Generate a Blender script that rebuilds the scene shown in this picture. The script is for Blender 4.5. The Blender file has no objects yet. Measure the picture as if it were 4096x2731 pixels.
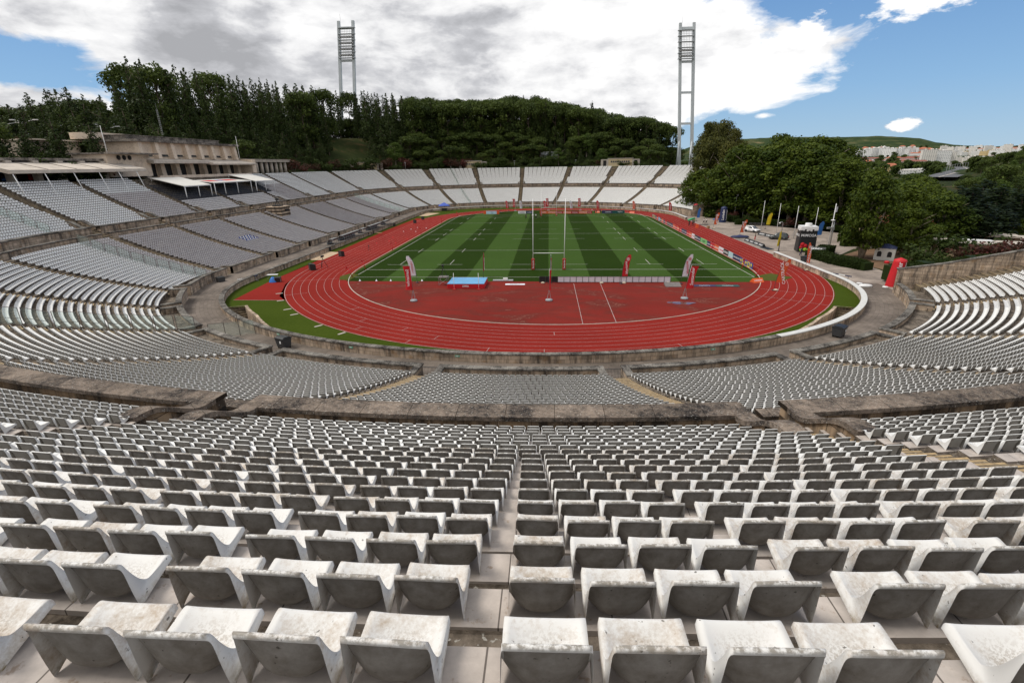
import bpy, math, random
import numpy as np
from mathutils import Vector, Matrix
random.seed(7); RS = np.random.RandomState(11)
scene = bpy.context.scene
COL = scene.collection
R = math.radians

# ------------------------------------------------------------------ camera
PIT, YAW, ROL = .3426, -.0758, .0166
fw = Vector((math.sin(YAW)*math.cos(PIT), math.cos(YAW)*math.cos(PIT), -math.sin(PIT)))
rt = Vector((math.cos(YAW), -math.sin(YAW), 0)); dn = fw.cross(rt)
r2 = rt*math.cos(ROL)+dn*math.sin(ROL); d2 = -rt*math.sin(ROL)+dn*math.cos(ROL)
cd = bpy.data.cameras.new('camera'); cam = bpy.data.objects.new('camera', cd); COL.objects.link(cam)
cam.matrix_world = Matrix((( r2.x, -d2.x, -fw.x, -.069), (r2.y, -d2.y, -fw.y, -91.04), (r2.z, -d2.z, -fw.z, 18.413), (0, 0, 0, 1)))
cd.sensor_width = 36; cd.lens = 36*1983.94/4096; cd.clip_end = 12000; cd.clip_start = .05
scene.camera = cam
scene.view_settings.view_transform = 'Standard'; scene.view_settings.look = 'None'
scene.view_settings.exposure = 0.18; scene.view_settings.gamma = 1

# ------------------------------------------------------------------ node helpers
class NT:
    def __init__(s, tree): s.t = tree; s.n = tree.nodes; s.l = tree.links
    def new(s, typ, **kw):
        n = s.n.new(typ)
        for k, v in kw.items():
            if k.startswith('i_'):
                key = k[2:]; key = int(key) if key.isdigit() else key
                s.set(n, key, v)
            else: setattr(n, k, v)
        return n
    def set(s, n, key, v):
        sock = n.inputs[key]
        if isinstance(v, bpy.types.NodeSocket): s.l.new(v, sock)
        else: sock.default_value = v
    def m(s, op, a, b=None, c=None, clamp=False):
        n = s.n.new('ShaderNodeMath'); n.operation = op; n.use_clamp = clamp
        for i, v in enumerate((a, b, c)):
            if v is not None: s.set(n, i, v)
        return n.outputs[0]
    def noise(s, vec, scale, detail=4, rough=.55, out=0, dist=0):
        n = s.n.new('ShaderNodeTexNoise')
        if vec is not None: s.l.new(vec, n.inputs['Vector'])
        n.inputs['Scale'].default_value = scale; n.inputs['Detail'].default_value = detail
        n.inputs['Roughness'].default_value = rough; n.inputs['Distortion'].default_value = dist
        return n.outputs[out]
    def ramp(s, fac, stops, interp='LINEAR'):
        n = s.n.new('ShaderNodeValToRGB'); s.l.new(fac, n.inputs[0]); cr = n.color_ramp; cr.interpolation = interp
        while len(cr.elements) < len(stops): cr.elements.new(.5)
        for e, (p, c) in zip(cr.elements, stops):
            e.position = p; e.color = (*c, 1) if hasattr(c, '__len__') else (c, c, c, 1)
        return n.outputs[0]
    def mix(s, fac, a, b, mode='MIX'):
        n = s.n.new('ShaderNodeMix'); n.data_type = 'RGBA'; n.blend_type = mode
        s.set(n, 0, fac)
        for i, v in ((6, a), (7, b)):
            if isinstance(v, bpy.types.NodeSocket): s.l.new(v, n.inputs[i])
            else: n.inputs[i].default_value = (*v, 1) if hasattr(v, '__len__') else (v, v, v, 1)
        return n.outputs[2]
    def scalev(s, vec, sc):
        n = s.n.new('ShaderNodeMapping'); s.l.new(vec, n.inputs[0]); n.inputs['Scale'].default_value = sc
        return n.outputs[0]

def newmat(name):
    m = bpy.data.materials.new(name); m.use_nodes = True
    t = NT(m.node_tree); b = m.node_tree.nodes['Principled BSDF']
    return m, t, b

def setb(t, b, col=None, rough=None, spec=None, metal=None, bump=None, bd=.02, bs=.5):
    if col is not None:
        if isinstance(col, bpy.types.NodeSocket): t.l.new(col, b.inputs['Base Color'])
        else: b.inputs['Base Color'].default_value = (*col, 1)
    if rough is not None: t.set(b, 'Roughness', rough)
    if spec is not None: b.inputs['Specular IOR Level'].default_value = spec
    if metal is not None: b.inputs['Metallic'].default_value = metal
    if bump is not None:
        n = t.new('ShaderNodeBump'); n.inputs['Distance'].default_value = bd; n.inputs['Strength'].default_value = bs
        t.l.new(bump, n.inputs['Height']); t.l.new(n.outputs[0], b.inputs['Normal'])

_mc = {}
def plain(name, col, rough=.6, var=.12, scale=3., metal=0, spec=.4):
    """painted, moulded or woven surface with slight uneven wear"""
    if name in _mc: return _mc[name]
    m, t, b = newmat(name)
    tc = t.new('ShaderNodeTexCoord')
    n = t.noise(tc.outputs['Object'], scale, 5, .6)
    lo = tuple(c*(1-var) for c in col); hi = tuple(min(1, c*(1+var*.6)) for c in col)
    setb(t, b, t.ramp(n, [(.3, lo), (.7, hi)]), rough, spec, metal)
    _mc[name] = m; return m

# ------------------------------------------------------------------ world: sky and clouds
SUN_EL, SUN_AZ = R(56), R(-95)          # azimuth measured from +Y towards +X
W = bpy.data.worlds.new('World'); scene.world = W; W.use_nodes = True
t = NT(W.node_tree); bg = W.node_tree.nodes['Background']
sky = t.new('ShaderNodeTexSky', sky_type='NISHITA', sun_disc=False, sun_elevation=SUN_EL, sun_rotation=SUN_AZ, altitude=50, air_density=1.0, dust_density=.25, ozone_density=2.0)
tc = t.new('ShaderNodeTexCoord'); D = tc.outputs['Generated']
sx = t.new('ShaderNodeSeparateXYZ'); t.l.new(D, sx.inputs[0]); X, Y, Z = sx.outputs
az = t.m('MULTIPLY', t.m('ARCTAN2', X, Y), 57.2958)
el = t.m('MULTIPLY', t.m('ARCSINE', Z), 57.2958)
# cloud coordinates: direction, a little flattened so that bellies lie level
mp = t.new('ShaderNodeMapping'); t.l.new(D, mp.inputs[0]); mp.inputs['Scale'].default_value = (1, 1, 2.3); CV = mp.outputs[0]
n1 = t.noise(CV, 4.2, 9, .52, dist=.35); n2 = t.noise(CV, 13., 8, .6, dist=.2)
puff = t.noise(CV, 7.5, 9, .6, dist=.35)
# the main bank ends to the right in a nose about 28 degrees east of the pitch axis
de = t.m('SUBTRACT', el, 7.2)
up = t.m('MULTIPLY', t.m('POWER', t.m('ABSOLUTE', t.m('MAXIMUM', de, 0.0)), 2.0), .21)
lo = t.m('MULTIPLY', t.m('POWER', t.m('ABSOLUTE', t.m('MINIMUM', de, 0.0)), 2.0), .95)
lim = t.m('SUBTRACT', t.m('SUBTRACT', 27.0, t.m('MINIMUM', up, 26.0)), lo)
edge = t.m('SUBTRACT', lim, az)
edge = t.m('ADD', edge, t.m('MULTIPLY', t.m('SUBTRACT', puff, .5), 22.0))
bank = t.m('DIVIDE', edge, 3.0, clamp=True)
# gap of blue low on the far left
gx = t.m('DIVIDE', t.m('ADD', az, 47.0), 9.5); gy = t.m('DIVIDE', t.m('SUBTRACT', el, t.m('ADD', 8.2, t.m('MULTIPLY', t.m('ADD', az, 47.0), -.16))), 2.2)
gap = t.m('SQRT', t.m('ADD', t.m('MULTIPLY', gx, gx), t.m('MULTIPLY', gy, gy)))
gap = t.m('ADD', gap, t.m('MULTIPLY', t.m('SUBTRACT', puff, .5), 2.2))
gap = t.m('MULTIPLY', t.m('SUBTRACT', gap, .75), 3.0, clamp=True)
bank = t.m('MULTIPLY', bank, gap)
# a few small fair weather clouds on the blue side
def blob(a0, e0, wa, we, k=3.2):
    u = t.m('DIVIDE', t.m('SUBTRACT', az, a0), wa); v = t.m('DIVIDE', t.m('SUBTRACT', el, e0), we)
    r = t.m('SQRT', t.m('ADD', t.m('MULTIPLY', u, u), t.m('MULTIPLY', v, v)))
    r = t.m('ADD', r, t.m('MULTIPLY', t.m('SUBTRACT', t.noise(CV, 16., 8, .62), .5), 3.0))
    return t.m('MULTIPLY', t.m('SUBTRACT', 1.0, r), k, clamp=True)
small = blob(31.5, 12.2, 4.6, 1.5)
for a in ((24.0, 10.6, 1.5, 1.2), (37, 12.6, 3.5, 1.3), (31.8, 2.7, 1.3, .5), (21.0, 4.0, 1.4, .3, 1.5)):
    small = t.m('MAXIMUM', small, blob(*a))
mask = t.m('MAXIMUM', bank, small)
# unseen clouds added overhead, behind and to the sides, for neutral ambient light
mask = t.m('MAXIMUM', mask, t.m('DIVIDE', t.m('SUBTRACT', t.m('ABSOLUTE', t.m('SUBTRACT', az, 0.0)), 66.0), 10.0, clamp=True))
mask = t.m('MAXIMUM', mask, t.m('DIVIDE', t.m('SUBTRACT', el, 38.0), 8.0, clamp=True))
# brightness: bright crests, grey bellies, whiter towards the open eastern edge
sh = t.m('ADD', t.m('MULTIPLY', n1, .62), t.m('MULTIPLY', n2, .38))
rim = t.m('MULTIPLY', t.m('SUBTRACT', 1.0, t.m('DIVIDE', t.m('ABSOLUTE', edge), 20.0, clamp=True)), .13)
sh = t.m('ADD', sh, rim)
sh = t.m('ADD', sh, t.m('MULTIPLY', small, .12))
ccol = t.ramp(sh, [(.36, (3.7, 3.75, 3.95)), (.44, (5.2, 5.25, 5.5)), (.51, (7.7, 7.7, 7.8)), (.60, (9.7, 9.65, 9.6))])
blue = t.ramp(t.m('DIVIDE', el, 45.0, clamp=True), [(0., (3.3, 5.0, 6.7)), (.14, (2.2, 4.1, 6.6)), (.42, (.85, 2.25, 5.2)), (1., (.5, 1.3, 3.6))])
skyc = t.mix(.85, sky.outputs[0], blue)
fin = t.mix(mask, skyc, ccol)
t.l.new(fin, bg.inputs[0]); bg.inputs[1].default_value = .1

sd = bpy.data.lights.new('sun', 'SUN'); sd.energy = 2.3; sd.angle = R(22); sd.color = (1, .95, .88)
so = bpy.data.objects.new('sun', sd); COL.objects.link(so)
sdir = Vector((math.sin(SUN_AZ)*math.cos(SUN_EL), math.cos(SUN_AZ)*math.cos(SUN_EL), math.sin(SUN_EL)))
so.rotation_euler = sdir.to_track_quat('Z', 'Y').to_euler(); so.location = (0, 0, 200)

# ------------------------------------------------------------------ object helpers
def tag(o, label=None, cat=None, group=None, kind=None):
    if label: o['label'] = label
    if cat: o['category'] = cat
    if group: o['group'] = group
    if kind: o['kind'] = kind
    return o
def thing(name, label, cat, loc=(0, 0, 0), rz=0, group=None):
    o = bpy.data.objects.new(name, None); COL.objects.link(o); o.empty_display_size = .2
    o.location = loc; o.rotation_euler = (0, 0, rz)
    return tag(o, label, cat, group)
def link(name, me, parent=None):
    o = bpy.data.objects.new(name, me); COL.objects.link(o)
    if parent: o.parent = parent
    return o
def dup(root, loc=None, rz=None, label=None, group=None, scale=None):
    r = root.copy(); COL.objects.link(r)
    if loc is not None: r.location = loc
    if rz is not None: r.rotation_euler = (0, 0, rz)
    if scale is not None: r.scale = scale
    if label: r['label'] = label
    if group: r['group'] = group
    for ch in list(root.children):
        c = ch.copy(); COL.objects.link(c); c.parent = r
        for g in list(ch.children):
            d = g.copy(); COL.objects.link(d); d.parent = c
    return r

class MB:
    """collects shapes for one mesh"""
    def __init__(s): s.v = []; s.f = []; s.mi = []; s.cur = 0; s.sm = []; s.smooth = False
    def add(s, vs, fs):
        o = len(s.v); s.v += [tuple(v) for v in vs]
        for f in fs: s.f.append([o+i for i in f]); s.mi.append(s.cur); s.sm.append(s.smooth)
        return s
    def box(s, c, sz, rz=0, M=None):
        hx, hy, hz = sz[0]/2, sz[1]/2, sz[2]/2
        vs = [Vector((x*hx, y*hy, z*hz)) for z in (-1, 1) for y in (-1, 1) for x in (-1, 1)]
        if rz: q = Matrix.Rotation(rz, 3, 'Z'); vs = [q @ v for v in vs]
        if M is not None: vs = [M @ v for v in vs]
        vs = [v+Vector(c) for v in vs]
        return s.add(vs, [(0, 2, 3, 1), (4, 5, 7, 6), (0, 1, 5, 4), (2, 6, 7, 3), (0, 4, 6, 2), (1, 3, 7, 5)])
    def tube(s, pts, rad, n=8, cap=True):
        pts = [Vector(p) for p in pts]; rad = rad if hasattr(rad, '__len__') else [rad]*len(pts)
        rings = []; up = None
        for i, p in enumerate(pts):
            d = (pts[min(i+1, len(pts)-1)]-pts[max(i-1, 0)]).normalized()
            if up is None: up = Vector((0, 0, 1)) if abs(d.z) < .9 else Vector((1, 0, 0))
            x = d.cross(up).normalized(); y = x.cross(d).normalized(); up = y
            rings.append([p+(x*math.cos(a)+y*math.sin(a))*rad[i] for a in [2*math.pi*k/n for k in range(n)]])
        vs = [v for r in rings for v in r]; fs = []
        for i in range(len(pts)-1):
            for k in range(n): fs.append((i*n+k, i*n+(k+1) % n, (i+1)*n+(k+1) % n, (i+1)*n+k))
        if cap: fs.append(tuple(range(n))[::-1]); fs.append(tuple((len(pts)-1)*n+k for k in range(n)))
        sm = s.smooth; s.smooth = n > 5; s.add(vs, fs); s.smooth = sm; return s
    def lathe(s, prof, c=(0, 0, 0), n=12):
        vs = []; fs = []
        for r, z in prof:
            for k in range(n): a = 2*math.pi*k/n; vs.append((c[0]+r*math.cos(a), c[1]+r*math.sin(a), c[2]+z))
        for i in range(len(prof)-1):
            for k in range(n): fs.append((i*n+k, i*n+(k+1) % n, (i+1)*n+(k+1) % n, (i+1)*n+k))
        fs.append(tuple(range(n))[::-1]); fs.append(tuple((len(prof)-1)*n+k for k in range(n)))
        sm = s.smooth; s.smooth = n > 6; s.add(vs, fs); s.smooth = sm; return s
    def prism(s, poly, axis, a, b):
        """extrude a 2D polygon along axis x|y|z between a and b"""
        n = len(poly)
        def P(u, v, w): return {'x': (w, u, v), 'y': (u, w, v), 'z': (u, v, w)}[axis]
        vs = [P(u, v, a) for u, v in poly]+[P(u, v, b) for u, v in poly]
        fs = [tuple(range(n)), tuple(range(n, 2*n))[::-1]]+[(i, i+n, (i+1) % n+n, (i+1) % n) for i in range(n)]
        return s.add(vs, fs)
    def quad(s, a, b, c, d): return s.add([a, b, c, d], [(0, 1, 2, 3)])
    def mesh(s, name, mats, bevel=0):
        me = bpy.data.meshes.new(name); me.from_pydata(s.v, [], s.f)
        for m in (mats if isinstance(mats, (list, tuple)) else [mats]): me.materials.append(m)
        me.polygons.foreach_set('material_index', s.mi); me.polygons.foreach_set('use_smooth', s.sm)
        me.update(); return me
    def build(s, name, mats, parent=None, bevel=0):
        o = link(name, s.mesh(name, mats), parent)
        if bevel: bv = o.modifiers.new('bevel', 'BEVEL'); bv.width = bevel; bv.segments = 2; bv.limit_method = 'ANGLE'
        return o

def npmesh(name, V, F, mats, uv=None, smooth=False, attrs=None, mi=None):
    """fast mesh from arrays, F is (n,3) or (n,4)"""
    V = np.asarray(V, np.float32); F = np.asarray(F, np.int32); k = F.shape[1]
    me = bpy.data.meshes.new(name)
    me.vertices.add(len(V)); me.vertices.foreach_set('co', V.ravel())
    me.loops.add(F.size); me.loops.foreach_set('vertex_index', F.ravel())
    me.polygons.add(len(F)); me.polygons.foreach_set('loop_start', np.arange(0, F.size, k, dtype=np.int32))
    me.polygons.foreach_set('loop_total', np.full(len(F), k, np.int32))
    for m in (mats if isinstance(mats, (list, tuple)) else [mats]): me.materials.append(m)
    me.polygons.foreach_set('use_smooth', np.full(len(F), smooth))
    if mi is not None: me.polygons.foreach_set('material_index', np.asarray(mi, np.int32))
    if uv is not None:
        l = me.uv_layers.new(name='UVMap'); l.data.foreach_set('uv', np.asarray(uv, np.float32)[F.ravel()].ravel())
    for an, arr in (attrs or {}).items():
        at = me.attributes.new(an, 'FLOAT', 'POINT'); at.data.foreach_set('value', np.asarray(arr, np.float32))
    me.update(calc_edges=True); return me

_tc = {}
def text_mesh(s, mat, size=1., align='CENTER', ext=.004, bold=0., shear=0.):
    key = (s, mat.name, size, align, bold, shear)
    if key in _tc: return _tc[key]
    c = bpy.data.curves.new('lettering', 'FONT'); c.body = s; c.size = size; c.align_x = align; c.align_y = 'CENTER'
    c.extrude = ext; c.offset = bold*size; c.resolution_u = 2; c.shear = shear
    o = bpy.data.objects.new('tmp', c); COL.objects.link(o)
    dg = bpy.context.evaluated_depsgraph_get(); me = bpy.data.meshes.new_from_object(o.evaluated_get(dg))
    bpy.data.objects.remove(o); bpy.data.curves.remove(c)
    me.materials.clear(); me.materials.append(mat); me.name = 'lettering'
    _tc[key] = me; return me
def put_text(s, mat, size, parent, loc, rot=(math.pi/2, 0, 0), sx=1., **kw):
    o = link('lettering', text_mesh(s, mat, size, **kw), parent)
    o.location = loc; o.rotation_euler = rot; o.scale = (sx, 1, 1); return o

# ------------------------------------------------------------------ the bowl's base curve
def _base():
    cx, a, b, yn, yf, n = -2.8, 48.8, 36., -10., 104., 600
    t_ = np.linspace(0, np.pi, n)
    near = np.stack([cx+a*np.cos(t_), yn-b*np.sin(t_)], 1)
    L = np.stack([np.full(n, cx-a), np.linspace(yn, yf, n)], 1)
    far = np.stack([cx-a*np.cos(t_), yf+b*np.sin(t_)], 1)
    e0 = np.stack([np.full(60, cx+a), np.linspace(yn+60, yn, 60)], 1)
    e1 = np.stack([np.full(60, cx+a), np.linspace(yf, yf-40, 60)], 1)
    Pn = np.concatenate([e0[:-1], near[:-1], L[:-1], far[:-1], e1]); i0 = 59+n//2
    w = np.clip((Pn[:, 1]-55)/50, 0, 1); w = w*w*(3-2*w); w[:60] = 0
    Pn[:, 1] -= .16*w*(Pn[:, 0]+2.8)
    s = np.r_[0, np.cumsum(np.hypot(*np.diff(Pn, axis=0).T))]
    apex = np.argmin(np.where(np.arange(len(Pn)) < 59+n, Pn[:, 1], 1e9)); s -= s[apex]
    T = np.gradient(Pn, s, axis=0); k = np.ones(9)/9
    N = np.stack([T[:, 1], -T[:, 0]], 1)
    if N[apex, 1] > 0: N = -N
    N = np.stack([np.convolve(np.pad(N[:, i], 4, 'edge'), k, 'valid') for i in (0, 1)], 1)
    N /= np.hypot(N[:, 0], N[:, 1])[:, None]
    return Pn, s, N
BP, BS, BN = _base()
def pos(s, d):
    s = np.asarray(s, float); d = np.asarray(d, float)
    x = np.interp(s, BS, BP[:, 0]); y = np.interp(s, BS, BP[:, 1])
    nx = np.interp(s, BS, BN[:, 0]); ny = np.interp(s, BS, BN[:, 1]); l = np.hypot(nx, ny)
    return x+nx/l*d, y+ny/l*d
def nrm(s):
    nx = np.interp(s, BS, BN[:, 0]); ny = np.interp(s, BS, BN[:, 1]); l = np.hypot(nx, ny); return nx/l, ny/l
def gsc(s, d, e=.6):
    x0, y0 = pos(s-e, d); x1, y1 = pos(s+e, d); return np.hypot(x1-x0, y1-y0)/(2*e)
def sdist(x, y):
    """s and signed outward distance of points from the base curve"""
    x = np.ravel(x); y = np.ravel(y); S = np.empty(len(x)); Dd = np.empty(len(x))
    Q = BP[::3]; q = BS[::3]; nn = BN[::3]
    for i in range(0, len(x), 4000):
        dx = x[i:i+4000, None]-Q[None, :, 0]; dy = y[i:i+4000, None]-Q[None, :, 1]
        j = np.argmin(dx*dx+dy*dy, 1); r_ = np.arange(len(j))
        S[i:i+4000] = q[j]; Dd[i:i+4000] = np.hypot(dx[r_, j], dy[r_, j])*np.sign(dx[r_, j]*nn[j, 0]+dy[r_, j]*nn[j, 1])
    return S, Dd
def sm(x, a, b):
    u = np.clip((np.asarray(x, float)-a)/(b-a), 0, 1); return u*u*(3-2*u)

def sweep(name, prof, s0, s1, mat, parent=None, ds=1.2, hw0=0, hw1=0, cap=True, closed=True, smooth=False, segm=None):
    """sweep a profile [(d, z), ...] (z may be a function of s) along the base curve; hw0/hw1 hold the ends parallel to the aisles"""
    n = max(2, int(abs(s1-s0)/ds)+1); T = np.linspace(0, 1, n); m = len(prof)
    V = np.zeros((n, m, 3)); UV = np.zeros((n, m, 2)); acc = 0
    for j, (d, z) in enumerate(prof):
        lo = s0+(hw0/gsc(s0, d) if hw0 else 0); hi = s1-(hw1/gsc(s1, d) if hw1 else 0)
        S = lo+(hi-lo)*T; x, y = pos(S, d)
        V[:, j, 0] = x; V[:, j, 1] = y; zz = z(S) if callable(z) else np.full(n, z); V[:, j, 2] = zz
        UV[:, j, 0] = S*gsc((lo+hi)/2, d)
        if j: acc += math.hypot(prof[j][0]-prof[j-1][0], float(np.mean(zz-V[:, j-1, 2])))
        UV[:, j, 1] = acc
    idx = np.arange(n*m).reshape(n, m); jj = list(range(m if closed else m-1))
    F = [np.stack([idx[:-1, j], idx[1:, j], idx[1:, (j+1) % m], idx[:-1, (j+1) % m]], 1) for j in jj]
    F = np.concatenate(F)
    mi = np.concatenate([np.full(n-1, segm[j]) for j in jj]) if segm else None
    me = npmesh(name, V.reshape(-1, 3), F, mat, UV.reshape(-1, 2), smooth, mi=mi)
    o = link(name, me, parent)
    if cap and closed:
        import bmesh
        bm = bmesh.new(); bm.from_mesh(me); bm.verts.ensure_lookup_table()
        for ring in (idx[0], idx[-1][::-1]):
            try: bm.faces.new([bm.verts[i] for i in ring])
            except ValueError: pass
        bm.normal_update(); bm.to_mesh(me); bm.free()
    return o
# ------------------------------------------------------------------ materials of the place
def uvnode(t):
    n = t.new('ShaderNodeUVMap'); n.uv_map = 'UVMap'; return n.outputs[0]
def geo(t): return t.new('ShaderNodeNewGeometry').outputs['Position']
def brick(t, vec, bw, bh, mortar, c1, c2, cm, off=.5):
    n = t.new('ShaderNodeTexBrick'); t.l.new(vec, n.inputs['Vector'])
    n.offset = off; n.inputs['Scale'].default_value = 1; n.inputs['Brick Width'].default_value = bw; n.inputs['Row Height'].default_value = bh
    n.inputs['Mortar Size'].default_value = mortar; n.inputs['Mortar Smooth'].default_value = .2
    for k, c in (('Color1', c1), ('Color2', c2), ('Mortar', cm)): n.inputs[k].default_value = (*c, 1)
    return n
def stone(name, base=(.44, .34, .255), dark=(.035, .031, .028), amount=.5, bw=.95, bh=.42):
    m, t, b = newmat(name); g = geo(t)
    uv = uvnode(t)
    sp = t.new('ShaderNodeSeparateXYZ'); t.l.new(g, sp.inputs[0]); su = t.new('ShaderNodeSeparateXYZ'); t.l.new(uv, su.inputs[0])
    cb = t.new('ShaderNodeCombineXYZ'); t.l.new(su.outputs[0], cb.inputs[0]); t.l.new(sp.outputs[2], cb.inputs[1])
    br = brick(t, cb.outputs[0], bw, bh, .014, tuple(c*1.15 for c in base), tuple(c*.72 for c in base), tuple(c*.16 for c in base))
    stre = t.noise(t.scalev(g, (1, 1, .14)), 1.7, 6, .68); blot = t.noise(g, .35, 4, .6)
    fac = t.ramp(t.m('ADD', t.m('MULTIPLY', stre, .65), t.m('MULTIPLY', blot, .35)), [(.44-.1*(amount-.5), 0.), (.60-.1*(amount-.5), 1.)])
    och = t.mix(t.ramp(t.noise(g, 1.1, 5), [(.55, 0.), (.7, .6)]), br.outputs[0], (.34, .2, .09))
    col = t.mix(t.m('MULTIPLY', fac, .88), och, dark)
    col = t.mix(t.ramp(t.noise(g, 9, 3, .7), [(.62, 0.), (.7, .5)]), col, (.45, .42, .37))
    h = t.m('ADD', t.m('MULTIPLY', br.outputs[1], -.7), t.noise(g, 8, 5, .7))
    setb(t, b, col, .92, .15, bump=h, bd=.03, bs=.6); return m
def lichen(name, base, dark, lo=.40, hi=.56, spots=True, big=.8, joints=None, bd=.03):
    m, t, b = newmat(name); g = geo(t)
    n = t.m('ADD', t.m('MULTIPLY', t.noise(g, big, 4, .6), .5), t.m('MULTIPLY', t.noise(g, big*7, 6, .72), .5))
    col = t.mix(t.ramp(n, [(lo, 0.), (hi, 1.)]), dark, base)
    if spots: col = t.mix(t.ramp(t.noise(g, 16, 3, .6), [(.62, 0.), (.67, .75)]), col, (.55, .53, .48))
    h = t.noise(g, 22, 6, .75)
    if joints:
        br = brick(t, uvnode(t), joints, 50., .012, (1, 1, 1), (.72, .72, .72), (.15, .14, .13)); col = t.mix(1., col, br.outputs[0], 'MULTIPLY')
    setb(t, b, col, .95, .1, bump=h, bd=bd, bs=.7); return m
M = {}
M['wall'] = stone('weathered_limestone', (.50, .39, .29), amount=.35)
M['wallnear'] = stone('blackened_limestone', (.36, .26, .17), (.028, .025, .023), .85, 1.3, 1.1)
M['wallfar'] = stone('pale_limestone', (.46, .36, .27), (.06, .05, .043), .35)
M['cap'] = lichen('lichen_coping', (.27, .25, .22), (.045, .04, .036), .42, .60, joints=1.6)
M['capdark'] = lichen('dark_lichen_coping', (.27, .215, .17), (.038, .033, .031), .40, .60, joints=1.9)
M['white_cap'] = plain('painted_coping', (.56, .56, .54), .8, .15, 2)
M['terrace'] = lichen('terrace_stone', (.23, .19, .15), (.045, .036, .028), .42, .60, big=1.2)
M['step'] = lichen('stair_stone', (.24, .19, .125), (.07, .055, .04), .38, .60, big=.9)
M['yellow'] = plain('worn_yellow_paint', (.40, .285, .15), .85, .45, 6)
def platemat():
    m, t, b = newmat('beige_bench_board'); g = geo(t); uv = uvnode(t)
    su = t.new('ShaderNodeSeparateXYZ'); t.l.new(uv, su.inputs[0]); cb = t.new('ShaderNodeCombineXYZ'); t.l.new(su.outputs[0], cb.inputs[0]); cb.inputs[1].default_value = 4.5
    br = brick(t, cb.outputs[0], .74, 9., .006, (.50, .445, .40), (.44, .385, .34), (.12, .10, .085), 0)
    col = t.mix(1., br.outputs[0], t.ramp(t.noise(g, 3.5, 6, .7), [(.35, .8), (.65, 1.12)]), 'MULTIPLY')
    col = t.mix(t.ramp(t.noise(g, 12, 4, .7), [(.60, 0.), (.70, .6)]), col, (.22, .14, .08))
    setb(t, b, col, .5, .3); return m
M['plate'] = platemat()
def paving(name, c, vec='uv', bw=.75, bh=.48):
    m, t, b = newmat(name); g = geo(t)
    v = uvnode(t) if vec == 'uv' else g
    br = brick(t, v, bw, bh, .012, tuple(x*1.25 for x in c), tuple(x*.75 for x in c), tuple(x*.45 for x in c))
    n = t.ramp(t.noise(g, .18, 6, .62), [(.3, .55), (.7, 1.25)]); col = t.mix(1., br.outputs[0], n, 'MULTIPLY')
    # some slabs replaced with paler ones
    b2 = brick(t, v, bw, bh, .0, (0, 0, 0), (1, 1, 1), (0, 0, 0)); b2.inputs['Bias'].default_value = -.45
    pale = t.m('MULTIPLY', b2.outputs[0], t.ramp(t.noise(g, .35, 3), [(.42, 0.1), (.58, .75)]))
    col = t.mix(pale, col, tuple(min(1, x*2.1) for x in c))
    setb(t, b, col, .88, .2, bump=t.m('ADD', t.m('MULTIPLY', br.outputs[1], -1.), t.noise(g, 6, 4)), bd=.012, bs=.5); return m
M['walk'] = paving('walkway_slabs', (.155, .128, .106))
M['plaza'] = paving('plaza_slabs', (.27, .225, .19), 'geo', 1.5, .7)
def redtrack(name, base, wet=False):
    m, t, b = newmat(name); g = geo(t)
    big = t.noise(g, .07, 5, .6); fine = t.noise(g, 3., 6, .7)
    col = t.mix(1., (*base,), t.ramp(t.m('ADD', t.m('MULTIPLY', big, .6), t.m('MULTIPLY', fine, .4)), [(.32, .78), (.68, 1.18)]), 'MULTIPLY')
    rough = .9
    if wet:
        w = t.noise(t.scalev(g, (1, 1.8, 1)), .10, 5, .6, dist=1.4)
        rim = t.ramp(w, [(.56, 0.), (.60, 0.), (.612, .5), (.625, 0.)])
        patch = t.ramp(w, [(.42, 0.), (.62, .65), (.7, .4)])
        col = t.mix(patch, col, (.092, .026, .019)); col = t.mix(rim, col, (.26, .12, .09))
        s2 = t.ramp(t.noise(t.scalev(g, (1, 3, 1)), .16, 6, .65), [(.56, 0.), (.72, .45)]); col = t.mix(s2, col, (.15, .05, .036))
    setb(t, b, col, rough, .06, bump=t.noise(g, 30, 2), bd=.004, bs=.3); return m
M['track'] = redtrack('red_running_track', (.215, .0180, .0125))
M['dred'] = redtrack('stained_red_apron', (.185, .0205, .015), True)
def grass(name, c1, c2, stripes=None):
    m, t, b = newmat(name); g = geo(t)
    fine = t.noise(g, 2.3, 7, .75); big = t.noise(g, .09, 5, .6)
    v = t.m('ADD', t.m('MULTIPLY', fine, .55), t.m('MULTIPLY', big, .45))
    if stripes:
        sp = t.new('ShaderNodeSeparateXYZ'); t.l.new(g, sp.inputs[0])
        wob = t.m('MULTIPLY', t.m('SUBTRACT', t.noise(g, .5, 3), .5), .35)
        fr = t.m('MODULO', t.m('ADD', t.m('ADD', sp.outputs[0], wob), stripes*20), stripes*2)
        f = t.m('DIVIDE', t.m('SUBTRACT', stripes, t.m('ABSOLUTE', t.m('SUBTRACT', fr, stripes))), stripes)
        f = t.m('GREATER_THAN', fr, stripes)
        fine2 = t.noise(t.scalev(g, (3, .25, 1)), 3.2, 5, .7)
        v = t.m('ADD', t.m('MULTIPLY', v, .6), t.m('MULTIPLY', fine2, .4))
        a = t.ramp(v, [(.3, tuple(x*.72 for x in c1)), (.7, tuple(x*1.25 for x in c1))]); bb = t.ramp(v, [(.3, tuple(x*.75 for x in c2)), (.7, tuple(x*1.25 for x in c2))])
        col = t.mix(f, bb, a)
    else: col = t.ramp(v, [(.3, c1), (.7, c2)])
    setb(t, b, col, .9, .04, bump=t.noise(g, 24, 3, .8), bd=.03, bs=.6); return m
M['pitch'] = grass('striped_pitch_grass', (.0155, .034, .0022), (.038, .074, .013), 7.1)
M['turf'] = grass('rough_turf', (.028, .047, .0025), (.054, .078, .008))
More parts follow.
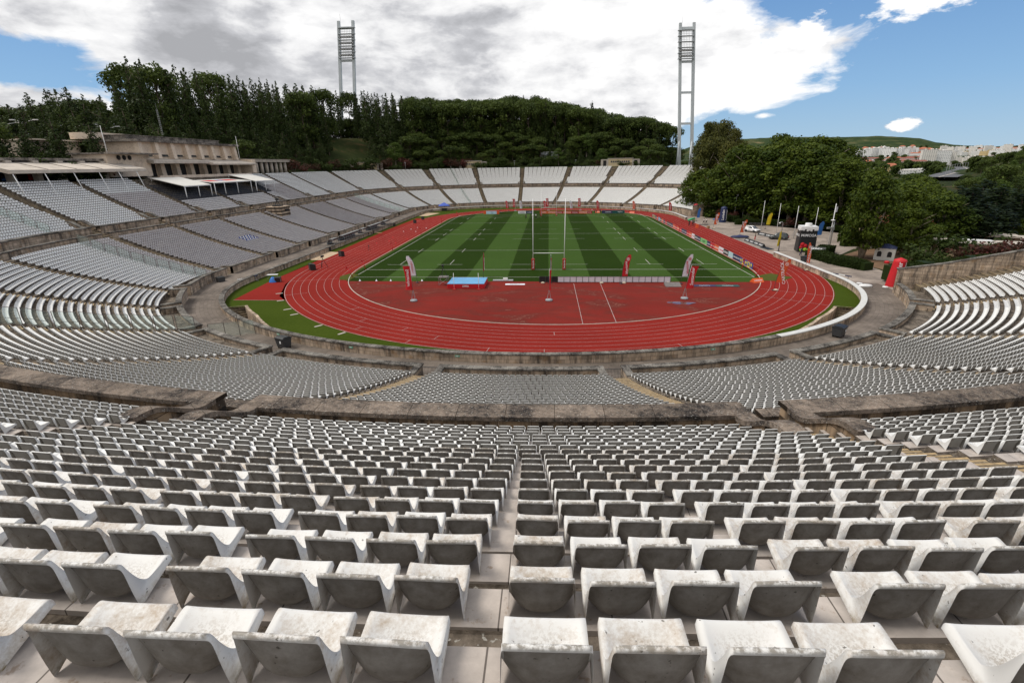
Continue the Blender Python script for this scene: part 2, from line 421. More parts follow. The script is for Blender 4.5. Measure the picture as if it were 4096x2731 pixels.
M['mat_turf'] = grass('olive_grass_mat', (.055, .062, .010), (.085, .095, .022))
M['line'] = plain('white_line_paint', (.60, .57, .54), .8, .3, 4); M['lane'] = plain('faded_lane_paint', (.40, .30, .28), .85, .4, 2)
M['sand'] = plain('sand', (.46, .34, .22), .95, .2, 2)
def terrainmat():
    m, t, b = newmat('hillside_ground'); g = geo(t)
    n = t.noise(g, .02, 8, .65); n2 = t.noise(g, .15, 6, .7)
    v = t.m('ADD', t.m('MULTIPLY', n, .55), t.m('MULTIPLY', n2, .45))
    col = t.ramp(v, [(.38, (.014, .022, .008)), (.52, (.028, .036, .012)), (.60, (.07, .050, .024)), (.70, (.22, .13, .07))])
    sp = t.new('ShaderNodeSeparateXYZ'); t.l.new(g, sp.inputs[0])
    far_ = t.ramp(t.m('DIVIDE', sp.outputs[1], 3000.), [(.12, 0.), (.2, 1.)])
    scrub = t.ramp(t.m('ADD', t.m('MULTIPLY', t.noise(g, .012, 6, .7), .6), t.m('MULTIPLY', t.noise(g, .004, 3), .4)), [(.42, (.018, .032, .012)), (.53, (.036, .054, .018)), (.60, (.085, .085, .035)), (.68, (.26, .19, .11))])
    setb(t, b, t.mix(far_, col, scrub), .95, .05, bump=n2, bd=.4, bs=.5); return m
M['terrain'] = terrainmat()
M['earth'] = plain('bare_earth', (.17, .10, .055), .95, .3, .8)
M['concrete'] = plain('pale_concrete', (.46, .41, .35), .9, .22, .8)
M['creamstone'] = lichen('cream_building_stone', (.72, .60, .48), (.42, .335, .255), .32, .52, spots=False, big=.35)
M['cornice'] = lichen('sooty_cornice', (.34, .30, .26), (.07, .062, .055), .42, .60, spots=False, big=.6)
M['canopyroof'] = plain('weathered_canopy_roof', (.54, .475, .40), .85, .22, .5)
M['white'] = plain('white_paint', (.74, .74, .73), .45, .06, 2)
M['whitetent'] = plain('white_canvas', (.62, .60, .55), .7, .08, 1)
M['steel'] = plain('galvanised_steel', (.40, .41, .41), .45, .12, 6, .6)
M['pylon'] = plain('pale_grey_pylon_paint', (.60, .64, .65), .5, .08, .5)
M['black'] = plain('black_plastic', (.018, .019, .02), .45, .2, 4)
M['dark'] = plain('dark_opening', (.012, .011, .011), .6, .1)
M['darkgrey'] = plain('dark_grey_plastic', (.045, .047, .05), .5, .2, 4)
M['cream'] = plain('cream_render', (.60, .48, .30), .9, .1, .6)
M['glass'] = plain('window_glass', (.03, .04, .05), .12, .1, spec=.8)
M['red'] = plain('red_fabric', (.52, .012, .018), .6, .12, 2)
M['darkred'] = plain('dark_red_vinyl', (.40, .010, .016), .55, .12, 3)
M['orange'] = plain('orange_fabric', (.66, .10, .022), .6, .1, 2)
M['whitefab'] = plain('white_fabric', (.70, .69, .74), .65, .06, 2)
M['navy'] = plain('navy_vinyl', (.018, .028, .085), .5, .1, 3)
M['blue'] = plain('blue_fabric', (.03, .14, .42), .55, .12, 2)
M['matblue'] = plain('pale_blue_mat', (.12, .33, .56), .55, .14, .8)
M['yellowfab'] = plain('yellow_fabric', (.70, .53, .02), .6, .08, 2)
M['green'] = plain('green_vinyl', (.20, .50, .19), .6, .1, 2)
M['teal'] = plain('teal_vinyl', (.005, .075, .07), .55, .1, 2)
M['textwhite'] = plain('white_print', (.78, .78, .78), .6, .03)
M['textred'] = plain('red_print', (.5, .01, .02), .6, .03)
M['textblack'] = plain('black_print', (.015, .015, .015), .6, .03)

# ------------------------------------------------------------------ terrain: one sheet to the horizon
S_END0, S_END1 = -59.5, 326.
def lowrim(k): return 1.98+.19*k+.003*k*k
def uprim(j): return 9.6+.335*j+.0024*j*j
def terr_h(x, y):
    x = np.asarray(x, float); y = np.asarray(y, float); shp = x.shape
    s, d = sdist(x, y); x = x.ravel(); y = y.ravel()
    az_ = np.degrees(np.arctan2(x+.07, y+91)); Dc = np.hypot(x, y+91)
    prof = np.where(d < 25, .5+.27*np.maximum(d-5, 0), np.where(d < 45, 6.5+.52*(d-25), 16.6))
    on = (s > S_END0-.5) & (s < S_END1+.5) & ((x < 44) | (y < -8) | (y > 84))
    # on the open side the ground falls to the plaza
    lat = np.where(s <= S_END0-.5, np.abs(s-S_END0)*1.0, np.abs(s-S_END1))
    lat = np.hypot(np.minimum(lat, 60), 0)+np.where(on, 0, np.maximum(0, 0))
    open_h = np.maximum(0, np.minimum(prof, 9)-2.2-.62*lat)
    h_in = -2.6+0*x
    out = 16.45+0*x
    h = np.where(on, np.where(d < 44.6, h_in, h_in+(out-h_in)*sm(d, 44.6, 46.2)), open_h)
    # forest hill behind the left and far stands
    A = np.interp(az_, [-75, -50, -38, -30, -18, -3, 2, 7, 11, 15, 22, 200], [4, 8, 13, 16, 17, 18, 17, 11, 7, 4, 0, 0])
    hill = A*sm(d, 48, 92)*(1-.6*sm(Dc, 500, 900))
    w_side = 1-sm(np.where(on, 0, lat), 0, 30)
    h = h+np.where(d > 44.6, hill*np.where(on, 1, w_side), 0)
    # outer ground: behind the far right end the ground falls away as well
    keep = np.where(x > 30, 1-sm(x-.35*np.maximum(y-150, 0), 75, 130)*(y > 60), 1)
    h = np.where((d > 46) & on, h*keep+(1-keep)*np.minimum(h, 3), h)
    # valley and town hill to the north east
    val = -1.0*sm(Dc, 190, 520)
    ridge = np.interp(az_, [-60, 5, 12, 17, 21, 23, 28, 30.5, 33.6, 35.8, 38, 50, 62, 75], [60, 90, 140, 152, 154, 155, 146, 143, 119, 95, 82, 80, 60, 40])
    town = 12*sm(Dc, 1300, 2100)*(1-sm(az_, 33.2, 34.6))-17*sm(Dc, 1350, 1900)*sm(az_, 33.2, 34.6)*(1-sm(Dc, 2100, 2500))
    town = town+22*sm(Dc, 2150, 2750)+22*sm(Dc, 2700, 3150)+(ridge-56)*sm(Dc, 3100, 3900)+20*sm(Dc, 480, 700)*np.exp(-((az_-42)/4.5)**2)*(1-sm(Dc, 800, 1000))
    town = town+29*sm(Dc, 560, 680)*np.exp(-((az_-22.2)/2.6)**2)*(1-sm(Dc, 900, 1200))
    wr = np.clip((az_-10)/6, 0, 1)*(az_ < 120)*sm(Dc, 190, 420)
    h = h*(1-wr)+(val+town)*wr
    rad = np.hypot(x, y-45); h = np.where(rad < 46, -2.6, h)
    inside = (d < 0) | ((x > -45) & (x < 46.5) & (y > -5) & (y < 100))
    h = np.where(inside, -2.6, h)
    return h.reshape(shp)
def make_terrain():
    nA = 900; r_ = [0, 30, 44]
    while r_[-1] < 235: r_.append(r_[-1]+1.7)
    while r_[-1] < 9000: r_.append(r_[-1]*1.035+.5)
    r_ = np.array(r_); a = np.linspace(0, 2*np.pi, nA, endpoint=False)
    Rr, Aa = np.meshgrid(r_, a, indexing='ij'); X_ = Rr*np.sin(Aa); Y_ = 45+Rr*np.cos(Aa)
    Z_ = terr_h(X_, Y_)
    rough = 1.2*np.sin(X_*.11+1.3*np.sin(Y_*.07))*np.cos(Y_*.09)*sm(Rr, 210, 420)+4*np.sin(X_*.006+2)*np.cos(Y_*.008)*sm(Rr, 1200, 2200)
    Z_ = Z_+rough
    V = np.stack([X_, Y_, Z_], -1).reshape(-1, 3); idx = np.arange(len(r_)*nA).reshape(len(r_), nA)
    F = np.stack([idx[:-1], np.roll(idx, -1, 1)[:-1], np.roll(idx, -1, 1)[1:], idx[1:]], -1).reshape(-1, 4)
    o = link('ground', npmesh('ground', V, F, M['terrain'], smooth=True)); tag(o, kind='structure')
make_terrain()

def sheet(name, pts, z, mat, kind='structure', uv=False):
    import bmesh
    bm = bmesh.new(); vs = [bm.verts.new((p[0], p[1], z)) for p in pts]; f = bm.faces.new(vs)
    if f.normal.z < 0: f.normal_flip()
    bmesh.ops.triangulate(bm, faces=[f], ngon_method='EAR_CLIP'); bm.normal_update()
    for f in bm.faces:
        if f.normal.z < 0: f.normal_flip()
    me = bpy.data.meshes.new(name); bm.to_mesh(me); bm.free(); me.materials.append(mat)
    o = link(name, me); tag(o, kind=kind); return o
def arc(cx, cy, r, a0, a1, n=64): return [(cx+r*math.cos(R(a0+(a1-a0)*i/n)), cy+r*math.sin(R(a0+(a1-a0)*i/n))) for i in range(n+1)]

# turf inside the wall, with the two sunken access trenches left open
TR = ((29., 49., 1), (-50., -27., -1))
def trench_w(s):
    for a, b, sg in TR:
        if a < s < b:
            u = (s-a)/(b-a) if sg > 0 else (b-s)/(b-a); return 2.5*min(1, u*1.6)**.8
    return 0
ss = np.arange(-76, 330, 1.); pts = []
for s in ss:
    d = -.45-trench_w(s); x, y = pos(s, d); pts.append((float(x), float(y)))
pts = [(45.6, 95), (45.6, 30)][::-1][:0]+pts+[(45.6, 78), (45.6, 8)]
sheet('turf', pts, 0.0, M['turf'])
for a, b, sg in TR:
    n = 40; s_ = np.linspace(a, b, n); w = np.array([trench_w(q) for q in s_])+.01; w[0] = max(w[0], .02); w[-1] = max(w[-1], .02)
    V = []; 
    for q, ww in zip(s_, w):
        for d, z in ((-.5, -1.55), (-.45-ww, -1.55), (-.45-ww, .05), (-.45-ww-.38, .05), (-.45-ww-.38, -.02)):
            x, y = pos(q, d); V.append((x, y, z))
    idx = np.arange(n*5).reshape(n, 5); F = np.concatenate([np.stack([idx[:-1, j], idx[1:, j], idx[1:, j+1], idx[:-1, j+1]], 1) for j in range(4)])
    q = np.array(V); UV = np.stack([np.repeat(s_, 5), q[:, 2]], 1)
    o = link('trench_wall', npmesh('trench_wall', V, F, M['wall'], UV))
    tag(o, 'low curved stone wall and pit floor of the sunken trench at the '+('left' if sg > 0 else 'right')+' near corner of the turf', 'retaining wall')
    qq = b if sg > 0 else a; e = MB()      # end steps down into the trench
    for i in range(5):
        x0, y0 = pos(qq-sg*i*.34, -.5); x1, y1 = pos(qq-sg*i*.34, -.45-2.5); x2, y2 = pos(qq-sg*(i+1)*.34, -.45-2.5); x3, y3 = pos(qq-sg*(i+1)*.34, -.5); z = -.1-.28*i
        e.add([(x0, y0, z), (x1, y1, z), (x2, y2, z), (x3, y3, z), (x0, y0, z-.3), (x1, y1, z-.3), (x2, y2, z-.3), (x3, y3, z-.3)], [(0, 1, 2, 3), (4, 7, 6, 5), (3, 2, 6, 7), (0, 4, 5, 1)])
    tag(e.build('trench_steps', M['step']), 'short stone steps leading down into the sunken trench at the '+('left' if sg > 0 else 'right'), 'steps')

# track: eight lanes, two bends and two straights
C0, C1 = 2.95, 88.5
def trackring(r): return arc(0, C0, r, 180, 360)+arc(0, C1, r, 0, 180)
outer = trackring(46.35)
kerb = trackring(36.45)
sheet('running_track', outer, .012, M['track'])
sheet('runway_apron', [(-46.9, -22.4), (-38.9, -22.4), (-41, -20), (-44.2, -12), (-46, -3), (-46.2, 30), (-46.2, 95), (-49.2, 96), (-49.6, 60), (-49, 25), (-48.3, 5), (-48.2, -9)], .008, M['track'])
pitch_poly = [(p[0]*.992, C0+(p[1]-C0)*.992) for p in arc(0, C0, 36.45, 180, 198, 12)]+[(-34.6, -9.7), (34.5, -10.3)]+[(p[0]*.992, C0+(p[1]-C0)*.992) for p in arc(0, C0, 36.45, 342, 360, 12)]+[(p[0]*.992, C1+(p[1]-C1)*.992) for p in arc(0, C1, 36.45, 0, 180, 60)]
sheet('rugby_pitch', pitch_poly, .028, M['pitch'])
dpoly = arc(0, C0, 36.3, 199.6, 340.4, 60)+[(34.2, -10.25), (-34.2, -9.75)]
sheet('apron', dpoly, .020, M['dred'])
sheet('grass_mat', [(-37.2, -5.8), (-36.2, -3.2), (-34.3, -4.5), (-34.3, -9), (-36.2, -8.7)], .036, M['mat_turf'])
sheet('grass_mat', [(38.2, -3.6), (40.5, -6.8), (37.5, -9.6), (34.6, -9.2), (35.2, -5.6)], .036, M['mat_turf'])
for pp in ([(-50.2, 10.4), (-47.7, 10.4), (-47.7, 20), (-52.1, 21.7), (-52.2, 14)], [(-50.6, 104), (-47.2, 104), (-44.5, 116), (-50.4, 118)]): sheet('sand_pit', pp, .018, M['sand'])
# lane lines and kerb as painted ribbons
L = MB()
def ribbon(mb, pts, w, z, closed=False):
    n = len(pts); vs = []
    for i, p in enumerate(pts):
        a = pts[(i-1) % n] if (closed or i > 0) else p; b = pts[(i+1) % n] if (closed or i < n-1) else p
        tx, ty = b[0]-a[0], b[1]-a[1]; l = math.hypot(tx, ty) or 1; nx, ny = -ty/l*w/2, tx/l*w/2
        vs += [(p[0]+nx, p[1]+ny, z), (p[0]-nx, p[1]-ny, z)]
    fs = [(2*i, 2*i+1, (2*i+3) % (2*n), (2*i+2) % (2*n)) for i in range(n if closed else n-1)]
    mb.add(vs, fs)
for k in range(1, 8): ribbon(L, trackring(36.75+1.2*k), .042, .017, True)
ribbon(L, trackring(46.25), .08, .017, True)
for r0, r1, a in ((39.1, 40.3, 271), (44.9, 46.2, 269.5), (45, 46.2, 288), (42.7, 43.9, 253), (41.5, 42.7, 246), (43.9, 45.1, 239), (45, 46.2, 250), (45, 46.2, 262), (41.5, 42.7, 236), (39.1, 40.3, 228), (36.8, 46.2, 331), (36.8, 46.2, 324), (43, 46.2, 209), (38, 46.2, 196)):
    ribbon(L, [(r0*math.cos(R(a)), C0+r0*math.sin(R(a))), (r1*math.cos(R(a)), C0+r1*math.sin(R(a)))], .055, .019)
ribbon(L, [(4.1, -11.4), (4.2, -33.1)], .07, .027); ribbon(L, [(8.4, -11.4), (8.3, -32.4)], .07, .027)
ribbon(L, [(-46.9, -22.4), (-39, -22.4)], .08, .02)
tag(L.build('track_markings', M['lane']), kind='structure')
W_ = 34.4; L = MB()
def ln(x0, y0, x1, y1, w=.085): ribbon(L, [(x0, y0), (x1, y1)], w, .034)
for y, w in ((0, .11), (22, .09), (50, .09), (78, .09), (100, .1)): ln(-W_, y, W_, y, w)
for y in (-6.55, 106.5): ln(-W_, y, W_, y)
ln(-W_, -6.55, -W_, 106.5); ln(W_, -6.55, W_, 106.5)
for y in (40, 60):
    for x in (-29.4, -19.4, -6.9, 0, 6.9, 19.4, 29.4): ln(x-2.5, y, x+2.5, y, .07)
for y in (5, 95):
    for x in (-29.4, -19.4, -5.0, 5.0, 19.4, 29.4): ln(x-2.5-(x > 19)*0, y, x+2.5, y, .08)
for x in (-29.4, -19.4, 19.4, 29.4):
    for a, b in ((5, 10), (19.5, 24.5), (37.5, 42.5), (47.5, 52.5), (57.5, 62.5), (75.5, 80.5), (90, 95)): ln(x, a, x, b, .08)
L.add([(.14*math.cos(a), 50+.14*math.sin(a), .038) for a in [2*math.pi*k/10 for k in range(10)]], [tuple(range(10))])
tag(L.build('pitch_markings', M['line']), kind='structure')
K = MB()
for r, h, w in ((36.45, .055, .12),):
    P_ = trackring(r); n = len(P_)
    for i in range(n):
        a, b = P_[i], P_[(i+1) % n]
        c = ((a[0]+b[0])/2, (a[1]+b[1])/2, h/2+.01); K.box(c, (math.hypot(b[0]-a[0], b[1]-a[1])-.02, w, h), math.atan2(b[1]-a[1], b[0]-a[0]))
tag(K.build('kerb', M['concrete']), kind='structure')
# drain stubs round the outside edge of the bend
DC = None
for q_, a in enumerate((207, 213, 220, 224, 233, 239)):
    if DC is None:
        K = MB(); K.box((0, 0, .02), (1.0, .3, .05)); DC = K.build('drain_cover', M['concrete']); o = DC
    else: o = DC.copy(); COL.objects.link(o)
    o.location = (47*math.cos(R(a)), C0+47*math.sin(R(a)), 0); o.rotation_euler = (0, 0, R(a))
    tag(o, 'short pale concrete slab at the outer left edge of the track, '+['furthest', 'second furthest', 'third furthest', 'third nearest', 'second nearest', 'nearest'][q_], 'drain cover', 'drain covers along the near bend')

# ------------------------------------------------------------------ walkway and walls that follow the bowl
def zwalk(s):
    s = np.asarray(s, float); return .02+.88*sm(s, 38, 74)*(1-sm(s, 262, 318))
def zfront(s):
    s = np.asarray(s, float); return 1.5+.25*sm(-s, 38, 50)+.72*sm(s, 34, 64)
wk = sweep('walkway', [(-.3, zwalk), (1.6, zwalk), (3.2, zwalk), (5.4, zwalk)], -66., 327., M['walk'], closed=False, ds=1.5); tag(wk, kind='structure')
tw = thing('track_wall', 'low curved limestone wall with lichen covered coping between the running track and the paved walkway', 'wall', (-2.8, -46, 0))
def cap(s0, s1, d0, d1, z, th, mat, par, nm='coping', hw0=0, hw1=0):
    f = z if callable(z) else (lambda s, z=z: np.full(np.shape(s), float(z)))
    return sweep(nm, [(d0, lambda s: f(s)-th), (d0, f), ((d0+d1)/2, lambda s: f(s)+.012), (d1, f), (d1, lambda s: f(s)-th)], s0, s1, mat, par, ds=1.2, hw0=hw0, hw1=hw1)
zt = lambda s: .98+0*np.asarray(s, float)
sweep('wall_body', [(-.52, -1.6), (-.52, .87), (0, .87), (0, -.3)], -90., 338., M['wall'], tw)
cap(-90., -28., -.62, .07, zt, .12, M['white_cap'], tw); cap(-28., 200., -.62, .07, zt, .12, M['cap'], tw); cap(200., 338., -.62, .07, zt, .12, M['white_cap'], tw)
for s_, sgn in ((-19.5, 0), (6.3, 0), (18.2, 0), (29., 0)):
    x, y = pos(s_, .02); nx, ny = nrm(s_); g = MB(); g.box((x, y, .62), (.48, .03, .2), math.atan2(-nx, ny)+math.pi/2*0)
    o = g.build('exit_sign', plain('green_sign', (.10, .36, .24), .5, .05))
    a_ = math.atan2(ny, nx)+math.pi/2
    tag(o, 'small green exit sign fixed on the low track wall, '+{-19.5: 'furthest right of the four', 6.3: 'second from the right', 18.2: 'third from the right', 29.: 'furthest left of the four'}[s_], 'sign', 'exit signs on the track wall')
    ar = MB(); ar.prism([(-.16, -.03), (.02, -.03), (.02, -.07), (.12, 0), (.02, .07), (.02, .03), (-.16, .03)], 'y', -.004, .004)
    ao = ar.build('arrow', M['textwhite'], o); ao.location = (x+nx*.022, y+ny*.022, .62); ao.rotation_euler = (0, 0, a_)

AIS = [-50.4, -36.6, -23.6, -7.8, 7.4, 23.4, 36.2, 47.4, 56.2, 69., 84.6, 99.6, 117., 137., 156., 174., 194.6, 206., 216., 228.3, 242.2, 256.9, 271.6, 287., 302.5]
EDG = [S_END0]+AIS+[S_END1]
HW = .68
DL0, TRD = 7.3, .78
DU0, TRU = 29.4, .781
NL, NU = 23, 20
lg = thing('lower_grandstand', 'lower seating tier of stone terraces curving round the track below the mid wall', 'grandstand', (-2.8, -53, 0))
ug = thing('upper_grandstand', 'upper seating tier of stone terraces curving round the bowl above the mid wall', 'grandstand', (-2.8, -75, 0))
fwall = thing('front_wall', 'stone parapet with flat coping along the front of the lower tier beside the walkway', 'wall', (-2.8, -51, 0))
pwall = thing('rear_parapet', 'lower of the two lichen dark walls between the tiers, behind the lower tier', 'wall', (-2.8, -72, 6))
uwall = thing('mid_wall', 'upper of the two lichen dark walls between the tiers, in front of the upper tier', 'wall', (-2.8, -74, 7))
def prof_low():
    p = [(5.0, .5), (5.0, .95), (6.7, .95)]
    for k in range(NL):
        zb = lowrim(k)-.40; d = DL0+TRD*k; p += [(d-.27, p[-1][1]), (d-.27, zb), (d+.015, zb), (d+.03, zb-.03)]
    p += [(25.75, p[-1][1]), (25.75, 3.5)]; return p
def prof_up():
    p = [(28.2, 7.), (28.2, 8.75), (DU0-.38, 8.75)]
    for j in range(NU):
        zb = uprim(j)-.40; d = DU0+TRU*j; p += [(d-.27, p[-1][1]), (d-.27, zb), (d+.015, zb), (d+.03, zb-.03)]
    p += [(47.2, p[-1][1]), (47.2, 12.)]; return p
PL, PU = prof_low(), prof_up()
def fl(p, d):
    z = p[0][1]
    for a in p:
        if a[0] <= d+1e-6: z = a[1]
    return z
for i in range(len(EDG)-1):
    a, b = EDG[i], EDG[i+1]; h0 = HW if i else 1.0; h1 = HW if i < len(EDG)-2 else .0
    sweep('terrace', PL, a, b, M['terrace'], lg, ds=2.0, hw0=h0, hw1=h1)
    sweep('terrace', PU, a, b, M['terrace'], ug, ds=2.0, hw0=h0, hw1=h1)
    near_ = -40 < a < 50; wm = M['wallnear'] if near_ else (M['wallfar'] if a > 180 else M['wall']); cm = M['capdark'] if near_ else M['cap']
    e0 = .85 if i else 0; e1 = .85 if i < len(EDG)-2 else 0
    zf = zfront
    sweep('wall_segment', [(4.42, -.3), (4.42, lambda s: zf(s)-.14), (4.93, lambda s: zf(s)-.14), (4.93, .4)], a, b, M['wall'] if a < 180 else M['wallfar'], fwall, hw0=e0, hw1=e1)
    cap(a, b, 4.30, 5.02, zf, .14, M['cap'], fwall, hw0=e0-.05*(i > 0), hw1=e1-.05)
    # return walls beside each aisle
    sweep('wall_segment', [(25.8, 6.2), (25.8, 8.06), (26.3, 8.06), (26.3, 6.2)], a, b, wm, pwall, hw0=e0, hw1=e1)
    cap(a, b, 25.7, 26.42, 8.2, .14, cm, pwall, hw0=e0-.05, hw1=e1-.05)
    sweep('wall_segment', [(27.35, 6.4), (27.35, 9.18), (28.18, 9.18), (28.18, 7.4)], a, b, wm, uwall, hw0=e0, hw1=e1)
    cap(a, b, 27.2, 28.3, 9.36, .18, cm, uwall, hw0=e0-.05, hw1=e1-.05)
sweep('passage', [(26.2, 6.9), (27.5, 6.9)], S_END0+1, S_END1, M['step'], ug, closed=False, ds=3)
# low return walls and curved wing walls at every aisle, the stairways themselves
def radial(mb, s, off, d0, d1, zt_, zb, th, n=8):
    """wall along the outward direction at s, shifted sideways by off"""
    nx, ny = nrm(s); tx, ty = -ny, nx
    if tx*(pos(s+1, 10)[0]-pos(s-1, 10)[0])+ty*(pos(s+1, 10)[1]-pos(s-1, 10)[1]) < 0: tx, ty = -tx, -ty
    vs = []; fs = []
    for i in range(n+1):
        u = i/n; d = d0+(d1-d0)*u; x, y = pos(s, d); zz = zt_(u) if callable(zt_) else zt_; zq = zb(u) if callable(zb) else zb
        for o, z in ((off, zq), (off, zz), (off+th, zz), (off+th, zq)): vs.append((x+tx*o, y+ty*o, z))
    for i in range(n):
        for j in range(4): fs.append((i*4+j, i*4+(j+1) % 4, (i+1)*4+(j+1) % 4, (i+1)*4+j))
    fs += [(0, 1, 2, 3), (n*4+3, n*4+2, n*4+1, n*4)]; mb.add(vs, fs)
def wallmb(mb, name, mat, par):
    me = mb.mesh(name, mat); uvl = me.uv_layers.new(name='UVMap'); co = np.array(mb.v)
    lv = np.empty(len(me.loops), np.int32); me.loops.foreach_get('vertex_index', lv)
    uvl.data.foreach_set('uv', np.stack([co[lv, 0]+co[lv, 1], co[lv, 2]], 1).astype(np.float32).ravel()); return link(name, me, par)
for i, s in enumerate(AIS):
    near_ = -30 < s < 30
    b_ = MB(); c_ = MB(); zf_ = float(zfront(s))
    for sg in (-1, 1):
        o = .85 if sg > 0 else -.85-.5
        radial(b_, s, o, 4.45, 6.6, zf_-.14, .3, .5); radial(c_, s, o-.07, 4.32, 6.7, zf_+.004, zf_-.136, .64)
    wallmb(b_, 'return_wall', M['wall'], fwall); wallmb(c_, 'coping', M['cap'], fwall)
    b_ = MB(); c_ = MB(); S_ = lambda u: 9.18+1.0*float(sm(u, .15, .85)); S2 = lambda u: S_(u)+.2
    for sg in (-1, 1):
        o = .85 if sg > 0 else -.85-.55
        radial(b_, s, o, 28.0, 31.3, S_, 7.5, .55, 12); radial(c_, s, o-.09, 27.9, 31.45, S2, S_, .73, 12)
    wallmb(b_, 'wing_wall', M['wallnear'] if near_ else M['wall'], uwall); wallmb(c_, 'coping', M['capdark'] if near_ else M['cap'], uwall)
    # stairway profile with two steps to each row
    z0 = float(zwalk(s)); p = [(4.3, z0-.3), (4.3, z0)]; e = []
    def climb(da, db, za, zb, n):
        for q in range(n):
            d = da+(db-da)*q/n; z = za+(zb-za)*(q+1)/n; p.append((d, p[-1][1])); p.append((d, z)); e.append((d, z))
        p.append((db, zb))
    climb(4.9, 6.7, z0, .97, max(2, int((1.0-z0)/.17)+1))
    for k in range(NL): d = DL0+TRD*k-.39; climb(d, d+TRD, lowrim(k-1)-.40 if k else .97, lowrim(k)-.40, 2)
    zt0 = lowrim(NL-1)-.40; climb(25.2, DU0-.39, zt0, 8.77, 6)
    for j in range(NU): d = DU0+TRU*j-.39; climb(d, d+TRU, uprim(j-1)-.40 if j else 8.77, uprim(j)-.40, 2)
    p.append((47.2, p[-1][1])); p.append((47.2, 12)); 
    # step treads are sunk a little below the benches; every step has a worn yellow front edge
    q2 = []; sg_ = []; es = {(round(d, 3), round(z, 3)) for d, z in e}
    for q, (d, z) in enumerate(p):
        q2.append((d, z-.015)); sg_.append(0)
        if (round(d, 3), round(z, 3)) in es: sg_[-1] = 1; q2.append((d+.07, z-.015)); sg_.append(0)
    sweep('stairway', q2, s, s, [M['step'], M['yellow']], lg, ds=1, hw0=-HW+.004, hw1=-HW+.004, segm=sg_)
# radial end walls and the stair along the right end wall
for s, nm, fac in ((S_END0, 'right near end', 1), (S_END1, 'far right end', 1)):
    b_ = MB(); c_ = MB(); f_ = lambda u: 1.75+(fl(PL, 25)-.6)*0+np.interp(4.3+u*41.7, [4.3, 9.7, 17.8, 25.7, 46], [1.7, 2.8, 5.0, 7.6, 17.2])
    o = .2 if s > 0 else -1.55
    radial(b_, s, o, 4.6, 46.5, f_, lambda u: f_(u)-4.2, .5, 60); radial(c_, s, o-.06, 4.5, 46.5, lambda u: f_(u)+.13, f_, .62, 60)
    w = wallmb(b_, 'end_wall', M['wall'], None); tag(w, 'stone end wall climbing beside the last row ends at the '+nm+' of the stand', 'wall'); wallmb(c_, 'coping', M['cap'], w)
s = S_END0; p = [(4.9, .2)]; sg_ = [0]
for k in range(NL): d = DL0+TRD*k-.39; p += [(d, p[-1][1]), (d, lowrim(k)-.42), (d+.08, lowrim(k)-.42)]; sg_ += [0, 1, 0]
for j in range(NU): d = DU0+TRU*j-.39; p += [(d, p[-1][1]), (d, uprim(j)-.42), (d+.08, uprim(j)-.42)]; sg_ += [0, 1, 0]
p += [(47, 16.4), (47, 12)]; sg_ += [0, 0]
sweep('stairway', p, s, s, [M['step'], M['yellow']], lg, ds=1, hw0=-1.0, hw1=-1.0, segm=sg_)
# beige boards under the seats of the nearest terraces
for i in range(len(EDG)-1):
    a, b = EDG[i], EDG[i+1]
    if not (-36 < a < 24): continue
    for j in range(NU):
        d = DU0+TRU*j; z = uprim(j)-.40
        sweep('bench_board', [(d-.275, z-.05), (d-.275, z+.018), (d+.035, z+.018), (d+.035, z-.05)], a, b, M['plate'], ug, ds=2.5, hw0=HW+.02, hw1=HW+.02)

for th_ in (lg, ug, fwall, pwall, uwall, tw):
    for c in th_.children: c.matrix_parent_inverse = Matrix.Translation(-th_.location)

o = sheet('plaza', [(45.8, 100), (56.5, 99), (59.5, 72), (68, 66.5), (78, 62), (84, 48), (86, 33), (78, 25), (66, 22), (57, 12), (58, 0), (57, -8), (55, -9), (52, -18), (46, -22), (45.8, -12), (45.9, 8)], .004, M['plaza'])
sheet('garden_soil', [(55, 10), (66, 20), (90, 30), (98, 12), (90, -4), (72, -8), (57, -7), (58.5, 0)], .03, M['earth'])
sheet('garden_soil', [(58, 100), (60, 73), (76, 61.5), (84, 48), (86, 33), (125, 30), (130, 90), (80, 125)], .03, M['earth'])
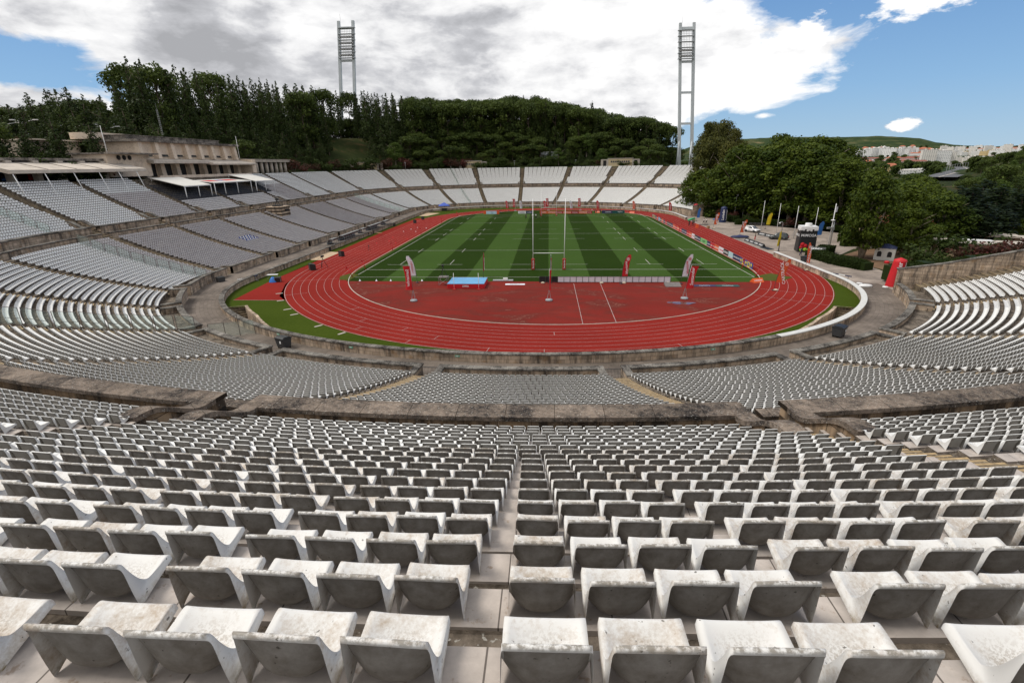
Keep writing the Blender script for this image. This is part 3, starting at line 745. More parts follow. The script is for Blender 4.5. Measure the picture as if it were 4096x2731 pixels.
# ------------------------------------------------------------------ seats
def seatmat(name, hero):
    m, t, b = newmat(name)
    if hero:
        tc = t.new('ShaderNodeTexCoord'); oi = t.new('ShaderNodeObjectInfo')
        ad = t.new('ShaderNodeVectorMath', operation='ADD'); t.l.new(tc.outputs['Object'], ad.inputs[0])
        mu = t.new('ShaderNodeVectorMath', operation='SCALE'); t.l.new(oi.outputs['Location'], mu.inputs[0]); mu.inputs['Scale'].default_value = 1.7
        t.l.new(mu.outputs[0], ad.inputs[1]); v = ad.outputs[0]
        sp = t.new('ShaderNodeSeparateXYZ'); t.l.new(tc.outputs['Object'], sp.inputs[0]); x, y, z = sp.outputs
        rnd = oi.outputs['Random']
        dirt = t.m('ADD', t.m('MULTIPLY', t.noise(v, 6, 6, .7), .6), t.m('MULTIPLY', t.noise(v, 34, 5, .75), .4))
        dirt = t.m('ADD', dirt, t.m('MULTIPLY', t.m('SUBTRACT', rnd, .5), .14))
        col = t.mix(t.ramp(dirt, [(.47, 0.), (.56, .35), (.68, .9)]), (.67, .66, .635), (.38, .30, .22))
        # stains collect in the middle of the pan
        pan = t.m('MULTIPLY', t.ramp(t.m('ABSOLUTE', x), [(.05, 1.), (.17, 0.)]), t.ramp(y, [(.06, 0.), (.14, 1.), (.22, 1.), (.33, 0.)]))
        sp2 = t.ramp(t.noise(v, 60, 4, .7), [(.48, 0.), (.56, 1.)])
        col = t.mix(t.m('MULTIPLY', t.m('MULTIPLY', pan, sp2), .6), col, (.24, .185, .13))
        mould = t.ramp(t.noise(v, 26, 3, .5), [(.70, 0.), (.73, .85)]); col = t.mix(mould, col, (.10, .09, .075))
        # grime along the rim and the lower edges
        rimf = t.m('MULTIPLY', t.ramp(z, [(.375, 0.), (.396, 1.)]), t.ramp(t.noise(v, 22, 5, .7), [(.42, 0.), (.55, .85)]))
        col = t.mix(rimf, col, (.20, .175, .14))
        lowf = t.m('MULTIPLY', t.ramp(z, [(.0, 1.), (.09, 0.)]), t.ramp(t.noise(v, 20, 5, .7), [(.4, 0.), (.6, .9)])); col = t.mix(lowf, col, (.22, .16, .07))
        # round caps over the fixing bolts
        for sx_ in (-1, 1):
            dx = t.m('SUBTRACT', x, .135*sx_); dy = t.m('SUBTRACT', y, .15); r = t.m('SQRT', t.m('ADD', t.m('MULTIPLY', dx, dx), t.m('MULTIPLY', dy, dy)))
            ring = t.m('MULTIPLY', t.m('LESS_THAN', t.m('ABSOLUTE', t.m('SUBTRACT', r, .021)), .0013), t.m('GREATER_THAN', z, .02)); col = t.mix(t.m('MULTIPLY', ring, .8), col, (.10, .08, .06))
        # back of the shell: stained, and painted darker to stand for its shade
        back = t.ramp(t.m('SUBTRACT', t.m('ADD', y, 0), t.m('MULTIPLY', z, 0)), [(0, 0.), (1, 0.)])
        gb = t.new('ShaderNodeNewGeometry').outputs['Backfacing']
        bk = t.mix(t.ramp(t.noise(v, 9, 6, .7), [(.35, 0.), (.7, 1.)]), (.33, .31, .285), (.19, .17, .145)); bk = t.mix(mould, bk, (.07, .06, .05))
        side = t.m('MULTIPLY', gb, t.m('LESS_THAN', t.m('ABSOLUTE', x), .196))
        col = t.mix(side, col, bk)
        setb(t, b, col, .52, .35, bump=t.noise(v, 300, 2), bd=.0008, bs=.3)
    else:
        at = t.new('ShaderNodeAttribute', attribute_name='tint'); g = geo(t)
        v = at.outputs['Fac']; base = t.ramp(v, [(0., (.72, .72, .705)), (.3, (.66, .66, .65)), (.36, (.56, .53, .52)), (.62, (.38, .35, .345)), (.7, (.02, .02, .022)), (.9, (.02, .02, .022)), (.92, (.05, .09, .32)), (1., (.05, .09, .32))])
        d_ = t.ramp(t.noise(g, 5.5, 5, .7), [(.5, 0.), (.72, .4)])
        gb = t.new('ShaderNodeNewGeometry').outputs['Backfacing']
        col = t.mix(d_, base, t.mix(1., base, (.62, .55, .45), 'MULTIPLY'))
        col = t.mix(gb, col, t.mix(1., base, (.60, .58, .54), 'MULTIPLY'))  # shade and dirt of the seat backs put into the colour by facing
        setb(t, b, col, .5, .35)
    return m
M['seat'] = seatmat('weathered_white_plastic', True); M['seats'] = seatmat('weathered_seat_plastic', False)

# profile stations: (centre y, centre z, edge y, edge z, half width, skirt y, skirt z)
ST = np.array([(-.018, .374, -.014, .370, .188, -.012, .368), (-.019, .391, -.013, .386, .194, -.008, .362), (-.006, .401, -.002, .397, .197, .000, .345), (.010, .385, .020, .374, .202, .006, .305),
    (.006, .300, .048, .292, .206, .014, .180), (.010, .185, .086, .205, .210, .026, .060), (.036, .078, .122, .158, .213, .040, -.008), (.110, .046, .160, .138, .214, .096, .018),
    (.240, .078, .245, .142, .214, .215, .060), (.325, .122, .325, .154, .213, .320, .092), (.360, .134, .358, .150, .211, .352, .100), (.378, .120, .374, .126, .208, .370, .100), (.383, .090, .380, .094, .205, .376, .088)])
def seat_template(nv, nu):
    q = np.linspace(0, len(ST)-1, nv)
    def cr(col):
        p = np.pad(col, 1, 'edge'); i = np.minimum(q.astype(int), len(col)-2); f = q-i
        a, b, c, d = p[i], p[i+1], p[i+2], p[i+3]
        return b+.5*f*(c-a+f*(2*a-5*b+4*c-d+f*(3*(b-c)+d-a)))
    S = np.stack([cr(ST[:, k]) for k in range(7)], 1) if nv > len(ST) else ST[np.round(q).astype(int)]
    u = np.linspace(-1, 1, nu); V = []
    for cy, cz, ey, ez, w, ky, kz in S:
        row = [(-w-.006, ky, kz)]
        for a in u:
            f = abs(a)**2.6; row.append((a*w, cy+(ey-cy)*f, cz+(ez-cz)*f))
        row.append((w+.006, ky, kz)); V += row
    m = nu+2; idx = np.arange(nv*m).reshape(nv, m)
    F = np.stack([idx[:-1, :-1], idx[:-1, 1:], idx[1:, 1:], idx[1:, :-1]], -1).reshape(-1, 4)
    return np.array(V), F
V_h, F_h = seat_template(30, 13)
V_m, F_m = ST, None
def tmpl_mid():
    sel = [1, 2, 4, 6, 8, 10, 12]; S = ST[sel]; V = []
    for cy, cz, ey, ez, w, ky, kz in S:
        V += [(-w-.004, ky, kz), (-w, ey, ez), (-.11, cy, cz), (.11, cy, cz), (w, ey, ez), (w+.004, ky, kz)]
    idx = np.arange(len(S)*6).reshape(len(S), 6); F = np.stack([idx[:-1, :-1], idx[:-1, 1:], idx[1:, 1:], idx[1:, :-1]], -1).reshape(-1, 4); return np.array(V), F
V_m, F_m = tmpl_mid()
V_l = np.array([(-.20, 0, .398), (.20, 0, .398), (-.21, .07, .11), (.21, .07, .11), (-.212, .345, .148), (.212, .345, .148), (-.205, .38, .07), (.205, .38, .07)])
F_l = np.array([(0, 1, 3, 2), (2, 3, 5, 4), (4, 5, 7, 6), (0, 2, 4, 6)])
F_l = F_l[:3]
seats = []   # x, y, z, rz, tint, tier, row, section, number in row
def row_positions(a, b, d, h0, h1):
    lo = a+h0/gsc(a, d); hi = b-h1/gsc(b, d); S = np.linspace(lo, hi, 60); x, y = pos(S, d)
    L = np.r_[0, np.cumsum(np.hypot(np.diff(x), np.diff(y)))]; return S, L
def tint_of(tier, i, k, s):
    j = RS.rand()*.08
    if tier == 0:
        if 64.5 < s < 184: return .42+.13*((i*7) % 3)/2+.08*RS.rand()-(.05 if i % 2 else 0)
        return j
    if 84.6 < s < 99.6: return .40+.1*RS.rand() if k < 13 else j+.05
    if 99.6 < s < 142: return (.80 if k > 6 else .33+.03*RS.rand())
    if 142 < s < 156.5: return .45+.1*RS.rand() if k < 12 else j+.05
    return j
for i in range(len(EDG)-1):
    a, b = EDG[i], EDG[i+1]; h0 = .95 if i else 2.1; h1 = .95 if i < len(EDG)-2 else .6
    for tier, n, d0, tr in ((0, NL, DL0, TRD), (1, NU, DU0, TRU)):
        for k in range(n):
            d = d0+tr*k
            if tier == 1 and k >= 19 and -8 < (a+b)/2 < 8: continue
            if tier == 1 and 99 < a < 137 and k > 15: continue
            S, L = row_positions(a, b, d-.2, h0, h1)
            if tier == 1 and k < 2: S, L = row_positions(a, b, d-.2, h0+.9*(i > 0), h1+.9)
            # seats stop short at the box of the television platform
            if tier == 1 and k >= 8 and not (64 < a < 168):
                S8, L8 = row_positions(a, b, d0+tr*8-.2, h0, h1); ng = max(1, int((L8[-1]+.2)/2.06))
                sp_ = min(L[-1]/ng, 2.04+.22*(k-8)/11); c = L[-1]/2+(np.arange(ng)-(ng-1)/2)*sp_; q = (c[:, None]+np.array([-.75, -.25, .25, .75])).ravel()+(.42 if a == -7.8 else 0)
            else:
                m = int(L[-1]/.5); q = (np.arange(m)+.5)/m*L[-1] if tier == 0 or k % 2 == 0 else (np.arange(m)+.5)/m*L[-1]
            sv = np.interp(q, L, S); x, y = pos(sv, d); nx, ny = nrm(sv)
            z = (lowrim(k) if tier == 0 else uprim(k))-.40+(.02 if tier == 1 and -36 < a < 24 else .004)
            th = np.arctan2(nx, -ny)
            for c_ in range(len(q)):
                tt = tint_of(tier, i, k, sv[c_])
                if tier == 0 and 82 < a < 100 and 9 <= k <= 11 and 84.6 < sv[c_] < 98 and 91 < sv[c_] < 95.5: tt = .95 if c_ % 2 else .02
                seats.append((x[c_], y[c_], z, th[c_], tt, tier, k, i, c_))
SA = np.array(seats)
cam_p = np.array([-.069, -91.04, 18.413]); Rm = np.array([[r2.x, r2.y, r2.z], [d2.x, d2.y, d2.z], [fw.x, fw.y, fw.z]])
pc = (SA[:, :3]+np.array([0, 0, .2])-cam_p)@Rm.T; px = 1983.94*pc[:, 0]/pc[:, 2]; py = 1983.94*pc[:, 1]/pc[:, 2]
dist = np.linalg.norm(pc, axis=1)
vis = (pc[:, 2] > .3) & (np.abs(px) < 2700) & (py < 2000) & (SA[:, 5] == 1)
order = np.argsort(np.where(vis, dist, 1e9))[:300]; hero = np.zeros(len(SA), bool); hero[order] = True
chair_me = npmesh('stadium_seat', V_h, F_h, M['seat'], smooth=True)
ORD = 'first second third fourth fifth sixth seventh eighth ninth tenth eleventh twelfth thirteenth fourteenth fifteenth sixteenth seventeenth eighteenth nineteenth twentieth'.split()
ORD += ['twenty '+w for w in ORD[:9]]+['thirtieth']
rows_h = sorted({int(k) for k in SA[hero, 6]}, reverse=True)
proto = None
for rk, k in enumerate(rows_h):
    ids = [i for i in np.where(hero)[0] if int(SA[i, 6]) == k]
    ids.sort(key=lambda i: SA[i, 0]); xm = -.87
    L_ = [i for i in ids if SA[i, 0] < xm][::-1]; R_ = [i for i in ids if SA[i, 0] >= xm]
    for side, lst in (('left', L_), ('right', R_)):
        for c_, i in enumerate(lst):
            if proto is None: proto = o = link('stadium_seat', chair_me)
            else: o = proto.copy(); COL.objects.link(o)
            jit = RS.randn(4)
            o.location = (SA[i, 0]+.004*jit[0], SA[i, 1]+.005*jit[1], SA[i, 2]); o.rotation_euler = (.012*jit[2], 0, SA[i, 3]+.014*jit[3])
            rn = 'nearest row' if rk == 0 else ORD[rk]+' row from the camera'
            tag(o, 'dirty white stadium seat, '+rn+', '+ORD[min(c_, 29)]+' '+side+' of the middle gap', 'seat', 'white plastic seats of the nearest rows')
rest = ~hero
def inst(Vt, Ft, A):
    n = len(A); c, s_ = np.cos(A[:, 3]), np.sin(A[:, 3])
    x = c[:, None]*Vt[None, :, 0]-s_[:, None]*Vt[None, :, 1]+A[:, 0:1]; y = s_[:, None]*Vt[None, :, 0]+c[:, None]*Vt[None, :, 1]+A[:, 1:2]
    z = Vt[None, :, 2]+A[:, 2:3]; V = np.stack([x, y, z], -1).reshape(-1, 3)
    F = (Ft[None]+(np.arange(n)*len(Vt))[:, None, None]).reshape(-1, 4); return V, F, np.repeat(A[:, 4], len(Vt))
dm = (dist < 75) & (pc[:, 2] > -3)
V1, F1, T1 = inst(V_m, F_m, SA[rest & dm]); V2, F2, T2 = inst(V_l, F_l, SA[rest & ~dm])
# black folding seats in the boxes
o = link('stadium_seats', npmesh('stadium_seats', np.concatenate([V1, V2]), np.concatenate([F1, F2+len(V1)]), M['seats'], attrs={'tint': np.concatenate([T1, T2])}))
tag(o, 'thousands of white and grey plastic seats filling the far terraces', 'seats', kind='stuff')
print('seats', len(SA), 'rest mid', int((rest & dm).sum()))
# ------------------------------------------------------------------ trees
def leafmat(name, c1, c2, sat=.12):
    m, t, b = newmat(name); oi = t.new('ShaderNodeObjectInfo'); at = t.new('ShaderNodeAttribute', attribute_name='tone')
    v = t.m('ADD', t.m('MULTIPLY', at.outputs['Fac'], .7), t.m('MULTIPLY', oi.outputs['Random'], .3))
    col = t.ramp(v, [(.1, c1), (.9, c2)])
    setb(t, b, col, .6, .15)
    tr = t.new('ShaderNodeBsdfTranslucent'); t.l.new(col, tr.inputs[0]); mx = t.new('ShaderNodeMixShader'); mx.inputs[0].default_value = .30
    out = m.node_tree.nodes['Material Output']; t.l.new(b.outputs[0], mx.inputs[1]); t.l.new(tr.outputs[0], mx.inputs[2]); t.l.new(mx.outputs[0], out.inputs[0])
    return m
LM = dict(pine=leafmat('pine_needles', (.020, .034, .010), (.062, .088, .022)), stone=leafmat('umbrella_pine_needles', (.026, .045, .010), (.092, .125, .024)), plane=leafmat('plane_leaves', (.022, .044, .005), (.088, .118, .011)),
    cyp=leafmat('cypress_foliage', (.010, .019, .008), (.022, .036, .013)), shrub=leafmat('shrub_leaves', (.022, .040, .008), (.060, .085, .018)), ole=leafmat('oleander_leaves_and_flowers', (.030, .034, .014), (.125, .032, .030)),
    euc=leafmat('eucalyptus_leaves', (.042, .052, .012), (.120, .118, .026)), brown=leafmat('dry_needles', (.050, .030, .015), (.095, .055, .025)), hedge=leafmat('hedge_leaves', (.013, .026, .004), (.036, .055, .010)), light=leafmat('light_green_leaves', (.040, .075, .012), (.105, .15, .030)))
M['bark'] = plain('bark', (.10, .075, .055), .95, .3, 3); M['barkpale'] = plain('pale_bark', (.26, .22, .17), .9, .3, 2)

def clumps_mesh(name, cl, mat, leaf, dens, seed, flat=.5, core=True):
    """cl: list of (x, y, z, rx, ry, rz); leaves spread through each clump, thicker towards the shell"""
    rs = np.random.RandomState(seed); V = []; T = []
    for ci, (x, y, z, rx, ry, rz) in enumerate(cl):
        n = max(8, int(dens*(rx*ry+rx*rz+ry*rz)/3*4*math.pi/3)); u = rs.randn(n, 3); u /= np.linalg.norm(u, axis=1)[:, None]
        r = rs.uniform(.15, 1, n)**.42*(1+.22*np.sin(u[:, 0]*5+ci)*np.cos(u[:, 2]*4+ci*2)); p = u*r[:, None]*np.array([rx, ry, rz])+np.array([x, y, z])
        nr = u*.9+rs.randn(n, 3)*.55+np.array([0, 0, .35]); nr /= np.linalg.norm(nr, axis=1)[:, None]
        a = np.cross(nr, rs.randn(n, 3)); a /= np.linalg.norm(a, axis=1)[:, None]; b = np.cross(nr, a)
        s = leaf*rs.uniform(.6, 1.35, n)[:, None]; q = flat+.4*rs.rand(n)[:, None]
        V.append(np.stack([p-a*s, p-b*s*q, p+a*s, p+b*s*q], 1)); base = rs.uniform(.2, .8)
        T.append(np.repeat(np.clip(base+.22*rs.randn(n), 0, 1), 4))
    V = np.concatenate(V).reshape(-1, 3); T = np.concatenate(T); F = np.arange(len(V)).reshape(-1, 4)
    return npmesh(name, V, F, mat, attrs={'tone': T})
def trunk_mesh(h, r, seed, mat, limbs=5, top=.75, lean=0., spread=.35, fork=None):
    rs = random.Random(seed); b = MB(); pts = []; n = 7
    for i in range(n+1): u = i/n; pts.append((lean*u*u+.02*h*math.sin(u*5+seed)*u, .015*h*math.cos(u*4+seed)*u, -1.+(h*top+1)*u))
    b.tube(pts, [r*(1.25 if i == 0 else 1)*(1-.72*i/n) for i in range(n+1)], 7)
    for k in range(limbs):
        u = rs.uniform(.4 if fork is None else fork, .95); a = k*2.4+rs.random(); i = int(u*n); p = Vector(pts[i])
        L = h*spread*rs.uniform(.6, 1); q = p+Vector((math.cos(a)*L*.5, math.sin(a)*L*.5, L*.35)); e = p+Vector((math.cos(a)*L, math.sin(a)*L, L*.8))
        b.tube([p, q, e], [r*.45, r*.28, r*.1], 5)
    return b.mesh('trunk', mat)
def rr(rs, a, b): return rs.uniform(a, b)
def proto(kind, seed):
    rs = random.Random(seed); cl = []
    if kind == 'pine':         # tall irregular conifer, 18 m
        h = 18.; a0 = rs.random()*6
        for i in range(34):
            u = (i/33); z = 2.6+u*(h-2.9); w = (3.3*(1-u)**.62+.35)*rr(rs, .7, 1.15); a = a0+i*2.4; rad = w*rr(rs, .2, .8)
            cl.append((math.cos(a)*rad, math.sin(a)*rad, z, w*.62, w*.62, w*rr(rs, .36, .55)))
        cl.append((0, 0, h-.4, .35, .35, .9))
        return trunk_mesh(h, .3, seed, M['bark'], 6, .95, rs.uniform(-.5, .5), .14), clumps_mesh('crown', cl, LM['pine'], .30, 8.5, seed)
    if kind == 'stone':        # broad rounded pine, 14 m
        h = 14.
        for i in range(26):
            a = i*2.4; u = math.sqrt(i/26.); rad = 4.2*u; z = h-3.1+2.2*math.sqrt(max(0, 1-u*u))+rr(rs, -.9, .5); w = rr(rs, 1.2, 2.1)
            cl.append((math.cos(a)*rad, math.sin(a)*rad, z, w, w, w*.7))
        for i in range(26):
            a = rs.random()*6.3; w = rr(rs, 1.1, 2.); q = rr(rs, 1.0, 4.3); cl.append((math.cos(a)*q, math.sin(a)*q, rr(rs, 1.4, 10.5), w, w, w*.75))
        return trunk_mesh(h, .32, seed, M['bark'], 8, .8, rs.uniform(-.8, .8), .25), clumps_mesh('crown', cl, LM['stone'], .29, 8.5, seed)
    if kind in ('plane', 'euc', 'light'):        # full broadleaf, 20 m
        h = 20.; rs2 = rs
        for i in range(92 if kind == 'plane' else 60):
            a = rs2.random()*6.283; t_ = rs2.random(); z = (3.2 if kind == 'plane' else 5.)+t_*(h-(4.8 if kind == 'plane' else 6.6)); mx = 6.6*math.sin(math.pi*min(1, .22+.76*t_))**.7; rad = mx*math.sqrt(rs2.random())*.92; w = rr(rs2, 1.25, 2.7)
            cl.append((math.cos(a)*rad, math.sin(a)*rad, z, w, w, w*rr(rs2, .6, .9)))
        if kind == 'euc': cl = [c for c in cl if c[2] > 7.5]
        for i in range(3): cl.append((rr(rs, -1.6, 1.6), rr(rs, -1.6, 1.6), h-1.7, 1.5, 1.5, 1.3))
        mt = LM['plane'] if kind == 'plane' else LM['euc'] if kind == 'euc' else LM['light']
        return trunk_mesh(h, .45, seed, M['barkpale'], 9, .8, rs.uniform(-1, 1), .3, .3), clumps_mesh('crown', cl, mt, .30, 8.0 if kind == 'plane' else 6.5, seed, .6)
    if kind == 'cyp':
        h = 16.
        for i in range(20):
            u = i/19; w = 1.55*math.sin(math.pi*(.12+.82*u))**.8*rr(rs, .8, 1.15); cl.append((rr(rs, -.4, .4), rr(rs, -.4, .4), 1.2+u*(h-1.5), w, w, 1.1))
        return trunk_mesh(h, .2, seed, M['bark'], 0, .9), clumps_mesh('crown', cl, LM['cyp'], .24, 15, seed)
    h = 4.4                      # shrubs
    for i in range(15):
        a = rs.random()*6.283; rad = 2.1*math.sqrt(rs.random()); w = rr(rs, .7, 1.3); cl.append((math.cos(a)*rad, math.sin(a)*rad, rr(rs, .7, 3.4), w, w, w*.8))
    b = MB()
    for k in range(5): a = k*1.3; b.tube([(0, 0, -.6), (math.cos(a)*.5, math.sin(a)*.5, 1.3), (math.cos(a)*1.1, math.sin(a)*1.1, 2.8)], [.1, .06, .02], 5)
    return b.mesh('trunk', M['bark']), clumps_mesh('crown', cl, LM[kind], .20, 17, seed)
PR = {}
def get_proto(kind, v):
    if (kind, v) not in PR: PR[(kind, v)] = proto(kind, {'pine': 10, 'stone': 20, 'plane': 30, 'euc': 40, 'cyp': 50, 'shrub': 60, 'ole': 70, 'light': 80, 'brown': 90, 'hedge': 95}[kind]+v)
    return PR[(kind, v)]
KN = dict(pine=('pine_tree', 'tree'), stone=('umbrella_pine', 'tree'), plane=('plane_tree', 'tree'), euc=('eucalyptus_tree', 'tree'), cyp=('cypress_tree', 'tree'), shrub=('shrub', 'shrub'), ole=('oleander_shrub', 'shrub'), light=('leafy_tree', 'tree'), brown=('dry_shrub', 'shrub'))
def tree(kind, x, y, h, label, group=None, z=None, w=1., v=None, squash=1.):
    H0 = dict(pine=18., stone=14.5, plane=20., euc=20., cyp=16., light=20.).get(kind, 4.4)
    v = RS.randint(0, {'pine': 4, 'stone': 3, 'plane': 3}.get(kind, 2)) if v is None else v
    tm, cm = get_proto(kind, v); nm, cat = KN[kind]
    z = float(terr_h([x], [y])[0]) if z is None else z
    o = thing(nm, label, cat, (x, y, z-.2), RS.uniform(0, 6.28), group); s = h/H0; o.scale = (s*w, s*w, s)
    link('trunk', tm, o); link('crown', cm, o); return o
CAM = (-.07, -91.)
def polar(az_, Dd): return CAM[0]+Dd*math.sin(R(az_)), CAM[1]+Dd*math.cos(R(az_))
# desired height (world) of the wooded skyline seen from the stand, by azimuth
SKY_AZ = [-50, -47.5, -45.2, -43, -41, -39.5, -38.2, -36.5, -33.5, -30, -27, -23, -18, -13.5, -10, -6.5, -3.5, -1, 2, 4.5, 6.5, 8.3, 10, 12, 13.5]
SKY_E = [4.6, 5.2, 6.2, 6.6, 6.0, 7.6, 10.3, 10.8, 9.6, 8.7, 8.3, 7.7, 7.3, 6.8, 6.6, 6.7, 6.9, 6.8, 6.0, 5.5, 5.0, 4.6, 4.5, 4.0, 3.4]
def sky_h(az_, D_): return 18.4+D_*math.tan(R(np.interp(az_, SKY_AZ, SKY_E)))
GL = {'pine': ('tall dark pine standing in the wooded hillside behind the stands', 'tall pines of the wooded hillside'), 'stone': ('rounded dark green pine in the wood behind the far stand', 'rounded pines of the wooded hillside'),
      'shrub': ('green shrub growing on the bank just behind the top of the stands', 'green shrubs behind the stands'), 'ole': ('oleander shrub with dark red flowers behind the top of the stands', 'red flowering oleanders behind the stands'),
      'plane': ('lush green plane tree in the grove beside the plaza', 'plane trees beside the plaza'), 'light': ('lighter green broadleaf tree among the dark pines behind the stands', 'lighter broadleaf trees among the pines'), 'cyp': ('narrow dark cypress rising above the woods', 'cypresses at the wood edge')}
rs = random.Random(5); nT = 0
# the wooded hillside, rows of trees from near to far
az_ = -52.
placed = []
for layer, (off, step, hh) in enumerate(((56, 1.9, 12), (64, 1.6, 15), (74, 1.5, 17), (86, 1.4, 18), (100, 1.5, 19), (108, 1.35, 12))):
    az_ = -52+layer*.6
    while az_ < 13.5:
        # walk outwards along the azimuth until the wanted distance behind the stand
        for Dd in np.arange(120, 420, 3.):
            x, y = polar(az_, Dd); s_, d_ = sdist([x], [y])
            if d_[0] > off+rs.uniform(-4, 4) and -60 < s_[0] < 330: break
        g_ = float(terr_h([x], [y])[0]); want = sky_h(az_, Dd)
        if (-22.9 < az_ < -19.2 and Dd < 305) or (az_ > 11.6 and Dd < 305): az_ += step*.5; continue
        left = az_ < -15
        kind = 'stone' if layer == 5 else 'pine' if (left and rs.random() < .92) or (-15 <= az_ < 3 and rs.random() < .25) or (az_ >= 3 and rs.random() < .2) else 'stone'
        if rs.random() < .05 and layer < 2: kind = 'light'
        if layer == 5: h = rs.uniform(9, 12.5)
        elif layer >= 2: h = max(9, want-g_-rs.uniform(0, 2.6)*(1 if layer > 2 else 1.4))
        else: h = hh*rs.uniform(.7, 1.05)*(.8 if not left else 1)
        h = min(h, 25 if layer >= 2 else 18, max(8., want-g_-(1.5 if layer < 2 else 0)))
        tree(kind, x, y, h, *GL[kind], z=g_, w=(1.35 if layer == 5 else 1.)*rs.uniform(.9, 1.25)*(min(1.25, max(.75, 16/h)))); nT += 1
        az_ += step*rs.uniform(.7, 1.3)*(160/Dd if Dd > 160 else 1)*1.05
# undergrowth on the bank behind the top row
az_ = -50.
while az_ < 12.5:
    for Dd in np.arange(100, 420, 2.):
        x, y = polar(az_, Dd); s_, d_ = sdist([x], [y])
        if d_[0] > 50+rs.uniform(-1, 6) and -60 < s_[0] < 330: break
    # keep the tribune and its surroundings clear
    if not (x < -92 and -12 < y < 110 and x > -122) and not (x < -92 and -12 < y < 82 and x > -128):
        kind = 'ole' if (-32 < az_ < -8 and rs.random() < .42) or rs.random() < .12 else 'shrub'
        tree(kind, x, y, rs.uniform(3.4, 6.2)*(1.05 if az_ < 0 else .8), *GL[kind], w=rs.uniform(1., 1.45)); nT += 1
    az_ += rs.uniform(.75, 1.5)*(170/Dd)
for az_, Dd in ((-47, 150), (-45.5, 158), (-44, 150), (-42.5, 162), (-46.5, 172), (-49, 160), (-43.2, 146), (-40.8, 170), (-48, 140), (-45, 143), (-41.5, 155)):
    x, y = polar(az_, Dd); kind = rs.choice(['shrub', 'shrub', 'shrub', 'ole']); tree(kind, x, y, rs.uniform(4, 5.5), *GL[kind], w=1.3); nT += 1
# right edge of the far wood: eucalyptus and a cypress
for az_, Dd, h, k in ((8.2, 305, 16, 'cyp'), (10.4, 300, 13, 'cyp'), (4.4, 318, 21, 'cyp')):
    x, y = polar(az_, Dd); tree(k, x, y, h, *GL['cyp'], w=1.5 if h < 20 else 1.)
for i, (az_, Dd, top, k) in enumerate(((16.0, 262, 36, 'euc'), (16.6, 275, 37, 'euc'), (17.2, 258, 34.5, 'euc'), (17.6, 280, 38, 'euc'), (18.6, 262, 33, 'euc'), (16.1, 240, 29, 'euc'), (17.3, 244, 29, 'euc'), (19.6, 255, 27, 'euc'), (18.4, 236, 27, 'euc'))):
    x, y = polar(az_, Dd); g_ = float(terr_h([x], [y])[0]); tree(k, x, y, top-g_, 'olive green eucalyptus beside the right floodlight pylon', 'eucalyptus trees beside the right pylon', z=g_, w=.72)
# the plane tree grove on the open side of the stadium
PT = [(74, 112, 21), (60, 93, 21), (66, 83, 23), (73, 70, 23), (81, 58, 22), (89, 50, 20), (97, 52, 20), (78, 92, 22), (84, 80, 23), (58, 114, 19), (62, 100, 21), (67, 108, 21), (64, 89, 24), (71, 96, 22), (74, 86, 24), (69, 78, 22.5), (79, 77, 24), (77, 68, 22.5), (86, 72, 24), (84, 62, 23), (93, 66, 24), (92, 55, 22), (101, 60, 22), (80, 102, 21), (88, 90, 22), (98, 78, 22),
      (86, 47, 19), (95, 44, 18), (80, 37, 17.5), (90, 33, 16), (102, 42, 17), (100, 30, 14.5), (74, 23, 14), (83, 22, 13.5), (112, 52, 18), (110, 34, 13), (72, 14.5, 9.5), (95, 92, 20), (107, 70, 20), (118, 42, 13)]
CAP_AZ = [13, 16, 19, 24, 27, 29.2, 30.3, 31, 32.5, 34.3, 35.7, 37.5, 40, 44]; CAP_E = [1.5, 1.9, 2.0, 2.0, 1.7, .3, -.3, -1.4, -1.6, -1.0, -1.9, -3.0, -4.2, -5]
def cap_h(x, y, h):
    a_ = math.degrees(math.atan2(x+.07, y+91)); D_ = math.hypot(x, y+91)
    return min(h, max(5., 18.4+D_*math.tan(R(float(np.interp(a_+.6, CAP_AZ, CAP_E))))-.3))
for x, y, h in PT: h = cap_h(x, y, h); tree('plane', x, y, h, *GL['plane'], w=1.25 if h > 15 else 1.45, z=float(terr_h([x], [y])[0]))
o = tree('plane', 61., 10.5, 17.5, 'plane tree with bare pale forked trunks beside the small white tent', z=0, v=1, w=.8)
b = MB()
for dx, dy, k in ((-3.2, 1, 1), (-1.2, -.5, 1.1), (1.8, .4, 1.), (3.4, -1, .8)): b.tube([(0, 0, 0), (dx*.25, dy*.3, 3.2), (dx*.6, dy*.7, 6.5*k), (dx, dy, 10.5*k)], [.42, .30, .2, .09], 7)
bo = b.build('limb', M['barkpale'], o); bo.scale = (1/o.scale[0], 1/o.scale[1], 1/o.scale[2])
for i, (x, y, h) in enumerate(((57.5, 84.5, 3.6), (59.5, 78, 3.4), (62, 72, 3), (58.5, 92, 4.), (70, 62, 3.2))): tree('ole' if i != 2 else 'shrub', x, y, h, 'reddish flowering shrub under the plane trees behind the hedges', 'shrubs under the plane trees', z=0)
for i, (x, y, h) in enumerate(((77.5, .5, 5.2), (84, 1, 6.0), (81, -3, 5.2), (72, -1, 4.8), (66.5, 1.5, 5.), (69, 5, 5.), (88.5, 4, 5), (75, 5, 6), (80.5, 4, 6.2), (86, -2, 5.4))): tree('ole' if i < 4 else 'shrub', x, y, h, 'pink flowering shrub behind the long hedge on the right' if i < 4 else 'dark green shrub behind the long hedge on the right', 'flowering shrubs behind the long hedge' if i < 4 else 'green shrubs behind the long hedge', w=1.25)
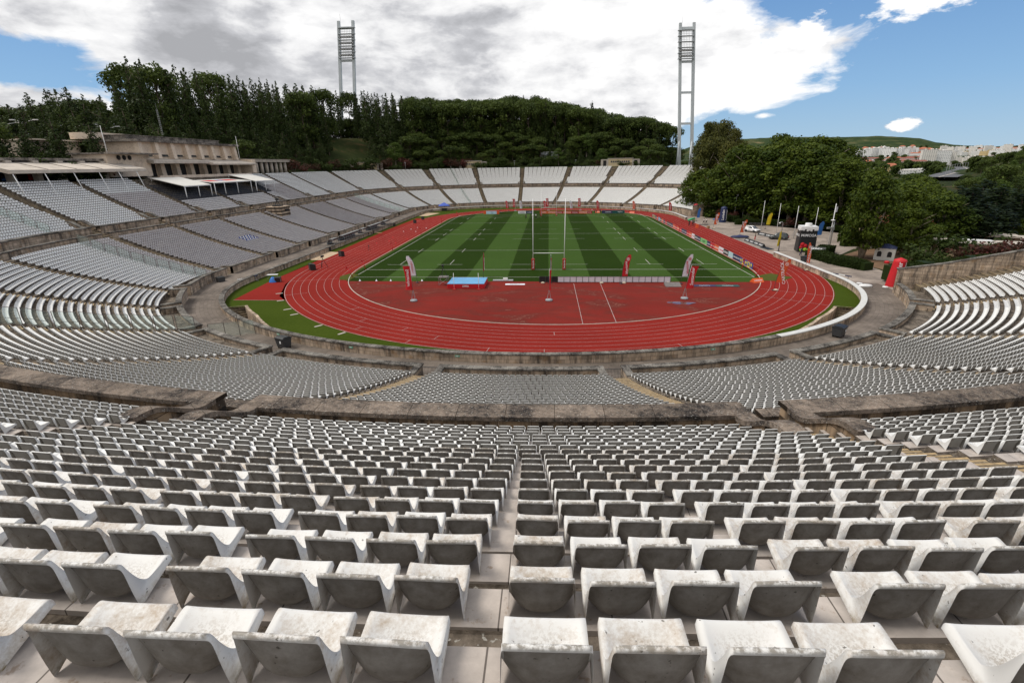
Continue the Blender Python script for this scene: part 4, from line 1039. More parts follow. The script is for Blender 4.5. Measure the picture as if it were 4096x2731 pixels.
# dark cedar and golf course trees further right
for az_, Dd, h in ((37.6, 150, 12.5), (38.6, 143, 10.5), (36.8, 158, 12), (39.8, 150, 9), (39.3, 165, 12), (38.2, 175, 13), (40.6, 170, 11)):
    x, y = polar(az_, Dd); tree('cyp', x, y, h, 'dark cedar in front of the golf course at right', 'dark cedars at right', z=float(terr_h([x], [y])[0]), w=3.2)
for i in range(60):
    Dd = rs.uniform(230, 660); az_ = rs.uniform(37, 43); x, y = polar(az_, Dd)
    k = rs.choice(['stone', 'stone', 'shrub', 'light']); tree(k, x, y, rs.uniform(7, 12) if k != 'shrub' else 5, 'round tree scattered over the golf course slope on the right', 'trees of the golf course', w=1.25)
# hedges
def hedge(name, pts, w, h, label, seed):
    rs_ = np.random.RandomState(seed); V = []; T = []; P_ = [np.array(p, float) for p in pts]
    core = MB()
    for a, b_ in zip(P_[:-1], P_[1:]):
        d_ = b_-a; L_ = np.linalg.norm(d_[:2]); t_ = d_[:2]/L_; n_ = np.array([-t_[1], t_[0]]); N_ = int(L_*(w+2*h)*95)
        core.box(((a[0]+b_[0])/2, (a[1]+b_[1])/2, (a[2]+b_[2])/2+h/2-.1), (L_+w*.6, w*.8, h*.88), math.atan2(t_[1], t_[0]))
        u = rs_.rand(N_); f = rs_.rand(N_)*(w+2*h); c_ = np.where(f < h, -w/2, np.where(f > h+w, w/2, f-h-w/2)); zz = np.where(f < h, f, np.where(f > h+w, f-h-w, h))
        c_ = c_+rs_.randn(N_)*.06+.12*np.sin(u*L_*1.1)*np.sign(c_); zz = zz+rs_.randn(N_)*.07+.08*np.sin(u*L_*.8)
        p = np.stack([a[0]+d_[0]*u+n_[0]*c_, a[1]+d_[1]*u+n_[1]*c_, a[2]+d_[2]*u+zz], 1)
        nr = rs_.randn(N_, 3)+np.array([0, 0, .6]); nr /= np.linalg.norm(nr, axis=1)[:, None]; q = np.cross(nr, rs_.randn(N_, 3)); q /= np.linalg.norm(q, axis=1)[:, None]; r = np.cross(nr, q); s = .10*rs_.uniform(.6, 1.4, N_)[:, None]
        V.append(np.stack([p-q*s, p-r*s*.7, p+q*s, p+r*s*.7], 1)); T.append(np.repeat(rs_.rand(N_), 4))
    V = np.concatenate(V).reshape(-1, 3); T = np.concatenate(T); nv = len(V); cv = np.array(core.v); cf = np.array(core.f)
    F = np.concatenate([np.arange(nv).reshape(-1, 4), cf+nv]); me = npmesh(name, np.concatenate([V, cv]), F, LM['hedge'], attrs={'tone': np.concatenate([T, np.full(len(cv), .2)])})
    return tag(link(name, me), label, 'hedge')
hedge('hedge', [(52.5, 12, 0), (53.5, 4.6, 0), (55.4, -.4, 0)], 2.6, 1.5, 'clipped hedge running from the leaning solar style panel towards the camera', 1)
hedge('hedge', [(58.5, 17.6, 0), (53.5, 12.5, 0)], 2.4, 1.5, 'clipped hedge behind the black inflatable carton and leaning panel', 2)
hedge('hedge', [(53.6, -10.3, 0), (58, -10.6, .5), (64.5, -11, 1.4), (72, -12, 2.2), (88, -13, 3.0)], 2.6, 2.6, 'long thick hedge behind the end wall of the right near stand', 3)
hedge('hedge', [(57.5, 68.8, 0), (67.5, 66.3, 0), (75, 60, 0)], 2.0, 1.5, 'low hedge behind the white car and flagpoles', 4)
hedge('hedge', [(75.5, 60, 0), (82, 46, 0), (84, 34, 0), (76, 28, 0), (66, 25.8, 0)], 1.8, 1.3, 'low hedge along the back edge of the plaza under the plane trees', 5)
hedge('hedge', [(55, 96, 0), (57.5, 88, 0)], 3.2, 3.0, 'tall dark hedge beside the far red inflatable column', 6)
hedge('hedge', [(57.5, 82, 0), (59, 74.5, 0)], 2.4, 1.9, 'low hedge left of the dark inflatable column', 7)
print('trees', nT)
# ------------------------------------------------------------------ tribune, galleries, pylons, rim buildings, town
def T_(*a): return Vector(a)
tb = thing('tribune_building', 'cream stone tribune building with a row of pilasters above the left stand', 'building', (-104, 54, 16.5))
def part(b, name, mat, par, bevel=0):
    o = b.build(name, mat, par, bevel); o.matrix_parent_inverse = Matrix.Translation(-par.location); return o
b = MB(); b.box((-108.5, 54.4, 21.0), (12, 40.2, 9.2)); part(b, 'wall', M['creamstone'], tb)
b = MB(); b.box((-108.0, 54.4, 25.5), (14.2, 43, .55)); part(b, 'cornice', M['cornice'], tb)
b = MB(); b.box((-109.5, 52.4, 26.25), (10.5, 36.5, .95)); b.box((-109.5, 52.4, 26.8), (10.9, 37, .16)); part(b, 'parapet', M['cornice'], tb)
b = MB(); b.box((-113, 46, 26.6), (6, 30, 1.5)); part(b, 'roof_block', M['creamstone'], tb)
ys = [34.6+i*5.66 for i in range(8)]
for y in ys:
    b = MB(); b.prism([(-102.6, 21.2), (-101.1, 21.2), (-101.55, 25.2), (-102.6, 25.2)], 'y', y-.62, y+.62); b.prism([(-102.6, 15), (-100.9, 15), (-101.3, 20.4), (-102.6, 20.4)], 'y', y-.75, y+.75)
    part(b, 'pilaster', M['creamstone'], tb)
for y0, y1 in zip(ys[:-1], ys[1:]):
    b = MB(); b.box((-102.46, (y0+y1)/2, 22.1), (.1, 3.4, .42)); w = part(b, 'window', M['glass'], tb)
    b = MB(); b.box((-102.42, (y0+y1)/2, 21.82), (.3, 3.9, .14)); part(b, 'sill', M['cornice'], tb)
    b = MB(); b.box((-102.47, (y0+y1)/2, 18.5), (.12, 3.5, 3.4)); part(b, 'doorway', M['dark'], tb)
b = MB()
b.prism([(-102.8, 21.3), (-97.7, 20.7), (-97.6, 20.05), (-97.9, 19.95), (-102.8, 20.4)], 'y', 33.0, 54.2); part(b, 'canopy', M['concrete'], tb)
b = MB(); b.prism([(-102.8, 21.25), (-96.5, 20.2), (-96.4, 19.7), (-96.7, 19.6), (-102.8, 20.35)], 'y', 54.3, 76.5); part(b, 'canopy', M['canopyroof'], tb)
b = MB(); b.box((-103.5, 27.7, 19.6), (8, 12.8, 5.0)); part(b, 'wing', M['creamstone'], tb)
b = MB(); b.box((-102.6, 27.7, 22.2), (10.5, 14.2, .34)); part(b, 'wing_roof', M['cornice'], tb)
b = MB(); b.box((-120, 27, 22.5), (8, 12, 6)); b.box((-119.6, 27, 25.4), (9.4, 13, .3)); part(b, 'rear_block', M['creamstone'], tb)
for k in range(3):
    b = MB(); b.lathe([(.55, -.02), (.55, .06)], (0, 0, 0), 14); o = b.build('fan_unit', M['dark'], tb); o.matrix_parent_inverse = Matrix.Translation(-tb.location); o.location = (-99.4, 24.6+k*1.6, 21.3); o.rotation_euler = (0, R(90), 0)
b = MB(); b.box((-97.4, 54, 16.1), (.25, 41, 2.0)); part(b, 'balcony_wall', M['creamstone'], tb)
b = MB(); b.box((-99.4, 76.6, 19.2), (4.2, 2.2, 4.2)); part(b, 'side_pier', M['creamstone'], tb)
for nm, x, y, z0, z1 in (('left of the tribune', -100, 22.5, 20.5, 28), ('right of the tribune', -100, 73.5, 21.5, 28.2)):
    b = MB(); b.tube([(0, 0, 0), (0, 0, z1-z0)], [.09, .05], 8); o = b.build('flagpole', M['white']); o.location = (x, y, z0); tag(o, 'bare white flagpole standing on the roof edge '+nm, 'flagpole')
b = MB()
for k in range(3): a = k*2.1; b.tube([(.22*math.cos(a), .22*math.sin(a), 0), (.16*math.cos(a), .16*math.sin(a), 7.5)], .03, 4)
for k in range(14): b.box((0, 0, .4+k*.52), (.36, .36, .05))
b.tube([(0, 0, 7.4), (0, 0, 9)], .02, 4); o = b.build('radio_mast', M['steel']); o.location = (-110, 54.5, 27); tag(o, 'thin lattice radio mast on the roof of the tribune building', 'mast')
# galleries left and right of it
ga = thing('left_gallery', 'shaded gallery with thick stone piers behind the top rows under the long canopy', 'building', (-101, 5, 16.5))
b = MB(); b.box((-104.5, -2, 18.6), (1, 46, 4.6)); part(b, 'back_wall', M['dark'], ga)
for i in range(9):
    b = MB(); b.box((-100.4, -21+i*5.2, 18.4), (1.1, 1.1, 4.3)); part(b, 'pier', M['concrete'], ga)
b = MB(); b.box((-103, -1, 20.8), (5.5, 50, .5)); part(b, 'roof_edge', M['cornice'], ga)
for i, (m_, y) in enumerate(((M['darkred'], -6), (M['blue'], 2.6), (M['darkred'], 7.8), (M['blue'], 13), (M['darkred'], 18.))):
    b = MB(); b.box((-103.9, y, 18), (.1, 3.0, 2.0)); part(b, 'poster', m_, ga)
cn = thing('canopy', 'long weathered flat canopy on thin white posts over the upper left stand', 'canopy', (-97, 10.5, 14))
b = MB(); b.prism([(-103, 20.75), (-93.9, 18.85), (-93.8, 18.25), (-94.2, 18.2), (-103, 20.2)], 'y', -6, 25.2); part(b, 'roof', M['canopyroof'], cn)
b = MB()
for y in (1.2, 7.2, 13.2, 19.2): b.box((-98.4, y, 19.83), (9.2, .12, .06), M=Matrix.Rotation(R(11.8), 3, 'Y'))
part(b, 'roof_seam', M['cornice'], cn)
for y in (-5.6, .3, 6.3, 12.2, 17.2, 22.2):
    b = MB(); b.tube([(-92.2, y-.4, 14.0), (-94., y, 18.4)], .085, 7); part(b, 'post', M['white'], cn)
co = thing('colonnade', 'open colonnade of round stone columns right of the tribune building', 'building', (-102, 91, 16.5))
for i in range(9):
    b = MB(); b.lathe([(.62, 0), (.55, 4.2)], (-101.6, 78.6+i*3.3, 16.5), 14); part(b, 'column', M['concrete'], co)
b = MB(); b.box((-102.6, 92, 20.95), (4.2, 31, .75)); b.box((-102.6, 92, 21.4), (4.6, 31.6, .16)); part(b, 'entablature', M['concrete'], co)
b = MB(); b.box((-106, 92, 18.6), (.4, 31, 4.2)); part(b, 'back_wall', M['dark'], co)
def marquee(nm, x0, x1, y0, y1, z0, z1, label, posts, logo=False):
    o = thing('white_canopy', label, 'canopy', ((x0+x1)/2, (y0+y1)/2, 12))
    b = MB(); b.prism([(x0, z0), (x1, z1), (x1, z1-.16), (x0, z0-.16)], 'y', y0, y1); part(b, 'roof', M['whitetent'], o)
    b = MB(); b.box((x1, (y0+y1)/2, z1-.14), (.14, y1-y0+.1, .2)); b.box((x0, (y0+y1)/2, z0-.14), (.14, y1-y0+.1, .2)); part(b, 'frame', M['white'], o)
    for y in posts:
        b = MB(); b.tube([(x1, y, 10.6), (x1, y, z1-.1)], .09, 6); part(b, 'post', M['white'], o)
        b = MB(); b.tube([(x0, y, 14.0), (x0, y, z0-.1)], .07, 6); part(b, 'post', M['white'], o)
    if logo:
        sl = math.atan2(z0-z1, x1-x0)
        for k, (yy, c, w) in enumerate(((-4.6, 'red', 4.2), (-.6, 'blue', 1.8), (3.0, 'red', 5.4))):
            b = MB(); b.box((0, yy, .03), (2.6-.5*(k == 1), w, .02), M=None); q = b.build('print', M[c], o); q.matrix_parent_inverse = Matrix.Translation(-o.location); q.location = ((x0+x1)/2, (y0+y1)/2, (z0+z1)/2); q.rotation_euler = (0, sl, 0)
    return o
marquee('a', -95, -87, 27.2, 37.2, 16.7, 14.8, 'white flat canopy over the black seats, leftmost of the three small ones', (27.4, 32.2, 37.))
marquee('b', -94, -87, 38.4, 55.6, 15.8, 15.2, 'white flat canopy printed with red shapes, middle of the three small ones', (38.6, 42.8, 48.6, 55.4), True)
marquee('c', -95, -87, 57.8, 68.4, 16.9, 15.0, 'white flat canopy over the black seats, rightmost of the three small ones', (58., 63.1, 68.2))
# the tv camera platform cut into the lower stand
o = thing('camera_platform', 'small square stone platform with a covered tripod at the top of the lower left stand', 'platform', (-74.2, 45, 5))
b = MB(); b.box((-74.4, 45, 7.2), (4.2, 5.0, 2.8)); part(b, 'block', M['wall'], o)
b = MB(); b.box((-72.2, 45.6, 7.6), (.12, 2.0, .5)); part(b, 'vent', M['dark'], o)
b = MB()
for k in range(3): a = k*2.1; b.tube([(-74.4+.9*math.cos(a), 45+.9*math.sin(a), 8.6), (-74.4, 45, 10.2)], .07, 5)
b.box((-74.3, 45, 10.4), (.7, .5, .5)); b.box((-74.4, 45, 8.75), (2.0, 2.0, .3)); tag(b.build('covered_camera_tripod', M['black']), 'black covered television camera on a tripod on the small stone platform', 'camera')

# floodlight pylons
def pylon(nm, lx, rx, base, top, y, lean, rack, beams, sgn, label):
    o = thing('floodlight_pylon', label, 'pylon', ((lx+rx)/2, y, base))
    def X(x, z): return x+lean*(z-base)/(top-base)
    def Yy(z): return y-2.5*(z-base)/(top-base)
    for x in (lx, rx):
        b = MB(); vs = []
        for z, w in ((base-2, 1.55), (top, 1.35)):
            for dx, dy in ((-1, -1), (1, -1), (1, 1), (-1, 1)): vs.append((X(x, z)+dx*w/2, Yy(z)+dy*w/2, z))
        b.add(vs, [(0, 1, 5, 4), (1, 2, 6, 5), (2, 3, 7, 6), (3, 0, 4, 7), (0, 3, 2, 1), (4, 5, 6, 7)]); part(b, 'leg', M['pylon'], o)
        b = MB(); b.tube([(X(x, base+13), Yy(base+13), base+13), (X(x, base)+sgn*2.6, Yy(base)-(5 if sgn < 0 else -5), base-1.5)], .45, 6); part(b, 'brace', M['pylon'], o)
    for z in beams:
        b = MB(); b.box(((X(lx, z)+X(rx, z))/2, Yy(z), z), (rx-lx, .8, 1.1)); part(b, 'crossbeam', M['pylon'], o)
    z0, z1 = rack; fx = 1.2*sgn; W2 = rx-lx+1.2
    rk = MB(); n = 10
    for i in range(n+1):
        xx = lx-.6+W2*i/n
        rk.tube([(X(xx, z0)+fx*0.6, Yy(z0)-1.6, z0), (X(xx, z1)+fx*.6, Yy(z1)-1.6, z1)], .06, 4)
    for k in range(16):
        z = z0+(z1-z0)*k/15; rk.box(((X(lx, z)+X(rx, z))/2+fx*.6, Yy(z)-1.6, z), (W2, .12, .1)); 
    for k in range(6):
        z = z0+(z1-z0)*k/5; rk.box(((X(lx, z)+X(rx, z))/2+fx*.6, Yy(z)-1.2, z-.2), (W2+.3, 1.5, .22))
    part(rk, 'lamp_rack', M['steel'], o)
    rows = (0, 1, 2, 3) if sgn > 0 else (0, 1)
    for k in rows:
        for i in range(8):
            z = z0+(z1-z0)*(k+.45)/5; xx = lx+(rx-lx)*(i+.5)/8; b = MB(); b.lathe([(.25, 0), (.55, .3), (.58, .6)], (0, 0, 0), 8)
            q = b.build('floodlight', M['black'], o) if (k, i) == (rows[0], 0) else q.copy()
            if (k, i) != (rows[0], 0): COL.objects.link(q)
            q.matrix_parent_inverse = Matrix.Translation(-o.location); q.location = (X(xx, z)+fx*.6, Yy(z)-1.7, z); q.rotation_euler = (R(115), 0, 0)
            b = MB(); b.lathe([(.40, .6), (.3, .64)], (0, 0, 0), 8); g = b.build('glass', M['white'], q)
    b = MB(); b.tube([(X(lx, top)+1, Yy(top), top), (X(lx, top)+1, Yy(top), top+3.2)], .06, 4); part(b, 'lightning_rod', M['steel'], o)
    return o
pylon('l', -120., -112.2, 24, 91.5, 210, 7.6, (74.2, 88.2), (90.3-2, 73., 55.4, 39), 1, 'tall pale grey twin leg floodlight pylon on the left, with four rows of lamps')
pylon('r', 72.6, 79.4, 17, 85, 210, -6.4, (68.8, 81.6), (82.6, 67.5, 53., 37.8), -1, 'tall pale grey twin leg floodlight pylon on the right, with a half empty rack')

# low service buildings at the rim
def rimhouse(x, y, rz, w, label, n):
    o = thing('service_building', label, 'building', (x, y, 16.3), rz)
    b = MB(); b.box((0, 0, 2.0), (w*.62, 4.5, 4.0)); b.build('wall', M['cream'], o)
    for s_ in (-1, 1): b = MB(); b.box((s_*w*.47, 0, 1.85), (1.2, 4.6, 3.7)); b.box((s_*w*.33, 0, 1.85), (1.0, 4.7, 3.7)); b.box((s_*w*.40, 0, 3.5), (w*.18, 4.65, .5)); b.build('stone_surround', M['concrete'], o)
    for s_ in (-1, 1): b = MB(); b.box((s_*w*.40, -1.9, 1.6), (1.6, .3, 3.2)); b.build('doorway', M['dark'], o)
    for i in range(n):
        b = MB(); b.box(((i-(n-1)/2)*w*.5/n, -2.27, 2.6), (w*.36/n, .12, .75)); f = b.build('window', M['glass'], o)
        b = MB(); b.box(((i-(n-1)/2)*w*.5/n, -2.29, 2.15), (w*.40/n, .2, .1)); b.build('sill', M['concrete'], f)
    b = MB(); b.box((0, 0, 4.1), (w*.66, 4.9, .3)); b.build('roof', M['concrete'], o); return o
rimhouse(-89.5, 162, R(40), 14.5, 'small cream building with three windows, leftmost behind the far stand', 3)
rimhouse(-41, 190.5, R(12), 14.5, 'small cream building with a strip of windows, middle one behind the far stand', 7)
rimhouse(36.6, 184, R(-11), 19.5, 'small cream building with nine windows, rightmost behind the far stand', 9)
o = thing('glass_cabin', 'white framed glass cabin on stilts in the wood behind the far stand', 'cabin', (0, 203, 18.4))
b = MB(); b.box((0, 0, 2.4), (9.4, 3.4, .3)); b.box((0, 0, 6.1), (9.6, 3.6, .22)); b.build('floor_and_roof', M['white'], o)
for i in range(4): b = MB(); b.box((-4.6+i*3.07, -1.6, 4.2), (.2, .2, 3.7)); b.build('post', M['white'], o)
for i in range(3):
    b = MB(); b.box((-3.07+i*3.07, -1.55, 4.2), (2.85, .06, 3.5)); b.build('window', plain('pale_glass', (.30, .33, .35), .2, .15, spec=.8), o)
for x in (-4, 4): b = MB(); b.box((x, 0, .5), (.3, .3, 4)); b.build('stilt', M['steel'], o)
# lamp posts and double arm lamps
def double_lamp(x, y, h, rz, label):
    z = float(terr_h([x], [y])[0]); o = thing('street_lamp', label, 'street lamp', (x, y, z), rz, 'double armed lamps on the left bank')
    b = MB(); b.tube([(0, 0, 0), (0, 0, h-1.2)], [.14, .09], 7); b.build('pole', M['steel'], o)
    for s_ in (-1, 1):
        b = MB(); b.tube([(0, 0, h-1.25), (s_*.5, 0, h-.4), (s_*2.1, 0, h)], .06, 6); b.build('arm', M['steel'], o)
        b = MB(); b.box((s_*2.5, 0, h+.02), (1.0, .42, .2)); b.build('lamp_head', M['white'], o)
for i, (x, y, zt_, rz) in enumerate(((-125, 24.8, 29.4, 1.2), (-125, 29.5, 30.2, .2), (-125, 41.5, 29.7, .1), (-125, 46.7, 30.5, 1.3), (-122, 50.0, 30.0, .2))):
    g_ = float(terr_h([x], [y])[0]); double_lamp(x, y, max(6, zt_-g_), rz, 'double armed street lamp on the left bank, '+['leftmost', 'second from the left', 'middle one of five', 'second from the right', 'rightmost'][i])
for i, (x, y) in enumerate(((-71, 165), (-27, 189.5), (-18.5, 190), (52, 185), (14, 190))):
    b = MB(); b.tube([(0, 0, 0), (0, 0, 3.4)], .05, 6); b.box((0, -.1, 3.5), (.9, .3, .16)); o = b.build('rim_lamp', M['steel']); o.location = (x, y, 16.6); tag(o, 'short lamp post with a flat white head on the rim of the far stand', 'lamp post', 'short lamp posts on the far rim')

# ---- the town on the far hill
def facade(name, w, d, h, fl_, bays, wall, roof=None, band=False, gable=False):
    """block with recessed window openings on all four sides"""
    b = MB(); b.box((0, 0, h/2-6), (w, d, h+12)); b.cur = 1
    for sd_ in range(4):
        L_ = w if sd_ % 2 == 0 else d; nb = max(1, int(bays*L_/w)); fh = h/fl_
        for f in range(fl_):
            for k in range(nb):
                u = (k+.5)/nb*L_-L_/2; z = (f+.55)*fh; ww = L_/nb*(.8 if band else .42); q = (.04, ww, fh*.36)
                if sd_ == 0: b.box((u, -d/2, z), (ww, .16, fh*.36))
                elif sd_ == 2: b.box((u, d/2, z), (ww, .16, fh*.36))
                elif sd_ == 1: b.box((w/2, u, z), (.16, ww, fh*.36))
                else: b.box((-w/2, u, z), (.16, ww, fh*.36))
    b.cur = 2
    if gable:
        r_ = min(w, d)*.28
        b.add([(-w/2-.3, -d/2-.3, h), (w/2+.3, -d/2-.3, h), (w/2+.3, d/2+.3, h), (-w/2-.3, d/2+.3, h), (-w/2+d*.45, 0, h+r_), (w/2-d*.45, 0, h+r_)], [(0, 1, 5, 4), (1, 2, 5), (2, 3, 4, 5), (3, 0, 4), (0, 3, 2, 1)])
    else: b.box((0, 0, h+.35), (w*1.01, d*1.02, .7)); b.cur = 0; b.box((w*.18, 0, h+1.6), (w*.16, d*.5, 2.4)); b.box((-w*.25, 0, h+1.4), (w*.1, d*.4, 1.8))
    return b.mesh(name, [wall, M['win'], roof or M['cornice2']])
M['win'] = plain('distant_window', (.20, .215, .23), .3, .25, .1); M['cornice2'] = plain('flat_roof', (.50, .47, .44), .9, .2, .1)
WH = plain('white_render', (.84, .83, .81), .85, .08, .05); WH2 = plain('off_white_render', (.76, .72, .66), .85, .08, .05); YL = plain('yellow_render', (.66, .50, .24), .85, .08, .05); BR = plain('brown_banded_render', (.38, .31, .26), .85, .1, .05); PK = plain('pinkish_render', (.55, .44, .40), .85, .08, .05)
RF = plain('orange_tile_roof', (.40, .14, .08), .9, .2, .2); RF2 = plain('dark_red_tile_roof', (.24, .09, .07), .9, .2, .2)
TP = dict(slab=facade('apartment_block', 44, 14, 42, 13, 12, WH), slab2=facade('apartment_block', 30, 15, 44, 14, 7, WH2), brown=facade('apartment_block', 40, 16, 36, 11, 9, BR, band=True), mid=facade('apartment_block', 34, 13, 24, 7, 8, WH), midy=facade('apartment_block', 26, 13, 22, 7, 6, YL),
    row=facade('terrace_row', 60, 12, 12, 4, 16, WH, RF, gable=True), row2=facade('terrace_row', 44, 12, 8, 2, 12, PK, RF2, gable=True), house=facade('house', 15, 11, 7, 2, 4, WH, RF, gable=True), house2=facade('house', 18, 12, 8, 3, 4, YL, RF, gable=True), flat=facade('house', 18, 12, 7, 2, 4, WH), housep=facade('house', 16, 12, 8, 3, 4, PK, RF, gable=True))
TL = dict(slab=('apartment_block', 'tall white apartment slab in the distant town', 'white apartment slabs of the town'), slab2=('apartment_block', 'off white apartment tower in the distant town', 'off white towers of the town'), brown=('apartment_block', 'brown and cream banded apartment block at the right edge of the town', 'brown banded blocks of the town'),
    mid=('apartment_block', 'medium high white apartment block higher up the town hill', 'medium high white blocks'), midy=('apartment_block', 'yellow apartment block higher up the town hill', 'yellow blocks of the town'), row=('terrace_row', 'long white terrace with orange tiled roof in the middle of the town', 'long white terraces'), row2=('terrace_row', 'low pinkish terrace with dark red roof in the lower town', 'dark roofed low terraces'),
    house=('house', 'small white house with orange tiled roof on the upper slope', 'white houses on the upper slope'), house2=('house', 'small yellow house with orange tiled roof on the upper slope', 'yellow houses on the upper slope'), flat=('house', 'white flat roofed house in the distant town', 'flat roofed houses of the town'), housep=('house', 'pink house with orange tiled roof on the upper slope', 'pink houses on the upper slope'))
def town(kind, az_, Dd, rz=None, sc=1., lab=None, z=None):
    x, y = polar(az_, Dd); z = float(terr_h([x], [y])[0]) if z is None else z
    nm, lb, gr = TL[kind]; o = link(nm, TP[kind]); o.location = (x, y, z); o.rotation_euler = (0, 0, (R(-az_)+(rs.uniform(-.5, .5) if rz is None else rz))); o.scale = (sc*rs.uniform(.9, 1.1), sc, sc*rs.uniform(.93, 1.07))
    tag(o, lab or lb, 'apartment block' if 'block' in nm else 'house' if nm == 'house' else 'terraced houses', None if lab else gr); return o
rs = random.Random(21)
town('slab', 34.9, 2020, .35, 1.25); town('slab2', 34.15, 1990, .3, 1.15); town('slab2', 35.55, 2040, .2, 1.1)
for i in range(8): town(rs.choice(['slab', 'slab2']), 35.9+i*.29, 2150+rs.uniform(-60, 60), rs.uniform(.1, .5), .82)
for i in range(7): town('brown', 38.05+i*.38, 2130+rs.uniform(-50, 50), .35+rs.uniform(-.1, .1), .98)
for az_ in (29.4, 29.75, 30.1, 30.45, 30.8, 31.1, 31.4, 32.0, 32.3, 32.6, 32.9): town('mid', az_, 2500+rs.uniform(-60, 60), rs.uniform(-.2, .6), 1.2)
town('midy', 31.75, 2600, .2, 1.2); town('midy', 29.75, 2620, .2, 1.1)
for az_ in (32.9, 33.5, 34.1, 34.7, 33.2, 33.9, 34.5): town('row', az_, 2450+rs.uniform(-90, 90), rs.uniform(-.1, .1), 1.)
town('slab', 35.0, 2380, .5, .75)
for i in range(26): town(rs.choice(['mid', 'mid', 'slab', 'midy', 'slab2']), 34.6+i*.23, rs.uniform(2600, 2850), rs.uniform(-.4, .5), rs.uniform(.65, .9))
for i in range(10): town(rs.choice(['row', 'mid']), 36.5+i*.38, rs.uniform(3000, 3300), rs.uniform(-.2, .2), rs.uniform(.7, .9))
for i in range(36): town(rs.choice(['house', 'house', 'house2', 'flat', 'housep']), rs.uniform(29.4, 36.5), rs.uniform(2800, 3240), sc=rs.uniform(1.1, 1.7))
for i in range(30): town(rs.choice(['row2', 'row2', 'house', 'flat', 'housep']), rs.uniform(28.9, 34.2), rs.uniform(1500, 2250), rs.uniform(-.3, .3), rs.uniform(.8, 1.1))
for i in range(7): town('flat', 32.65+i*.2, 800+i*6, .3, .62, None)
town('house2', 31.7, 800, .5, 1.1, 'yellow villa with an orange hipped roof among the trees below the town'); town('flat', 31.2, 830, .2, 1.)
for k, az_, Dd, s_ in (('house', 21.6, 700, .7), ('house2', 22.9, 690, .75), ('flat', 22.6, 740, .6), ('flat', 23.9, 700, .7), ('midy', 23.3, 700, .4)): town(k, az_, Dd, .3, s_, {'house': 'white house with orange roof just above the plane trees', 'house2': 'yellow building with orange roof just above the plane trees', 'midy': 'tall yellow house just above the plane trees', 'flat': ''}[k] or None)
# motorway with bridge rail and lamps
b = MB(); pts = [polar(35.2, 560), polar(35.8, 640), polar(36.5, 800), polar(36.9, 960), polar(36.6, 1150)]; ribbon(b, pts, 24, 3.0); tag(b.build('motorway', plain('asphalt', (.115, .115, .12), .9, .1, .1)), kind='structure')
b = MB(); ribbon(b, pts, 1.2, 3.02); tag(b.build('motorway_markings', M['concrete']), kind='structure')
for i in range(9):
    az_ = 35.6+i*.16; Dd = 600+i*55; x, y = polar(az_, Dd); b = MB(); b.tube([(0, 0, 0), (0, 0, 11)], .22, 5); b.box((1.2, 0, 11), (3, .5, .3)); o = b.build('motorway_lamp', M['steel']); o.location = (x, y, 0); tag(o, 'tall lamp post along the distant motorway', 'lamp post', 'lamp posts along the motorway')
# trees in and around the town read as one mass
V = []; F_ = []; T = []; Vt = None
cm = proto('stone', 99)[1]; n = len(cm.vertices); co_ = np.empty(n*3, np.float32); cm.vertices.foreach_get('co', co_); co_ = co_.reshape(-1, 4, 3)[::7]*np.array([1, 1, 1]); 
c0 = co_.mean(1, keepdims=True); co_ = c0+(co_-c0)*3.4; co_ = co_.reshape(-1, 3)
rs2 = np.random.RandomState(3); AA = []
for k in range(620):
    if k < 330: a_, Dd = rs2.uniform(27, 42), rs2.uniform(650, 1500)
    elif k < 430: a_, Dd = rs2.uniform(12, 29), rs2.uniform(450, 1500)
    else: a_, Dd = rs2.uniform(20, 42), rs2.uniform(1500, 3300)
    if 35.2 < a_ < 37.2 and Dd < 1200: continue
    if 32.4 < a_ < 34.2 and 650 < Dd < 840: continue
    x, y = polar(a_, Dd); AA.append((x, y, float(terr_h([x], [y])[0])-.8-3., rs2.uniform(.7, 1.3)*(1 if Dd < 1500 else 1.25), rs2.rand()))
AA = np.array(AA); V = co_[None]*AA[:, None, 3:4]+AA[:, None, :3]; V = V.reshape(-1, 3); F = np.arange(len(V)).reshape(-1, 4)
o = link('distant_trees', npmesh('distant_trees', V, F, LM['stone'], attrs={'tone': np.clip(np.repeat(AA[:, 4], len(co_))*.9+.1, 0, 1)})); tag(o, 'dark tree cover between and around the houses of the distant town', 'trees', kind='stuff')
# pavilion and cream building on the right
o = thing('ticket_pavilion', 'row of grey concrete kiosks under flat roof slabs beyond the long hedge', 'pavilion', (98, 18, 0), R(-28))
for i in range(5):
    b = MB(); b.box((-8+i*5, 0, 1.4), (1.9, 3.2, 2.8)); b.build('booth', M['concrete'], o); b = MB(); b.box((-6.9+i*5, -1.2, 1.2), (.25, .5, 2.4)); b.build('doorway', M['dark'], o)
for i in range(3): b = MB(); b.box((-6+i*7.2, -.5, 3.0-.25*i), (7.4, 5.2, .28)); b.build('roof', M['concrete'], o)
o = thing('cream_annex', 'low cream building with a flat pale roof behind the flowering shrubs', 'building', (84.5, 8.5, 0), R(-26))
b = MB(); b.box((0, 0, 1.5), (19, 5, 3.0)); b.build('wall', M['cream'], o); b = MB(); b.box((0, 0, 3.1), (20, 6, .3)); b.build('roof', M['concrete'], o)
b = MB(); b.box((-4, 0, 3.4), (5, 2, .3)); b.build('rooflight', M['white'], o)
o = thing('red_roofed_house', 'house with a red tiled roof half hidden behind the plane trees', 'house', (79, 30, 0), R(20))
